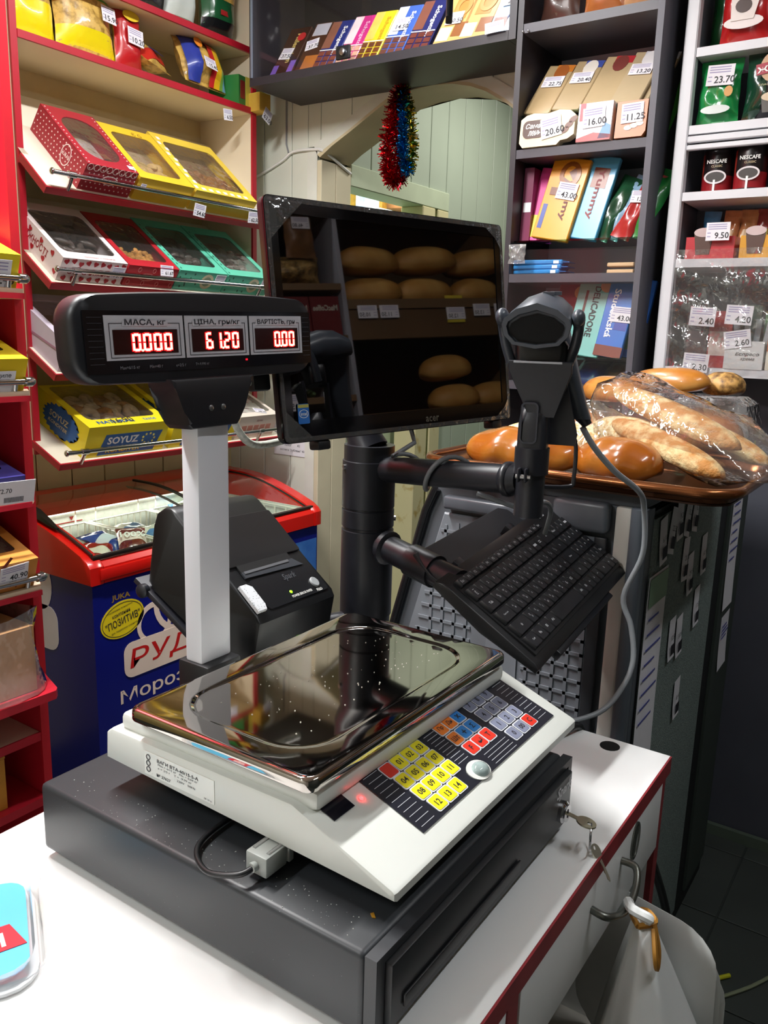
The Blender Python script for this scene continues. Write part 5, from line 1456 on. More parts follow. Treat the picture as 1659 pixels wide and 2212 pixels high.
for i_, (x_, y_, c_, lab) in enumerate(spots):
    e = E('ice_cream', lab, 'ice cream', Tr(x_, y_, 0.765 + 0.014 * (i_ % 3)) @ Rz(rr.uniform(-60, 60)) @ Rx(-78 + rr.uniform(-8, 8)) @ Tr(0, 0, -0.07), 'ice cream packets in the freezer')
    P(e, 'wrapper', pillow(0.085, 0.16, 0.045, 0.012, 0.004, i_), mat(ice[c_][0], 0.25, n=(16, 0.35), coat=0.5))
    if i_ == 2:
        pt(e, 'lettering', '100%', 0.03, WHITE, Tr(0, -0.027, 0.08) @ FRONT, w=0.07, bold=0.02)
    P(e, 'printed_patch', pillow_band(0.085, 0.16, 0.045, 0.35, 0.6, i_, 0.004), mat(['#e9e0d0', '#dfe8f4', '#e9d8d0', '#5a86b8', '#c9a850', '#f0e6c0', '#f0f0f0'][c_], 0.3))

# ---- prints on the freezer front (facing -Y) and flank
FP = FY0 + 0.0092
logo = mat('#f6dfcf', 0.4)
FM = lambda x, z, d=0: Tr(x, FP - d, z) @ FRONT
P(fz, 'logo_ground', prism(rrect(0.355, 0.105, 0.030, 5), 0, 0.0006), logo, FM(1.583, 0.492, 0.0008))
P(fz, 'logo_bubble', joined([(ringprism(ell(0.063, 0.062, 28), ell(0.049, 0.046, 28), 0, 0.0006), FM(1.517, 0.580, 0.0002)), (ringprism(ell(0.100, 0.098, 28), ell(0.082, 0.080, 28), 0, 0.0006), FM(1.615, 0.628)), (ringprism(ell(0.063, 0.062, 28), ell(0.049, 0.046, 28), 0, 0.0006), FM(1.700, 0.580, 0.0004))]), logo)
pt(fz, 'lettering', 'РУДЬ', 0.068, mat('#cf1a1c', 0.4), FM(1.580, 0.489, 0.0018), w=0.310, bold=0.008, shear=0.12)
pt(fz, 'lettering', 'Морозиво', 0.050, logo, FM(1.575, 0.385), w=0.37, bold=0.012)
P(fz, 'sticker', prism(ell(0.074, 0.052, 32), 0, 0.0008), mat('#f0d61e', 0.4), FM(1.4066, 0.620) @ Rz(10))
P(fz, 'sticker_outline', ringprism(ell(0.069, 0.047, 32), ell(0.0675, 0.0455, 32), 0, 0.0003), INK, FM(1.4066, 0.620, 0.001) @ Rz(10))
pt(fz, 'lettering', '"ПОЗИТИВ"', 0.022, INK, FM(1.4076, 0.616, 0.0014) @ Rz(10), w=0.118, bold=0.01)
pt(fz, 'lettering', 'компании', 0.009, INK, FM(1.402, 0.637, 0.0014) @ Rz(10), w=0.06, bold=0.01)
pt(fz, 'lettering', 'оборудование принадлежит', 0.006, INK, FM(1.398, 0.652, 0.0014) @ Rz(10), w=0.09)
pt(fz, 'lettering', 'для поддержки клиентов', 0.006, INK, FM(1.412, 0.592, 0.0014) @ Rz(10), w=0.09)
pt(fz, 'lettering', 'JUKA', 0.020, mat('#c9a04a', 0.3, 0.5), FM(1.404, 0.684), w=0.062, bold=0.03)
P(fz, 'sky_print', prism(rrect(0.20, 0.52, 0.002, 2), 0, 0.0005), mat('#2f62b4', 0.3, n=(8, 0.4), hex2='#4f86cc'), FM(2.155, 0.43))
# flank print (faces -X)
FL = lambda y, z, d=0: Tr(FX0 + 0.0112 - d, y, z) @ SIDE
P(fz, 'flank_logo', joined([(prism(ell(0.05, 0.075, 24), 0, 0.0006), FL(2.03, 0.70)), (prism(rrect(0.16, 0.13, 0.04, 5), 0, 0.0006), FL(2.04, 0.575))]), mat('#e3e3e8', 0.4))
P(fz, 'flank_mark', prism(ell(0.03, 0.025, 16), 0, 0.0006), mat('#b01c24', 0.4), FL(2.06, 0.575, 0.001))
# ================================================================== dark overhead cabinet with chocolate bars
oc = E('wall_cabinet', 'dark overhead cabinet of chocolate bars above the arch', 'cabinet', I4)
CF = 2.132
dw = DARKWOOD
P(oc, 'bottom_board', box(CF, XB - 0.013, 1.088, 1.978, 2.166, 2.190), dw)
P(oc, 'side_panel', box(CF, XB - 0.013, 1.978, 1.998, 2.166, 2.70), dw)
P(oc, 'side_panel', box(CF, XB - 0.013, 1.066, 1.087, 2.166, 2.70), dw)
P(oc, 'back_panel', box(XB - 0.02, XB - 0.0135, 1.088, 1.978, 2.19, 2.70), mat('#1c1b20', 0.6))
P(oc, 'edge_strip', box(CF - 0.006, CF - 0.0005, 1.984, 1.989, 2.19, 2.70), mat('#9aa4b4', 0.3, 0.6))
for k_, (a, b) in enumerate(((1.088, 1.565), (1.535, 1.978))):
    P(oc, 'glass_door', box(CF + 0.006 + k_ * 0.006, CF + 0.009 + k_ * 0.006, a, b, 2.192, 2.69), film(refl=0.6, bump=None, clear=0.97))
lk = P(oc, 'door_lock', box(CF - 0.004, CF + 0.005, 1.600, 1.650, 2.195, 2.232, 0.002), mat('#3a3c40', 0.3, 0.7))
P(lk, 'lock_barrel', lathe([(0.010, 0), (0.010, 0.008), (0.007, 0.010)], 14), STEEL, Tr(CF - 0.004, 1.622, 2.213) @ Ry(-90))


# frame on the arch wall side: x runs along -Y (to the viewer's right), items face -X
def onB(xf, y, z):
    return frame((xf, y, z), (0, -1, 0), (1, 0, 0), (0, 0, 1))


def choc(label, M_, w, h, t, c_, group, decor=(), word=None, wc='#ffffff', wpos=0.7, rot=True, cat='chocolate bar', wh=None, lean=0):
    e = E('chocolate_bar', label, cat, M_, group)
    P(e, 'wrapper', box(-w / 2, w / 2, -t / 2, t / 2, 0, h, 0.002, 1), mat(c_, 0.32, n=(12, 0.08), coat=0.3))
    for (x0, x1, z0, z1, cc) in decor:
        P(e, 'printed_area', box(x0 * w - w / 2, x1 * w - w / 2, -t / 2 - 0.0006, -t / 2 - 0.0001, z0 * h, z1 * h), mat(cc, 0.35, n=(20, 0.12)))
    if word:
        hh = wh or w * 0.24
        Mw = Tr((wpos - 0.5) * w, -t / 2 - 0.0012, h * 0.55) @ FRONT @ (Rz(-90) if rot else I4)
        pt(e, 'lettering', word, hh, mat(wc, 0.5), Mw, w=(h * 0.62 if rot else w * 0.8), bold=0.02)
    return e


cubes = None


def choc_cubes(e, w, h, t, z1=0.33, nx=3, nz=3, c_='#6b3a2c'):
    vs = []
    for i_ in range(nx):
        for j_ in range(nz):
            a, b = w / nx, h * z1 / nz
            x0, z0 = -w / 2 + i_ * a, j_ * b
            vs.append((box(x0 + a * 0.08, x0 + a * 0.92, -t / 2 - 0.0015, -t / 2 - 0.0002, z0 + b * 0.08, z0 + b * 0.92, 0.0006, 1), I4))
    P(e, 'printed_cubes', joined(vs), mat(c_, 0.3, n=(30, 0.25), coat=0.4))


G1 = 'chocolate bars in the overhead cabinet'
CZ = 2.1925


def cb(y, tilt=-30, roll_=0, xo=0.045):
    return onB(CF + xo, y, CZ + 0.004) @ Rx(tilt) @ Ry(roll_)


e = choc('dark brown chocolate bar with purple corners at the cabinet end', cb(1.905, -30, 4), 0.088, 0.185, 0.014, '#3a2018', G1, ((0, 0.25, 0, 0.2, '#7a5ab4'), (0.75, 1, 0, 0.28, '#7a5ab4')), 'Millennium', '#d9c070', 0.6)
P(e, 'red_seal', prism(ell(0.016, 0.016, 16), 0, 0.001), mat('#c22a30', 0.4), Tr(0.020, -0.0076, 0.145) @ FRONT)
price_tag(e, Tr(-0.012, -0.0085, 0.080) @ FRONT @ Rz(-4), 0.048, 0.044, '37.50')
e = choc('dark chocolate bar with fruit print and a price tag, second in the row', cb(1.812, -30, 5), 0.075, 0.185, 0.014, '#4a2c1e', G1, ((0.1, 0.9, 0.72, 0.97, '#b9b9c4'), (0.3, 1, 0, 0.3, '#b06a30')))
price_tag(e, Tr(-0.010, -0.0085, 0.098) @ FRONT @ Rz(14), 0.048, 0.040, '37.70')
bars = [(1.735, 0.083, '#232f78', 'navy chocolate bar with brown cubes beside the fruit bar', '#ffffff'), (1.650, 0.078, '#cf2f86', 'pink chocolate bar with pale cubes', '#f4b8d8'), (1.573, 0.078, '#e6cf2a', 'yellow chocolate bar with brown cubes', '#c9a020'), (1.487, 0.083, '#3f62b4', 'light blue chocolate bar under a price tag', '#ffffff'), (1.400, 0.083, '#1f2560', 'navy chocolate bar beside the tan nougat bars', '#ffffff')]
for i_, (y, w_, c_, lab, wc) in enumerate(bars):
    e = choc(lab, cb(y, -30, 6), w_, 0.175, 0.014, c_, G1, ((0, 0.42, 0.4, 0.98, ('#8a5a48', '#f0d8dc', '#e8c860', '#dfe6f2', '#7a4a3c')[i_]),), 'Schogetten', wc, 0.72)
    choc_cubes(e, w_, 0.175, 0.014, 0.34, 3, 3, ('#7a4034', '#d9a890', '#6a3a20', '#6b4038', '#6a352c')[i_])
    P(e, 'printed_swoosh', boxes([(-w_ / 2, w_ / 2, -0.0086, -0.0080, 0.060, 0.0635)]), WHITE)
    if i_ == 3:
        price_tag(e, Tr(-0.006, -0.0090, 0.105) @ FRONT @ Rz(2), 0.046, 0.046, '14.50')
for i_, (y, lab) in enumerate(((1.300, 'tan nougat chocolate bar with a price tag'), (1.222, 'tan nougat chocolate bar with caramel print'))):
    e = choc(lab, cb(y, -30, 6), 0.09, 0.185, 0.014, '#d9a868', G1, ((0.25, 0.8, 0.45, 0.9, '#b9803c'), (0.55, 1, 0.12, 0.38, '#8a5428'), (0.05, 0.5, 0.05, 0.3, '#efe0c4')))
    P(e, 'printed_curl', ringprism(ell(0.026, 0.034, 20), ell(0.015, 0.022, 20), 0, 0.0006), mat('#c08a48', 0.4), Tr(0.008, -0.0082, 0.125) @ FRONT)
    if i_ == 0:
        price_tag(e, Tr(-0.006, -0.0090, 0.085) @ FRONT @ Rz(3), 0.052, 0.042, '30.50')
e = choc('pale blue chocolate bar at the end by the dark post', cb(1.135, -30, 4), 0.08, 0.185, 0.014, '#9db9d6', G1, ((0.1, 0.6, 0.05, 0.3, '#7a4a3a'), (0.4, 1, 0.8, 1, '#d9e2ee')), 'Milk', '#3a4a7a', 0.7)
price_tag(e, Tr(0.002, -0.0090, 0.115) @ FRONT @ Rz(5), 0.052, 0.044, '22.50')
price_tag(None, onB(CF - 0.008, 1.125, 2.200) @ FRONT @ Rz(3), 0.055, 0.026, '', top=('blank white shelf tag under the pale blue chocolate bar', 'price tag'))

# ================================================================== dark upright cabinet
uc = E('tall_cabinet', 'tall dark open cabinet of sweets beside the arch', 'cabinet', I4)
UY0, UY1 = 0.684, 1.062
P(uc, 'side_panel', box(CF, XB - 0.001, UY1 - 0.016, UY1, 0.9, 2.70), dw)
P(uc, 'side_panel', box(CF, XB - 0.001, UY0, UY0 + 0.016, 0.9, 2.70), mat('#57565f', 0.5))
P(uc, 'back_panel', box(XB - 0.012, XB - 0.0015, UY0 + 0.0165, UY1 - 0.0165, 0.9, 2.70), mat('#cfc9d6', 0.5))
grey = mat('#4a4850', 0.45)
SHZ = {'a': 2.175, 'b': 1.872, 'c': 1.556, 'd': 1.270}
for k_, z_ in SHZ.items():
    P(uc, 'shelf_board', box(CF + 0.002, XB - 0.0125, UY0 + 0.0165, UY1 - 0.0165, z_, z_ + 0.022), grey)
for z_ in (1.662, 1.362):
    P(uc, 'glass_shelf', box(CF + 0.02, XB - 0.0125, UY0 + 0.0165, UY1 - 0.0165, z_, z_ + 0.004), film('#bfe8d8', 1.2, None, 0.85))
P(uc, 'film_front', sheet(lambda u, v: (CF - 0.004, UY1 - 0.004 - u * (UY1 - UY0 - 0.008), 1.28 + v * 0.36), 10, 12), film(refl=0.5, bump=(6, 0.06), clear=0.97, haze=0.01))
for y in (1.045, 1.03):
    P(uc, 'screw', ellipsoid(0.003, 0.003, 0.003, 8, 5), STEEL, Tr(CF - 0.0015, y, 2.178))
# top shelf: brown packs
for i_, (y, lab) in enumerate(((0.98, 'brown coffee sweets packet on the top shelf of the dark cabinet'), (0.86, 'orange brown sweets packet on the top shelf of the dark cabinet'), (0.76, 'tan sweets packet on the top shelf by the cabinet side'))):
    e = bag('sweet_packet', lab, onB(CF + 0.07, y, SHZ['a'] + 0.0225) @ Rx(-10), 0.11, 0.2, 0.05, mat(('#4a3028', '#a8602c', '#b88a60')[i_], 0.3, n=(14, 0.3), coat=0.4), 'sweets', 'packets on the top shelf of the dark cabinet', 30 + i_)
P(uc, 'glass_riser', box(CF + 0.02, XB - 0.0125, UY0 + 0.0165, UY1 - 0.0165, 1.978, 1.982), film('#d8f0e8', 1.0, None, 0.92))
# second shelf: nougat bars fanned out, boxes in front
G2 = 'paper wrapped bars fanned on the second shelf'
fan = [(1.010, '#b59c74', '#c87a30', '22.75', 'beige wrapped bar with an orange end'), (0.930, '#b39d78', '#3f4f9c', '20.40', 'beige wrapped bar with a blue end'), (0.850, '#b8a27c', '#b83038', None, 'beige wrapped bar with a red end'), (0.775, '#bba886', '#d0d0d8', '13.20', 'beige wrapped bar with a pale end')]
for i_, (y, c1, c2, pr_, lab) in enumerate(fan):
    for k_ in range(3):
        M_ = onB(CF + 0.034 + k_ * 0.012, y - 0.016 * k_, 1.984) @ Rx(-34) @ Ry(10)
        e = choc(lab + (' at the front of its fan', ' in the middle of its fan', ' at the back of its fan')[k_], M_, 0.078, 0.165, 0.010, c1, G2, ((0.35, 1, 0.86, 1, c2),))
        if k_ == 0:
            P(e, 'printed_picture', prism(ell(0.02, 0.026, 14), 0, 0.0006), mat(('#a05a28', '#e8e2d8', '#7a3a34', '#e6e4e6')[i_], 0.4), Tr(0.008, -0.0056, 0.140) @ FRONT)
            if pr_:
                price_tag(e, Tr(0.0, -0.0072, 0.105) @ FRONT @ Rz(4), 0.058, 0.036, pr_)
e = bag('sweet_packet', 'green sweets packet squeezed against the cabinet side', onB(CF + 0.10, 0.722, SHZ['b'] + 0.0235) @ Rx(-30) @ Ry(8), 0.07, 0.23, 0.04, mat('#3f8a34', 0.3, n=(10, 0.3), coat=0.5), 'sweets', None, 36)
bx1 = E('praline_box', 'cream praline box with brown plaque, tag reading 20.60', 'chocolate box', onB(CF + 0.008, 0.962, SHZ['b'] + 0.0235) @ Rx(-6))
wv = [(-0.075, 0.012), (-0.065, 0.0), (0.03, 0.0), (0.04, 0.010), (0.058, 0.012), (0.075, 0.022), (0.075, 0.070), (0.06, 0.082), (0.03, 0.086), (0.0, 0.080), (-0.04, 0.084), (-0.06, 0.080), (-0.075, 0.070)]
P(bx1, 'carton', prism(wv, -0.012, 0.012, 'y'), mat('#e8d6b0', 0.4))
P(bx1, 'brown_plaque', prism(rrect(0.062, 0.044, 0.014, 4), 0, 0.0008), mat('#4a2a1c', 0.4), Tr(-0.036, -0.0125, 0.044) @ FRONT)
P(bx1, 'plaque_lettering', joined([(text('Сама', 0.013, 0.042, 0.02, 0.3), Tr(-0.038, -0.0138, 0.052) @ FRONT), (text('лень', 0.013, 0.034, 0.02, 0.3), Tr(-0.034, -0.0138, 0.034) @ FRONT)]), WHITE)
P(bx1, 'printed_sweets', joined([(prism(ell(0.012, 0.007, 10), 0, 0.0006), Tr(0.050 + 0.010 * i_, -0.0126, 0.034 + 0.012 * i_) @ FRONT @ Rz(30)) for i_ in range(3)]), mat('#6a3a24', 0.4))
price_tag(bx1, Tr(0.012, -0.0135, 0.044) @ FRONT @ Rz(10), 0.056, 0.050, '20.60')
bx2 = E('chocolate_box', 'white and red chocolate box with a tag reading 16.00', 'chocolate box', onB(CF + 0.008, 0.835, SHZ['b'] + 0.0235) @ Rx(-6))
P(bx2, 'carton', box(-0.044, 0.044, -0.012, 0.012, 0, 0.092), mat('#e9e7ec', 0.4))
P(bx2, 'red_foot', prism([(-0.044, 0), (0.044, 0), (0.044, 0.012), (0.0, 0.020), (-0.044, 0.008)], 0, 0.0006), mat('#c22a2a', 0.4), Tr(0, -0.0122, 0) @ FRONT)
P(bx2, 'red_stripe', box(-0.040, -0.026, -0.0126, -0.0122, 0.05, 0.092), mat('#c02a3a', 0.4))
P(bx2, 'blue_print', prism([(0.012, 0.004), (0.043, 0.004), (0.043, 0.034), (0.026, 0.042)], 0, 0.0006), mat('#4a86b8', 0.4), Tr(0, -0.0122, 0) @ FRONT)
price_tag(bx2, Tr(-0.002, -0.0135, 0.056) @ FRONT @ Rz(3), 0.058, 0.048, '16.00')
bx3 = E('biscuit_pack', 'orange brown biscuit pack with a tag reading 11.25', 'biscuits', onB(CF + 0.008, 0.742, SHZ['b'] + 0.0235) @ Rx(-6))
P(bx3, 'carton', prism([(-0.038, 0.0), (0.030, 0.0), (0.038, 0.012), (0.038, 0.085), (-0.038, 0.085)], -0.012, 0.012, 'y'), mat('#c0713c', 0.4, n=(14, 0.15)))
P(bx3, 'printed_sweets', joined([(prism(ell(0.010, 0.006, 10), 0, 0.0006), Tr(-0.006 + 0.014 * i_, -0.0126, 0.022 + 0.004 * i_) @ FRONT) for i_ in range(3)]), mat('#f0e6d0', 0.4))
price_tag(bx3, Tr(0.002, -0.0135, 0.056) @ FRONT @ Rz(2), 0.054, 0.046, '11.25')
# third shelf (glass): big bars standing
G3 = 'large bars on the glass shelf'
YZ = 1.6665
e = choc('pink chocolate bar behind the orange one', onB(CF + 0.060, 0.998, YZ) @ Rx(-14) @ Ry(8), 0.085, 0.20, 0.014, '#e04a9c', G3, ((0.1, 0.55, 0.05, 0.35, '#e8e040'),), 'Yummy', '#7a2a4a', 0.72)
e = choc('large orange chocolate bar with caramel print, tag reading 43.00', onB(CF + 0.032, 0.948, YZ) @ Rx(-12) @ Ry(10), 0.105, 0.215, 0.016, '#e79c1e', G3, ((0.08, 0.2, 0.12, 0.42, '#3f4f9a'),), 'Yummy', '#6a2a1c', 0.66, wh=0.022)
P(e, 'printed_caramel', ringprism(ell(0.030, 0.034, 20), ell(0.018, 0.022, 20), 0, 0.0008), mat('#9a5a20', 0.25), Tr(0.006, -0.0090, 0.172) @ FRONT)
P(e, 'printed_chunks', joined([(box(-0.014, 0.014, -0.0012, 0, -0.010, 0.010), Tr(-0.022 + 0.020 * i_, -0.0085, 0.125 + 0.024 * i_) @ Ry(25 * i_)) for i_ in range(3)]), mat('#7a3f20', 0.3))
price_tag(e, Tr(0.012, -0.0105, 0.128) @ FRONT @ Rz(-2), 0.056, 0.044, '43.00')
e = choc('large sky blue chocolate bar beside the orange one', onB(CF + 0.045, 0.866, YZ) @ Rx(-12) @ Ry(10), 0.085, 0.215, 0.016, '#5ab4e0', G3, ((0.3, 0.8, 0.62, 0.86, '#8a4a30'),), 'Yummy', '#8a2a2c', 0.55, wh=0.022)
e = bag('sweet_packet', 'dark green packet leaning on the sky blue bar', onB(CF + 0.055, 0.825, YZ) @ Rx(-20) @ Ry(22), 0.06, 0.18, 0.03, mat('#1f4a30', 0.25, n=(16, 0.4), coat=0.5), 'sweets', 'packets leaning on the glass shelf', 40)
e = bag('sweet_packet', 'pale blue packet leaning beside the dark green one', onB(CF + 0.060, 0.795, YZ) @ Rx(-20) @ Ry(22), 0.05, 0.18, 0.026, mat('#8fb4d0', 0.25, n=(12, 0.3), coat=0.5), 'sweets', 'packets leaning on the glass shelf', 41)
e = bag('sweet_packet', 'red packet with a small price tag on the glass shelf', onB(CF + 0.052, 0.765, YZ) @ Rx(-20) @ Ry(22), 0.055, 0.185, 0.03, mat('#b02c2a', 0.25, n=(12, 0.3), coat=0.5), 'sweets', 'packets leaning on the glass shelf', 42)
price_tag(e, Tr(0.0, -0.018, 0.110) @ FRONT @ Rz(18), 0.05, 0.032, '13.20')
e = bag('sweet_packet', 'green packet by the cabinet side on the glass shelf', onB(CF + 0.058, 0.728, YZ) @ Rx(-20) @ Ry(20), 0.05, 0.19, 0.03, mat('#1f8a3c', 0.25, n=(12, 0.25), coat=0.5), 'sweets', 'packets leaning on the glass shelf', 43)
# fourth shelf: stacked blue wafers, wooden sticks
for k_ in range(3):
    e = E('wafer_pack', ('bottom blue wafer pack of the stack of three', 'middle blue wafer pack of the stack of three', 'topmost blue wafer pack of the stack of three')[k_], 'wafer pack', onB(CF + 0.05, 0.975, SHZ['c'] + 0.0225 + k_ * 0.0125) @ Rz(4 * k_ - 4), 'stacked blue wafer packs')
    P(e, 'wrapper', box(-0.07, 0.07, -0.03, 0.03, 0, 0.012, 0.003, 1), mat('#2a86c8', 0.25, n=(12, 0.2), coat=0.4))
    P(e, 'crimp', box(0.0705, 0.088, -0.026, 0.026, 0.005, 0.007), mat('#1f5f98', 0.3))
    P(e, 'white_end', box(0.045, 0.060, -0.0306, -0.0302, 0.002, 0.010), WHITE)
for k_ in range(2):
    T('wafer_stick', ('lower wooden coloured wafer stick', 'upper wooden coloured wafer stick')[k_], 'wafer', box(-0.035, 0.035, -0.02, 0.02, 0, 0.010, 0.002, 1), mat('#d9b58a', 0.5), onB(CF + 0.05, 0.748, SHZ['c'] + 0.0225 + k_ * 0.017))
T('clear_packet', 'crumpled clear packet hanging at the front of the shelf', 'packet', pillow(0.05, 0.05, 0.02, 0.004, 0.004, 50), film(refl=2.5, bump=(60, 1.0), clear=0.85, haze=0.15), onB(CF - 0.02, 1.015, 1.603))
# fifth shelf (glass): boxes behind the scanner
BZ = 1.3665
G5 = 'chocolate boxes behind the scanner'
e = choc('maroon chocolate box behind the turquoise one', onB(CF + 0.085, 0.905, BZ) @ Rx(-8) @ Ry(4), 0.09, 0.20, 0.016, '#7a2228', G5, ())
P(e, 'round_seal', prism(ell(0.017, 0.017, 16), 0, 0.0008), mat('#d99a60', 0.4), Tr(0.018, -0.0086, 0.17) @ FRONT)
e = choc('turquoise chocolate box with a round orange seal and black lettering', onB(CF + 0.050, 0.842, BZ) @ Rx(-10) @ Ry(7), 0.098, 0.215, 0.018, '#7cc4bc', G5, ((0.24, 0.31, 0.38, 0.80, '#5a2a18'),), 'DELICADORE', '#2a2a2c', 0.56, wh=0.018)
P(e, 'round_seal', prism(ell(0.018, 0.018, 18), 0, 0.0008), mat('#d98a58', 0.4), Tr(0.028, -0.0096, 0.190) @ FRONT)
e = choc('blue chocolate box with white lettering in front of its twin', onB(CF + 0.045, 0.768, BZ) @ Rx(-10) @ Ry(7), 0.075, 0.205, 0.016, '#2f72c8', G5, ((0, 1, 0.0, 0.14, '#7a3a28'), (0.5, 0.95, 0.35, 0.6, '#3f4fa8')), 'Studentská', '#ffffff', 0.35, wh=0.018)
price_tag(e, Tr(0.014, -0.0095, 0.112) @ FRONT @ Rz(2), 0.060, 0.040, '43.00')
e = choc('blue chocolate box half hidden behind its twin', onB(CF + 0.075, 0.728, BZ) @ Rx(-10) @ Ry(7), 0.065, 0.205, 0.016, '#2a64b8', G5, ((0.1, 0.9, 0.1, 0.3, '#2a7a5a'),))
price_tag(None, onB(CF + 0.022, 0.912, BZ + 0.075) @ FRONT @ Rz(-3), 0.056, 0.044, '38.00', top=('white price tag reading 38.00 before the turquoise box', 'price tag'))
for i_, c_ in enumerate(('#d8502a', '#e08a2a', '#d8d030', '#e8e4e0', '#c8304a', '#2a3a7a')):
    T('candy_stick', 'striped row of candy sticks under the scanner, the ' + ('scarlet', 'amber', 'lemon', 'white', 'crimson', 'navy')[i_] + ' one', 'candy', box(-0.006, 0.006, -0.006, 0.006, 0, 0.12, 0.002, 1), mat(c_, 0.35), onB(CF + 0.05, 1.028 - i_ * 0.0155, BZ) @ Ry(8), 'candy sticks under the scanner')
# lowest compartment floor of the cabinet: packs behind the bread
for i_ in range(4):
    bag('sweet_packet', ('plum coloured', 'dark red', 'navy', 'brown')[i_] + ' packet on the low shelf behind the bread', onB(CF + 0.06, 1.00 - i_ * 0.085, 1.2925) @ Rx(-60), 0.08, 0.12, 0.03, mat(('#5a3a5a', '#8a2a30', '#2a3060', '#5a4030')[i_], 0.3, coat=0.5), 'sweets', 'packets low in the dark cabinet', 60 + i_)
# flat magenta box standing by the cabinet side
e = E('magenta_box', 'plum box standing against the cabinet side', 'box', onB(CF + 0.10, 1.030, YZ) @ Rx(-3))
P(e, 'carton', box(-0.014, 0.014, -0.05, 0.05, 0, 0.19), mat('#7a2f50', 0.35, n=(8, 0.15)))
P(e, 'white_label', box(-0.010, 0.012, -0.0508, -0.0503, 0.075, 0.10), PAPER)

# ================================================================== white rack of coffee
wr = E('white_rack', 'white metal rack of coffee packs behind clear film', 'rack', I4)
WF = 2.200
wmtl = mat('#dcdde2', 0.4, n=(5, 0.04))
P(wr, 'upright', box(WF, WF + 0.03, 0.622, 0.652, 0.0, 2.7, 0.003, 1), wmtl)
P(wr, 'upright', box(WF, WF + 0.03, -0.12, -0.09, 0.0, 2.7, 0.003, 1), wmtl)
P(wr, 'side_panel', box(WF + 0.031, XB - 0.002, 0.630, 0.640, 0.0, 2.7), mat('#6a6c74', 0.5))
P(wr, 'back_panel', box(XB - 0.012, XB - 0.0025, -0.09, 0.629, 0.0, 2.7), mat('#565862', 0.5))
WZ = (2.078, 1.905, 1.752, 1.594, 1.330)
for k_, z_ in enumerate(WZ):
    P(wr, 'shelf', box(WF + 0.004, XB - 0.0125, -0.089, 0.621, z_, z_ + 0.020), wmtl)
P(wr, 'cross_rail', box(WF - 0.002, WF + 0.012, -0.089, 0.621, 1.885, 1.900, 0.002, 1), wmtl)
P(wr, 'cross_rail', box(WF - 0.002, WF + 0.012, -0.089, 0.621, 1.868, 1.880, 0.002, 1), wmtl)


def filmf(u, v):
    return (WF - 0.014 - 0.006 * math.sin(3.1 * u * 3 + 4 * v) * (1 - v) - 0.004 * math.sin(17 * u + 9 * v) - 0.004 * math.cos(23 * v + 8 * u), 0.615 - u * 0.55, 1.335 + v * 0.30)


P(wr, 'film_curtain', sheet(filmf, 40, 24), film(refl=3.0, bump=(26, 0.9), clear=0.93, rough=0.09, haze=0.05))
cof = [  # y, z index, w, h, colour, label
    (0.565, 0, 0.10, 0.20, '#17502c', 'dark green coffee bag behind the red one at the top of the rack'),
    (0.510, 0, 0.12, 0.20, '#b01c20', 'red coffee bag with printed white cup'),
    (0.390, 0, 0.11, 0.20, '#b82a2c', 'second red coffee bag at the edge of the rack')]
e = bag('coffee_bag', cof[0][5], onB(WF + 0.11, 0.572, WZ[0] + 0.0205), 0.10, 0.22, 0.05, mat('#17602c', 0.25, coat=0.6), 'coffee bag', 'coffee bags on the white rack', 70)
for k_, (y, lab) in enumerate(((0.525, cof[1][5]), (0.405, cof[2][5]))):
    e = bag('coffee_bag', lab, onB(WF + 0.045, y, WZ[0] + 0.0205), 0.112, 0.21, 0.05, mat('#b81c1e', 0.25, n=(6, 0.1), coat=0.6), 'coffee bag', 'coffee bags on the white rack', 71 + k_)
    P(e, 'printed_cup', prism([(-0.028, 0.0), (0.022, 0.0), (0.034, 0.05), (-0.030, 0.05)], 0, 0.0015), mat('#e6dcd6', 0.3), Tr(0.0, -0.030, 0.048) @ FRONT)
    P(e, 'printed_saucer', prism(ell(0.044, 0.014, 18), 0, 0.0012), mat('#e9dfdc', 0.3), Tr(0.0, -0.0285, 0.044) @ FRONT)
    P(e, 'printed_coffee', prism(ell(0.018, 0.015, 16), 0, 0.0012), mat('#3a2018', 0.3), Tr(-0.002, -0.0318, 0.078) @ FRONT)
    P(e, 'price_card', box(-0.03, 0.03, -0.036, -0.035, 0.115, 0.155), PAPER)
e = bag('coffee_bag', 'bright green coffee bag with a curled price tag', onB(WF + 0.042, 0.568, WZ[1] + 0.0205) @ Rx(-3), 0.098, 0.150, 0.045, mat('#1d9048', 0.2, n=(10, 0.2), coat=0.7), 'coffee bag', 'coffee bags on the white rack', 73, 0.006)
price_tag(e, Tr(0.004, -0.028, 0.108) @ FRONT @ Rz(-3), 0.062, 0.046, '23.70')
P(e, 'printed_bean', prism(ell(0.010, 0.012, 14), 0, 0.001), mat('#c98a20', 0.4), Tr(0.026, -0.0275, 0.070) @ FRONT)
P(e, 'printed_cup', prism(ell(0.034, 0.010, 16), 0, 0.001), mat('#c9d0cc', 0.25), Tr(0.0, -0.027, 0.032) @ FRONT)
e = bag('coffee_bag', 'green and black coffee bag with a slanted red name band', onB(WF + 0.042, 0.452, WZ[1] + 0.0205) @ Rx(-3), 0.118, 0.155, 0.045, mat('#123a28', 0.2, coat=0.7), 'coffee bag', 'coffee bags on the white rack', 74, 0.005)
P(e, 'black_panel', pillow_band(0.085, 0.155, 0.049, 0.05, 0.95, 74, 0.005), mat('#17141a', 0.25, coat=0.5), Tr(0.014, -0.001, 0))
P(e, 'tan_disc', prism(ell(0.036, 0.036, 20), 0, 0.001), mat('#c09a78', 0.35), Tr(0.012, -0.0295, 0.112) @ FRONT)
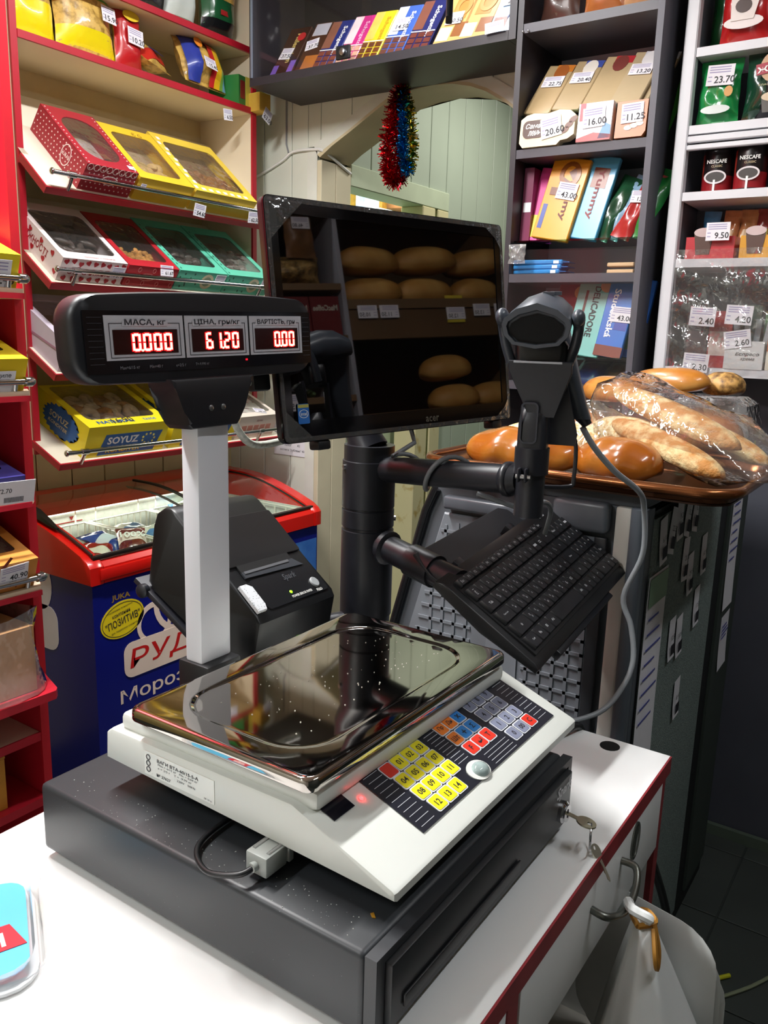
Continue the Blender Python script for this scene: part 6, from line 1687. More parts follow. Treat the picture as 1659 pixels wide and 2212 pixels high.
P(e, 'red_band', box(-0.044, 0.052, -0.0325, -0.0312, -0.012, 0.012), mat('#a01c34', 0.35), Tr(0.012, 0, 0.112) @ Ry(-8))
pt(e, 'lettering', 'ЖОКЕЙ', 0.017, WHITE, Tr(0.014, -0.0335, 0.112) @ Ry(-8) @ FRONT, w=0.088, bold=0.03)
pt(e, 'lettering', 'КЛАССИЧЕСКИЙ', 0.005, mat('#d8c9a0', 0.5), Tr(0.012, -0.031, 0.074) @ FRONT, w=0.07)
P(e, 'printed_cup', prism([(-0.024, 0.0), (0.024, 0.0), (0.030, 0.034), (-0.030, 0.034)], 0, 0.001), mat('#4a443e', 0.3), Tr(0.016, -0.0298, 0.012) @ FRONT)
P(e, 'printed_foam', prism(ell(0.030, 0.011, 18), 0, 0.001), mat('#cdb89a', 0.35), Tr(0.016, -0.0312, 0.046) @ FRONT)
# tins
for k_, (y, dx) in enumerate(((0.558, 0.075), (0.478, 0.055), (0.398, 0.060))):
    lab = ('black and red coffee tin by the white upright', 'black and red coffee tin in the middle of the shelf', 'black and red coffee tin at the edge of the rack')[k_]
    e = E('coffee_tin', lab, 'coffee tin', onB(WF + dx, y, WZ[2] + 0.0205), 'coffee tins on the white rack')
    r_ = 0.037
    P(e, 'tin_body', lathe([(r_ - 0.002, 0), (r_, 0.003), (r_, 0.098), (r_ - 0.001, 0.102)], 28), mat('#1b1416', 0.3, n=(4, 0.1)))
    P(e, 'lid', lathe([(r_ + 0.001, 0.100), (r_ + 0.0015, 0.102), (r_ + 0.0015, 0.112), (r_ - 0.002, 0.114)], 28), mat('#15161a', 0.3))

    def arc(z0, z1, a0, a1, rr_=r_ + 0.0006):
        return sheet(lambda u, v: (rr_ * math.sin(R(a0 + (a1 - a0) * u)), -rr_ * math.cos(R(a0 + (a1 - a0) * u)), z0 + (z1 - z0) * v), 14, 2)
    P(e, 'red_foot', arc(0.004, 0.040, -95, 95), mat('#8a1a20', 0.3))
    P(e, 'red_side', arc(0.040, 0.092, -95, -52), mat('#8a2a20', 0.3))
    P(e, 'cup_rim', joined([(ringprism(ell(0.026, 0.016, 22), ell(0.022, 0.012, 22), 0, 0.001), Tr(0.002, -0.0385, 0.036) @ FRONT)]), mat('#d8d0d2', 0.3))
    P(e, 'cup_coffee', prism(ell(0.022, 0.0125, 20), 0, 0.0008), mat('#24140f', 0.3), Tr(0.002, -0.0382, 0.036) @ FRONT)
    P(e, 'spoon_mark', box(-0.002, 0.003, -0.0396, -0.0390, 0.0, 0.030), WHITE)
    pt(e, 'lettering', 'NESCAFE', 0.009, WHITE, Tr(0.003, -0.0392, 0.072) @ FRONT, w=0.046, bold=0.02)
    pt(e, 'lettering', 'CLASSIC', 0.005, mat('#c9b890', 0.5), Tr(0.004, -0.0392, 0.061) @ FRONT, w=0.026)
# sachets
sach = [(0.575, '#4a86b4', 'light blue sachet by the white upright'), (0.525, '#b0764c', 'brown coffee sachet behind the tag reading 9.50'), (0.485, '#a8744a', 'tan coffee sachet in the middle of the shelf'), (0.448, '#7a2a2a', 'maroon sachet in the sachet row'), (0.415, '#8a3024', 'dark red sachet in the sachet row'), (0.380, '#a05a30', 'rust sachet at the edge of the rack')]
for k_, (y, c_, lab) in enumerate(sach):
    e = bag('coffee_sachet', lab, onB(WF + 0.10, y, WZ[3] + 0.0205) @ Rx(-6) @ Ry(3), 0.042, 0.125, 0.02, mat(c_, 0.25, n=(30, 0.4), coat=0.5), 'sachet', 'coffee sachets on the white rack', 80 + k_)
    P(e, 'printed_label', pillow_band(0.03, 0.125, 0.024, 0.3, 0.6, 80 + k_, 0.004), mat(('#dfe8ee', '#e0c8a8', '#d8c0a0', '#c8d040', '#d8c8b0', '#e0c0a0')[k_], 0.4))
for k_, (y, w_, c_) in enumerate(((0.545, 0.115, '#c02a34'), (0.425, 0.10, '#d89a24'))):
    e = E('coffee_display_box', ('red display box with a printed cup on the sachet shelf', 'amber display box with a printed cup on the sachet shelf')[k_], 'display box', onB(WF + 0.022, y, WZ[3] + 0.0205))
    P(e, 'carton', box(-w_ / 2, w_ / 2, -0.01, 0.05, 0, 0.052), mat(c_, 0.35, n=(10, 0.15)))
    P(e, 'printed_cup', prism([(-0.016, 0.0), (0.016, 0.0), (0.023, 0.050), (-0.023, 0.050)], 0, 0.001), mat('#5a4038', 0.3), Tr(-0.016, -0.0105, 0.010) @ FRONT)
    P(e, 'printed_foam', prism(ell(0.0235, 0.011, 18), 0, 0.001), mat('#cbb5b4', 0.3), Tr(-0.016, -0.012, 0.062) @ FRONT)
price_tag(None, onB(WF - 0.004, 0.525, WZ[3] + 0.082) @ FRONT, 0.055, 0.042, '9.50', top=('white price tag reading 9.50 on the sachet shelf', 'price tag'))
# lower shelf behind the film
low = [(0.560, '#2a2226', 'dark coffee jar box low on the rack behind the film'), (0.505, '#9a2028', 'red coffee box low on the rack behind the film'), (0.440, '#3a4a3c', 'grey green tea box low on the rack behind the film'), (0.375, '#2c6a34', 'green tea box low on the rack by the edge')]
for k_, (y, c_, lab) in enumerate(low):
    e = E('coffee_box', lab, 'coffee box', onB(WF + 0.075, y, WZ[4] + 0.0205))
    P(e, 'carton', box(-0.028, 0.028, -0.03, 0.03, 0, 0.155 - 0.015 * (k_ % 2)), mat(c_, 0.35, n=(18, 0.3)))
    P(e, 'printed_panel', box(-0.024, 0.024, -0.0308, -0.0303, 0.03, 0.09), mat(('#4a3a3c', '#c9b8b0', '#8a948c', '#b8c898')[k_], 0.4, n=(30, 0.3)))
for k_ in range(5):
    T('coffee_stick', 'thin grey coffee stick standing in the open box, ' + ('first', 'second', 'third', 'fourth', 'fifth')[k_] + ' from the upright', 'sachet', box(-0.007, 0.007, -0.002, 0.002, 0, 0.12, 0.001, 1), mat('#9aa0a6', 0.3, n=(30, 0.3)), onB(WF + 0.035, 0.450 - k_ * 0.016, WZ[4] + 0.022) @ Ry(-8 + 5 * k_), 'coffee sticks')
e = E('espresso_box', 'white espresso box with a tag reading 2.60', 'coffee box', onB(WF + 0.014, 0.435, WZ[4] + 0.0205))
P(e, 'carton', box(-0.045, 0.045, -0.012, 0.012, 0, 0.068), mat('#d5d6d6', 0.4))
pt(e, 'lettering', 'Еспресо', 0.010, INK, Tr(0.008, -0.0128, 0.036) @ FRONT, w=0.055, bold=0.015, shear=0.25)
pt(e, 'lettering', 'крема', 0.008, INK, Tr(0.010, -0.0128, 0.024) @ FRONT, w=0.032, shear=0.25)
price_tag(e, Tr(-0.018, -0.0136, 0.072) @ FRONT @ Rz(9), 0.062, 0.042, '2.60')
for k_, (y, z_, pr_, lab) in enumerate(((0.545, 1.362, '2.30', 'white price tag reading 2.30 behind the film'), (0.540, 1.475, '2.40', 'white price tag above the coffee boxes behind the film'), (0.455, 1.480, '4.20', 'pale price tag by the film glare'))):
    price_tag(None, onB(WF - 0.002, y, z_) @ FRONT @ Rz(-3), 0.062, 0.046, pr_, top=(lab, 'price tag'))
e = E('coffee_cup_box', 'orange and white box with cup print at the edge of the rack', 'coffee box', onB(WF + 0.02, 0.345, WZ[4] + 0.0205))
P(e, 'carton', box(-0.04, 0.04, -0.012, 0.02, 0, 0.085), mat('#d9d2c2', 0.4))
P(e, 'orange_top', box(-0.04, 0.04, -0.0126, -0.0122, 0.045, 0.085), mat('#b0602c', 0.4))
# ================================================================== refrigerated display case (end panel towards the counter)
DX = 1.362
dc = E('display_case', 'grey refrigerated display case with embossed end panel', 'display case', I4)
gpl = mat('#6d7278', 0.42, n=(5, 0.06), bump=(60, 0.1))
endp = [(0.385, 0.0), (0.385, 1.140), (0.785, 1.140), (0.800, 1.10), (0.865, 0.86), (0.93, 0.62), (0.93, 0.0)]
P(dc, 'end_panel', prism(endp, DX, DX + 0.03, 'x'), mat('#5b6066', 0.45, n=(5, 0.06)))
P(dc, 'carcass', prism([(0.392, 0.02), (0.392, 1.128), (0.78, 1.128), (0.855, 0.86), (0.915, 0.62), (0.915, 0.02)], DX + 0.031, 2.18, 'x'), mat('#3f464a', 0.5))
P(dc, 'top_board', box(DX + 0.002, 2.18, 0.392, 0.785, 1.141, 1.160), mat('#4a4f54', 0.5))
P(dc, 'front_edge', tube([(DX - 0.004, 0.792, 1.125), (DX - 0.004, 0.812, 1.08), (DX - 0.004, 0.872, 0.86), (DX - 0.004, 0.935, 0.62), (DX - 0.004, 0.935, 0.05)], 0.010, 8), mat('#15161a', 0.25))
P(dc, 'corner_strip', box(DX - 0.016, DX - 0.0005, 0.410, 0.437, 0.0, 1.142, 0.004), mat('#cfcec6', 0.45))
P(dc, 'corner_post', loft([[(DX - 0.022 + x_, 0.394 + y_, z_) for x_, y_ in rrect(0.034, 0.026, 0.012, 4)] for z_ in (0.0, 1.13, 1.145)]), mat('#565c64', 0.35))
P(dc, 'bumper', box(DX - 0.030, DX - 0.001, 0.446, 0.545, 1.092, 1.146, 0.009, 3), mat('#60666d', 0.33, bump=(40, 0.12)))
P(dc, 'bumper', box(DX - 0.026, DX - 0.001, 0.56, 0.765, 1.092, 1.118, 0.006, 3), mat('#565b62', 0.33, bump=(40, 0.12)))
P(dc, 'panel_inset', prism([(0.452, 0.40), (0.452, 1.082), (0.770, 1.082), (0.835, 0.85), (0.900, 0.60), (0.900, 0.40)], DX - 0.010, DX - 0.0005, 'x', 0.003, 1), mat('#7d838a', 0.4, n=(6, 0.05)))
P(dc, 'inset_frame', box(DX - 0.018, DX - 0.0105, 0.448, 0.470, 0.40, 1.085, 0.003), mat('#2a2c30', 0.4))
P(dc, 'smooth_panel', prism([(0.60, 0.42), (0.60, 0.92), (0.66, 0.90), (0.70, 0.42)], DX - 0.0125, DX - 0.0105, 'x'), mat('#8a9199', 0.35))
em = []
cells = []
for j_ in range(25):
    z_ = 0.42 + j_ * 0.026
    lim = 0.765 + (1.08 - z_) * 0.24
    for (ya, yb) in ((0.474, 0.592), (0.700, lim)) if z_ < 0.93 else ((0.474, lim),):
        if yb - ya > 0.03:
            em.append((DX - 0.0125, DX - 0.0100, ya, yb, z_, z_ + 0.006))
for i_ in range(16):
    y_ = 0.474 + i_ * 0.026
    z1 = 1.066 if y_ < 0.74 else 1.08 - (y_ - 0.755) / 0.24
    z0 = 0.93 if 0.592 < y_ < 0.70 else 0.42
    if z1 - z0 > 0.05:
        em.append((DX - 0.0125, DX - 0.0100, y_, y_ + 0.006, z0, z1))
P(dc, 'embossed_lattice', boxes(em), mat('#7d838a', 0.36, n=(6, 0.05)), kind='stuff')
# service side (towards the cashier): woven grey panel, dark gap, second panel
wv_ = mat('#7c8985', 0.7, n=(260, 0.35), bump=(320, 0.9, 0.002))
P(dc, 'service_panel', box(DX + 0.03, 1.90, 0.382, 0.3915, 0.05, 1.120), wv_)
P(dc, 'service_gap', box(1.902, 1.985, 0.386, 0.3915, 0.05, 1.12), mat('#0e1012', 0.6))
P(dc, 'service_panel', box(1.987, 2.178, 0.380, 0.3915, 0.05, 1.120), mat('#39423c', 0.6))
P(dc, 'kick_board', box(DX + 0.03, 2.178, 0.386, 0.3915, 0.0, 0.048), mat('#121412', 0.6))
P(bpy.data.objects['floor'], 'floor_batten', box(2.366, 2.382, -0.3, 0.625, 0.0, 0.035), mat('#5d6a5c', 0.6))
# papers and barcode tags stuck to the service side


def note(x, z, w_, h_, label, lines=0, tilt=0, price=None, cat='label', green=False, handw=None):
    e = E('paper_note', label, cat, frame((x, 0.3805, z), (1, 0, 0), (0, 0, 1), (0, -1, 0)) @ Rz(tilt), 'papers on the service side of the display case')

    def cf(u, v):
        return (-w_ / 2 + w_ * u, -h_ / 2 + h_ * v, 0.0015 + (0.010 * (0.5 - v) ** 2 if v < 0.5 else 0))
    P(e, 'sheet', sheet(cf, 2, 6), PAPER)
    if green:
        P(e, 'green_heading', box(-w_ / 2 + 0.004, w_ / 2 - 0.004, h_ * 0.36, h_ * 0.49, 0.0035, 0.0038), mat('#8aa888', 0.5))
    if lines:
        P(e, 'written_lines', boxes([(-w_ * 0.42, w_ * (0.1 + 0.25 * ((i_ * 7) % 3) / 2), h_ * (0.30 - 0.07 * i_), h_ * (0.30 - 0.07 * i_) + 0.004, 0.0042, 0.0046) for i_ in range(lines)]), INKB)
    if price:
        pt(e, 'price_figures', price, h_ * 0.12, INK, Tr(0, h_ * 0.05, 0.0050))
        P(e, 'barcode', boxes([(-w_ * 0.3 + i_ * w_ * 0.055, -w_ * 0.27 + i_ * w_ * 0.055, -h_ * 0.38, -h_ * 0.12, 0.0115, 0.0120) for i_ in range(11)]), INK, Tr(0, 0, -0.006))
    return e


note(1.436, 0.82, 0.115, 0.40, 'long handwritten sheet with a pale green heading', 8, 0, None, 'paper', True)
note(2.06, 0.95, 0.10, 0.32, 'upper sheet of handwriting on the far service panel', 7, 0, None, 'paper')
note(2.075, 0.70, 0.085, 0.14, 'lower sheet of handwriting on the far service panel', 4, 2, None, 'paper')
tags = [(1.440, 1.075, 8, '6.10'), (1.497, 1.082, -14, '22.50'), (1.540, 1.100, 4, '9.20'), (1.600, 1.095, -16, '15.20'), (1.655, 1.095, -12, '6.70'), (1.610, 1.005, -4, '20.10'), (1.660, 0.965, 5, '29.90'), (1.760, 0.985, 3, '60.90'), (1.570, 0.855, 2, '12.80'), (1.625, 0.845, 6, '33.60'), (1.745, 0.875, 4, '17.30'), (1.660, 0.700, 3, '8.40')]
tl = ('nearest the corner post, under the tray', 'twisted, second from the corner post', 'small, straight under the tray rim', 'slanting under the bronze tray', 'slanting at the far end of the tray', 'middle of the panel, upper of the pair', 'middle of the panel, lower of the pair', 'beside the dark gap, highest there', 'curled, beside the long sheet', 'curled, overlapping its neighbour', 'beside the dark gap, lower one', 'lowest of all on the woven panel')
for (x_, z_, t_, p_), d_ in zip(tags, tl):
    note(x_, z_, 0.042, 0.085, 'barcode tag ' + d_, 0, t_, p_)

# ================================================================== bakery tray with bread
TZ0 = 1.162
bt = E('bread_tray', 'bronze coloured bakery tray on top of the display case', 'tray', Tr(1.555, 0.535, TZ0))
brz = mat('#6b4024', 0.24, 0.75, n=(6, 0.2))
trw, trh = 0.43, 0.545
P(bt, 'tray_floor', prism(rrect(trw, trh, 0.05, 5), 0.001, 0.004), mat('#3a2418', 0.35, 0.5, n=(12, 0.3)))
P(bt, 'rim', loft([[(x_, y_, z_) for x_, y_ in rrect(trw + d_, trh + d_, 0.05 + d_ / 2, 6)] for d_, z_ in ((-0.01, 0.003), (0.008, 0.022), (0.020, 0.026), (0.026, 0.024), (0.026, 0.019), (0.018, 0.018), (0.006, 0.012), (-0.006, 0.001))], False), brz)
P(bt, 'rolled_rim', tube([(x_, y_, 0.0225) for x_, y_ in rrect(trw + 0.022, trh + 0.022, 0.062, 6)], 0.0085, 8, True), mat('#8a5430', 0.22, 0.8, n=(6, 0.2)))
crust = mat('#9c5414', 0.22, n=(9, 0.4), hex2='#c98a3a', th=(0.42, 0.75), coat=0.6, bump=(20, 0.12))
crust2 = mat('#b87326', 0.30, n=(8, 0.35), hex2='#e0b468', th=(0.4, 0.72), coat=0.3, bump=(24, 0.15))
sesame = mat('#d8b272', 0.7, n=(120, 0.5), hex2='#f0e2b8', th=(0.40, 0.55), bump=(160, 0.9, 0.003))


def loaf(l, w_, h_, wob=0.0, seed=1, n=22, m=18, braid=0.0):
    """loaf along X resting on z=0"""
    rr = random.Random(seed)
    rings = []
    for i_ in range(n + 1):
        t = i_ / n
        s = max(0.02, (1 - abs(2 * t - 1) ** 2.6)) ** 0.5
        ring = []
        for k_ in range(m):
            a = 2 * PI * k_ / m
            b_ = 1 + braid * math.sin(t * 6 * PI + (2.0 if math.cos(a) > 0 else -2.0) * math.sin(a))
            y_ = w_ / 2 * s * math.cos(a) * b_
            z_ = h_ / 2 * (1 + (math.sin(a) if math.sin(a) > -0.55 else -0.55) * s * b_) - h_ * 0.225 * (1)
            z_ += wob * math.sin(7 * t + seed) * s
            ring.append(((t - 0.5) * l, y_, max(0, z_)))
        rings.append(ring)
    return loft(rings, True, 70)


def bread(name, label, me, m, loc, rz, ry=0, rx=0, cat='bread', group=None):
    return T(name, label, cat, me, m, Tr(*loc) @ Rz(rz) @ Ry(ry) @ Rx(rx), group)


TB = TZ0 + 0.0045
bread('braided_loaf', 'glossy brown braided loaf at the front of the tray behind the scanner', loaf(0.235, 0.115, 0.098, 0, 2, 30, 20, 0.055), crust, (1.475, 0.668, TB), 97)
bread('braided_loaf', 'glossy brown round ended loaf in the middle of the tray', loaf(0.165, 0.115, 0.095, 0, 3, 30, 20, 0.035), crust, (1.49, 0.487, TB), 84)
bread('sesame_loaf', 'sesame loaf in film behind the scanner', loaf(0.26, 0.09, 0.085, 0, 4), sesame, (1.635, 0.665, TB + 0.012), 95, 0)
bread('sesame_loaf', 'sesame loaf in film behind the middle of the tray', loaf(0.22, 0.09, 0.09, 0, 5), sesame, (1.625, 0.515, TB + 0.03), 60, 0)
bread('milk_roll', 'shiny roll on the heap behind the bagged loaves', loaf(0.17, 0.085, 0.07, 0, 6), crust2, (1.80, 0.615, TB + 0.115), 60)
bread('poppy_roll', 'poppy seed roll on the heap, highest of all', loaf(0.185, 0.085, 0.068, 0, 7), crust2, (1.81, 0.500, TB + 0.140), 78, 4)
bread('poppy_roll', 'dark topped poppy seed bun at the end of the heap', loaf(0.09, 0.08, 0.062, 0, 8), mat('#6a4a24', 0.5, n=(45, 0.8), hex2='#d0a058', th=(0.45, 0.6), bump=(60, 0.4)), (1.86, 0.400, TB + 0.140), 70, 0)
bread('plain_loaf', 'brown loaf under the poppy seed rolls', loaf(0.28, 0.15, 0.135, 0, 9), crust, (1.85, 0.48, TB + 0.012), 80)
bread('plain_loaf', 'brown loaf under the shiny roll at the back of the tray', loaf(0.22, 0.13, 0.115, 0, 10), crust, (1.86, 0.68, TB + 0.0), 90)
# bagged baguettes sloping over the tray corner
bag_dirs = [((1.665, 0.560, 1.315), (1.53, 0.300, 1.243), 0.066, 'upper sesame baguette in the clear bag'), ((1.60, 0.535, 1.258), (1.47, 0.308, 1.200), 0.062, 'lower sesame baguette in the clear bag'), ((1.71, 0.45, 1.265), (1.60, 0.262, 1.212), 0.058, 'sesame baguette at the far side of the clear bag')]
for (a, b, w_, lab) in bag_dirs:
    A, B = Vector(a), Vector(b)
    d_ = (B - A)
    L = d_.length + 0.02
    rz_ = math.degrees(math.atan2(d_.y, d_.x))
    ry_ = -math.degrees(math.asin(d_.z / d_.length))
    mid = (A + B) / 2 - Vector((0, 0, w_ * 0.30))
    bread('baguette', lab, loaf(L, w_, w_ * 0.85, 0.0, 20, 24, 16), mat('#b57a36', 0.7, n=(34, 0.5), hex2='#e3cf9c', th=(0.40, 0.66), bump=(140, 0.9, 0.003)), mid, rz_, ry_, 0, 'bread', 'baguettes in the clear bag')
# the clear bag itself
bc0, bc1 = Vector((1.685, 0.590, 1.295)), Vector((1.495, 0.200, 1.200))
bd = (bc1 - bc0)
side_ = Vector((-bd.y, bd.x, 0)).normalized()
rr = random.Random(4)
rings = []
NB = 22
for i_ in range(NB + 1):
    t = i_ / NB
    c_ = bc0 + bd * t
    wdt = 0.100 * (1 - 0.25 * t) * (min(1, 0.35 + 5 * t) if t < 0.2 else 1) * (1 if t < 0.8 else 1 + (t - 0.8) * 0.8)
    hgt = 0.074 * (1 - 0.2 * t) * (min(1, 0.3 + 5 * t) if t < 0.2 else 1) * (1 if t < 0.78 else max(0.12, 1 - (t - 0.78) * 4.2))
    ring = []
    for k_ in range(28):
        a = 2 * PI * k_ / 28
        jit = 1 + 0.06 * math.sin(5 * a + 9 * t) + 0.04 * math.sin(9 * a - 14 * t)
        ring.append(c_ + side_ * (wdt * math.cos(a) * jit) + Vector((0, 0, hgt * max(math.sin(a), -0.75) * jit)))
    rings.append(ring)
T('bread_bag', 'clear plastic bag holding the sesame baguettes', 'plastic bag', loft(rings, True, 180), film(refl=1.7, bump=(30, 0.9), clear=0.95, rough=0.06, haze=0.035))


def blob_film(c_, a, b, h_, label, seed):
    rr = random.Random(seed)
    rings = []
    for j_ in range(9):
        v = j_ / 8
        k = math.cos(v * PI / 2 * 0.96)
        rings.append([(c_[0] + a * k * math.cos(2 * PI * i_ / 24) * (1 + 0.08 * math.sin(3 * i_ + seed)), c_[1] + b * k * math.sin(2 * PI * i_ / 24) * (1 + 0.06 * math.cos(4 * i_ + seed)), c_[2] + h_ * v) for i_ in range(24)])
    T('bread_bag', label, 'plastic bag', loft(rings, True, 180), film(refl=1.7, bump=(30, 0.9), clear=0.95, rough=0.06, haze=0.03))


blob_film((1.635, 0.60, TB + 0.001), 0.075, 0.19, 0.125, 'clear plastic bag over the sesame loaves behind the scanner', 3)
# clear pastry box at the end of the case
e = E('pastry_box', 'clear plastic pastry box at the end of the display case', 'pastry box', Tr(1.965, 0.435, 1.162))
P(e, 'tub', loft([[(x_, y_, z_) for x_, y_ in rrect(w_, h_, 0.02, 4)] for w_, h_, z_ in ((0.15, 0.15, 0.001), (0.17, 0.17, 0.05))]), film(refl=2.0, bump=(50, 0.8), clear=0.8, haze=0.25))
P(e, 'lid', loft([[(x_, y_, z_) for x_, y_ in rrect(w_, h_, 0.02, 4)] for w_, h_, z_ in ((0.18, 0.18, 0.052), (0.185, 0.185, 0.06), (0.16, 0.16, 0.12), (0.12, 0.12, 0.135))]), film(refl=2.4, bump=(50, 0.9), clear=0.75, haze=0.3))
P(e, 'green_sticker', prism(ell(0.006, 0.012, 12), 0, 0.0006), mat('#b4c828', 0.4), Tr(0.02, -0.0885, 0.03) @ FRONT)

# ================================================================== tinsel over the arch
def tinsel(label, path, m, r0, n, seed):
    rr = random.Random(seed)
    pts_ = smooth_path(path, 10)
    e = E('tinsel_garland', label, 'tinsel', I4, 'tinsel garlands on the arch')
    P(e, 'core', tube(pts_, 0.003, 6), m)
    vs, fs = [], []
    for i_ in range(n):
        p = pts_[rr.randrange(len(pts_))] + Vector((rr.uniform(-0.004, 0.004),) * 3)
        d_ = Vector((rr.gauss(0, 1), rr.gauss(0, 1), rr.gauss(0, 0.7))).normalized()
        q = p + d_ * r0 * rr.uniform(0.6, 1.1)
        s = d_.orthogonal().normalized()
        s.rotate(Matrix.Rotation(rr.uniform(0, 6.28), 3, d_))
        s *= 0.0017
        k_ = len(vs)
        vs += [p - s, p + s, q + s, q - s]
        fs.append((k_, k_ + 1, k_ + 2, k_ + 3))
    P(e, 'strands', mk(vs, fs, 0), m, kind='stuff')
    return e


TX = 2.352
tinsel('red tinsel garland hanging from the top of the arch', [(TX, 1.563, 2.155), (TX, 1.585, 2.10), (TX, 1.603, 2.02), (TX - 0.004, 1.602, 1.95), (TX, 1.592, 1.905), (TX, 1.575, 1.885)], mat('#c0101e', 0.16, 0.9, n=(30, 0.3)), 0.034, 1500, 1)
tinsel('dark red tinsel strand beside the blue garland', [(TX, 1.560, 2.155), (TX, 1.568, 2.08), (TX, 1.572, 2.0), (TX, 1.56, 1.93), (TX, 1.545, 1.89)], mat('#8e0a18', 0.18, 0.9, n=(30, 0.3)), 0.026, 800, 2)
tinsel('blue tinsel garland hanging beside the red one', [(TX, 1.556, 2.155), (TX - 0.01, 1.545, 2.09), (TX - 0.012, 1.540, 2.02), (TX - 0.01, 1.538, 1.96), (TX - 0.01, 1.522, 1.91)], mat('#1478b8', 0.15, 0.9, n=(30, 0.4)), 0.024, 1100, 3)
tinsel('gold and green tinsel garland nearest the boards', [(TX, 1.553, 2.155), (TX, 1.528, 2.09), (TX, 1.516, 2.02), (TX, 1.514, 1.96), (TX, 1.522, 1.915)], mat('#4a7a2c', 0.16, 0.9, n=(90, 1.0), hex2='#e8c040', th=(0.48, 0.56)), 0.023, 800, 4)
T('tinsel_hook', 'small dark loop of wire holding the tinsel', 'hook', tube([(XB - 0.013, 1.558, 2.17), (TX, 1.558, 2.168), (TX, 1.558, 2.15)], 0.002, 6), BLACK)

# ================================================================== carrier bag on the drawer handle, foam plates, floor cables
bagm = mat('#eef1f0', 0.35, n=(4, 0.06), bump=(10, 0.5, 0.006))
hb = E('carrier_bag', 'white plastic bag tied to the drawer handle', 'plastic bag', Tr(0.862, 0.218, 0.772))
rings = []
for j_ in range(15):
    v = j_ / 14
    z_ = -v * 0.42
    a = 0.010 + 0.105 * min(1, v * 2.2) ** 1.1
    b_ = 0.010 + 0.060 * min(1, v * 2.0)
    rings.append([(a * math.cos(t) * (1 + 0.07 * math.sin(6 * t + 2 * v)) + 0.02 * v, -0.035 * v + b_ * math.sin(t) * (1 + 0.10 * math.sin(5 * t + 4 * v)) - 0.012, z_) for t in [2 * PI * i_ / 30 for i_ in range(30)]])
P(hb, 'bag', loft(rings, True, 180), bagm)
P(hb, 'handles', joined([(tube(smooth_path([(0.0, -0.012, -0.004), (-0.012, -0.022, 0.010), (-0.016, -0.004, 0.016), (0.0, 0.006, 0.012)], 4), 0.006, 8), I4)]), bagm)
P(hb, 'tie', joined([(tube(smooth_path([(-0.016, -0.012, -0.002), (0.0, -0.026, 0.0), (0.016, -0.012, -0.002), (0.0, 0.0, 0.0), (-0.016, -0.012, -0.002)], 4), 0.0035, 6), I4), (tube(smooth_path([(-0.004, -0.026, 0.0), (-0.014, -0.036, -0.022), (-0.020, -0.038, -0.042), (-0.026, -0.036, -0.022), (-0.012, -0.028, 0.0)], 4), 0.003, 6), I4)]), mat('#a8752a', 0.6))
for k_ in range(3):
    T('foam_plate', ('white foam plate standing behind the carrier bag', 'middle white foam plate behind the carrier bag', 'white foam plate against the side panel')[k_], 'foam plate', loft([[(x_, y_, z_) for x_, y_ in rrect(0.20 - d_, 0.26 - d_, 0.05, 5)] for d_, z_ in ((0.03, 0), (0.0, 0.012), (0.002, 0.014), (0.034, 0.003))]), mat('#e2e4e2', 0.5), Tr(0.985 + 0.022 * k_, 0.235 - 0.004 * k_, 0.575 - 0.035 * k_) @ Rz(78) @ Ry(0) @ Rx(84), 'foam plates behind the bag')
T('floor_cable', 'black cable dropping from the counter end to the floor', 'cable', tube(smooth_path([(1.125, 0.30, 0.80), (1.20, 0.315, 0.68), (1.31, 0.305, 0.54), (1.40, 0.295, 0.40), (1.47, 0.29, 0.25), (1.52, 0.285, 0.10), (1.55, 0.26, 0.012), (1.60, 0.18, 0.011)], 6), 0.0075, 8), BLACK)
T('floor_wire', 'pale wire trailing over the dark floor tiles', 'cable', tube(smooth_path([(1.50, 0.36, 0.010), (1.64, 0.29, 0.010), (1.80, 0.18, 0.010), (2.00, 0.08, 0.010), (2.15, -0.05, 0.010)], 6), 0.004, 6), mat('#8d9478', 0.5))
T('floor_wire', 'thin wire with a yellow ferrule on the dark floor tiles', 'cable', tube(smooth_path([(1.48, 0.37, 0.009), (1.62, 0.33, 0.009), (1.72, 0.29, 0.009), (1.79, 0.24, 0.009)], 6), 0.003, 6), mat('#6d7460', 0.5))
T('wire_ferrule', 'small yellow tape on the floor wire', 'tape', tube([(1.775, 0.252, 0.010), (1.805, 0.228, 0.010)], 0.005, 8), mat('#c8c828', 0.4))

# ================================================================== ceiling lamps (out of frame)
for lx0, lx1, ly, ll in ((0.25, 1.15, 1.30, 'tube lamp over the counter'), (1.55, 2.15, 1.30, 'tube lamp over the customer aisle'), (0.7, 1.6, -0.45, 'tube lamp before the bread rack'), (-1.25, -0.65, 1.15, 'tube lamp behind the photographer')):
    e = E('ceiling_lamp', ll + ' fixed to the ceiling', 'lamp', Tr((lx0 + lx1) / 2, ly, 2.72))
    hw2 = (lx1 - lx0) / 2
    P(e, 'housing', box(-hw2, hw2, -0.05, 0.05, -0.05, -0.001, 0.004), WHITE)
    P(e, 'end_cap', box(-hw2 - 0.012, -hw2 - 0.0005, -0.052, 0.052, -0.052, -0.001), WHITE)
    P(e, 'end_cap', box(hw2 + 0.0005, hw2 + 0.012, -0.052, 0.052, -0.052, -0.001), WHITE)
    P(e, 'tube', tube([(-hw2 + 0.01, 0, -0.068), (hw2 - 0.01, 0, -0.068)], 0.013, 12), mat('#ffffff', 0.4, emit=12))

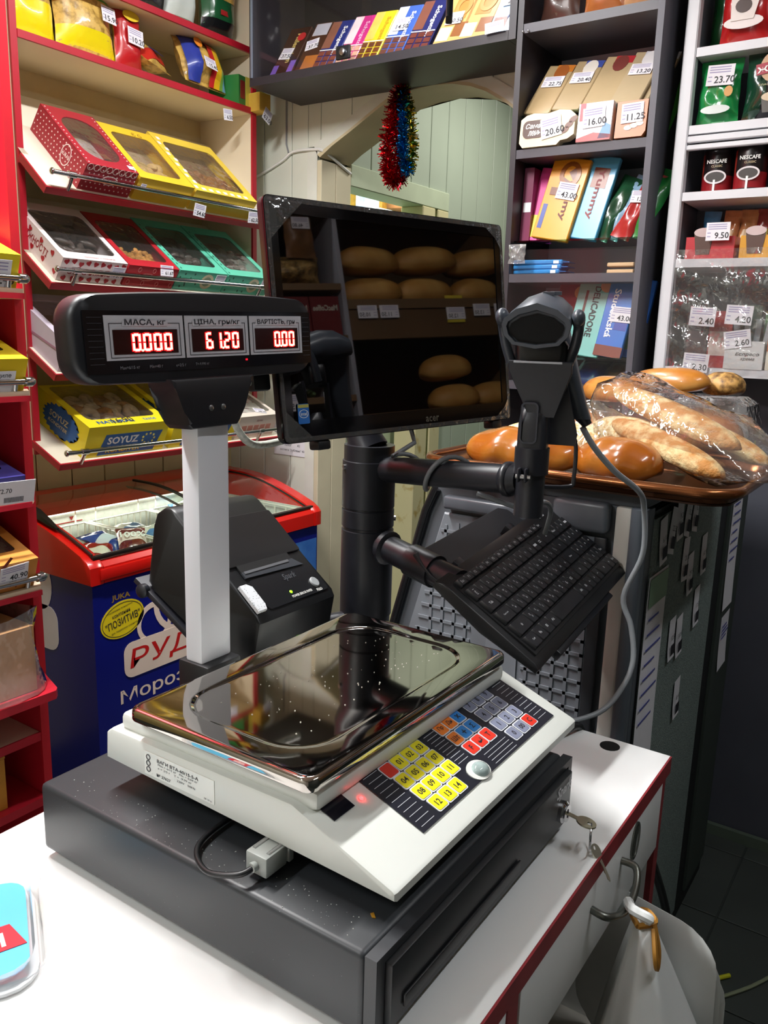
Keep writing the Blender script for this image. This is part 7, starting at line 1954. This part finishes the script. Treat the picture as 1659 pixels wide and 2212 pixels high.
# ================================================================== bread rack behind the cashier (seen mirrored in the monitor)
br = E('bread_rack', 'brown bread rack behind the cashier, mirrored in the monitor', 'rack', I4)
wd = mat('#6e5436', 0.55, n=(7, 0.15))
BY = -0.58
P(br, 'side_panel', box(1.30, 1.32, -0.98, BY, 0.9, 2.5), wd)
P(br, 'side_panel', box(1.640, 1.655, -0.98, BY, 0.9, 2.5), mat('#9a9aa2', 0.4))
P(br, 'side_panel', box(2.37, 2.39, -0.98, BY, 0.9, 2.5), wd)
P(br, 'back_panel', box(1.32, 2.37, -1.0, -0.985, 0.9, 2.5), mat('#5a452c', 0.6))
for (x0, x1, z_, h_) in ((1.656, 2.369, 1.755, 0.03), (1.656, 2.369, 2.15, 0.03), (1.656, 2.369, 1.395, 0.03), (1.321, 1.639, 1.815, 0.02), (1.321, 1.639, 1.655, 0.02), (1.321, 1.639, 1.47, 0.02), (1.321, 1.639, 2.05, 0.02)):
    P(br, 'shelf_board', box(x0, x1, -0.984, BY + 0.005, z_, z_ + h_), wd)
P(br, 'front_board', box(1.656, 2.369, BY - 0.02, BY - 0.002, 1.66, 1.754), mat('#63492c', 0.55))
ylf = mat('#a8742e', 0.55, n=(6, 0.3), hex2='#d0a860')
GR = 'loaves on the bread rack'
for i_, (x_, z_, rz_, l_, lab) in enumerate(((1.79, 1.787, 8, 0.24, 'bagged loaf low beside the rack divider'), (2.00, 1.787, 0, 0.24, 'bagged loaf low in the middle of the rack'), (2.22, 1.787, -6, 0.22, 'bare loaf low at the rack end'), (1.80, 1.890, -8, 0.25, 'bagged loaf above, beside the rack divider'), (2.02, 1.895, 10, 0.25, 'bagged loaf above, in the middle of the rack'), (2.24, 1.89, 30, 0.24, 'bare loaf leaning at the rack end'))):
    bread('bread_loaf', lab, loaf(l_, 0.125, 0.115, 0, 30 + i_, 16, 14), ylf, (x_, BY - 0.09, z_), rz_, 0, 0, 'bread', GR)
for i_, (x_, z_, lab) in enumerate(((2.08, 1.427, 'loaf on the lowest board'), (2.25, 1.427, 'loaf on the lowest board at the rack end'), (2.06, 1.530, 'loaf lying on the two lowest loaves'))):
    bread('bread_loaf', lab, loaf(0.20, 0.12, 0.11, 0, 40 + i_, 16, 14), mat('#b07a34', 0.55, n=(6, 0.3), hex2='#d8ac62'), (x_, BY - 0.10, z_), 5, 0, 0, 'bread', GR)
for i_, x_ in enumerate((1.72, 1.80, 2.06, 2.17, 2.26)):
    M_ = frame((x_, BY + 0.006, 1.745 if i_ != 2 else 1.735), (-1, 0, 0), (0, 0, 1), (0, 1, 0))
    price_tag(None, M_, 0.07 if i_ != 2 else 0.075, 0.04, '1%d.50' % i_, top=('shelf price tag ' + ('beside the rack divider', 'second from the rack divider', 'under the middle loaf, over the yellow card', 'fourth from the rack divider', 'at the end of the bread rack')[i_], 'price tag'))
T('yellow_card', 'yellow notice card on the front of the bread rack', 'card', box(-0.036, 0.036, -0.03, 0.06, 0, 0.001), mat('#d8c43a', 0.5), frame((2.06, BY + 0.0035, 1.735), (-1, 0, 0), (0, 0, 1), (0, 1, 0)))
rr = random.Random(6)
e = E('snack_bag', 'clear bag of crackers on the rack beside the loaves', 'snacks', Tr(1.48, BY - 0.07, 1.836))
P(e, 'bag', pillow(0.26, 0.10, 0.10, 0.01, 0.01, 90), mat('#a8874c', 0.5, n=(40, 0.8), hex2='#5a4420', bump=(60, 0.8, 0.01)), Rz(180))
e = E('candy_bag', 'tagged packet hanging above the crackers', 'snacks', Tr(1.42, BY - 0.04, 1.93))
P(e, 'bag', pillow(0.09, 0.12, 0.04, 0.01, 0.004, 91), mat('#8a98a0', 0.4, n=(20, 0.4)), Rz(180))
price_tag(e, frame((0.0, 0.024, 0.07), (-1, 0, 0), (0, 0, 1), (0, 1, 0)), 0.05, 0.035, '18.60')
e = E('candy_bag', 'brown packet above the crackers by the divider', 'snacks', Tr(1.54, BY - 0.04, 1.925))
P(e, 'bag', pillow(0.10, 0.15, 0.04, 0.01, 0.004, 92), mat('#7a5430', 0.4, n=(20, 0.4)), Rz(180))
price_tag(e, frame((0.0, 0.024, 0.10), (-1, 0, 0), (0, 0, 1), (0, 1, 0)), 0.06, 0.035, '46.80')
for i_ in range(3):
    e = E('coffee_carton', 'dark red coffee carton under the crackers, ' + ('at the rack side', 'in the middle', 'by the divider')[i_], 'coffee box', Tr(1.378 + i_ * 0.104, BY - 0.06, 1.676), 'coffee cartons on the bread rack')
    P(e, 'carton', box(-0.05, 0.05, -0.05, 0.04, 0, 0.125), mat('#6e1c1e', 0.4))
    P(e, 'lettering', text('MacCoffee', 0.018, 0.085, 0.03), mat('#c9c2b4', 0.5), frame((0, 0.0408, 0.09), (-1, 0, 0), (0, 0, 1), (0, 1, 0)))
for i_ in range(16):
    T('wrapped_candy', 'small wrapped candy heaped on the low shelf of the bread rack', 'candy', ellipsoid(0.022, 0.012, 0.010, 8, 5), mat(('#b8bcb4', '#5a7040', '#8a8a90')[i_ % 3], 0.25, 0.4), Tr(1.37 + rr.uniform(0, 0.16), BY - rr.uniform(0.02, 0.09), 1.503 + rr.uniform(0, 0.03)) @ Rz(rr.uniform(0, 360)) @ Rx(rr.uniform(-40, 40)), 'candies on the bread rack')
for i_, x_ in enumerate((1.42, 1.56)):
    price_tag(None, frame((x_, BY + 0.008, 1.478), (-1, 0, 0), (0, 0, 1), (0, 1, 0)), 0.07, 0.05, ('15.92', '15.28')[i_], top=(('price tag under the heaped candies, mirrored low in the monitor', 'price tag beside the divider, mirrored low in the monitor')[i_], 'price tag'))

# ================================================================== crumbs and flecks
rr = random.Random(77)


def flecks(n, x0, x1, y0, y1, z, smin, smax):
    vs, fs = [], []
    for _ in range(n):
        x_, y_, q = rr.uniform(x0, x1), rr.uniform(y0, y1), rr.uniform(smin, smax)
        a = rr.uniform(0, 6.28)
        k_ = len(vs)
        vs += [(x_ + q * math.cos(a + t), y_ + q * math.sin(a + t), z) for t in (0, 2.1, 4.2)] + [(x_, y_, z + q * 0.8)]
        fs += [(k_, k_ + 1, k_ + 3), (k_ + 1, k_ + 2, k_ + 3), (k_ + 2, k_, k_ + 3)]
    return mk(vs, fs, 0)


T('pan_crumbs', 'pale crumbs scattered over the steel scale pan', 'crumbs', flecks(90, 0.56, 0.83, 0.46, 0.58, 1.0392, 0.0005, 0.0013), mat('#e4e0d4', 0.5), kind='stuff')
T('drawer_dust', 'pale dust flecks on the cash drawer top', 'dust', flecks(110, 0.470, 0.503, 0.34, 0.72, 0.9371, 0.0003, 0.0009), mat('#c4c8c4', 0.6), kind='stuff')
T('gold_fleck', 'tiny gold paper scrap on the cash drawer', 'scrap', prism([(0, 0), (0.007, 0.001), (0.006, 0.004), (0.001, 0.003)], 0, 0.0006), mat('#c8932c', 0.35, 0.5), Tr(0.505, 0.335, 0.9373) @ Rz(40))
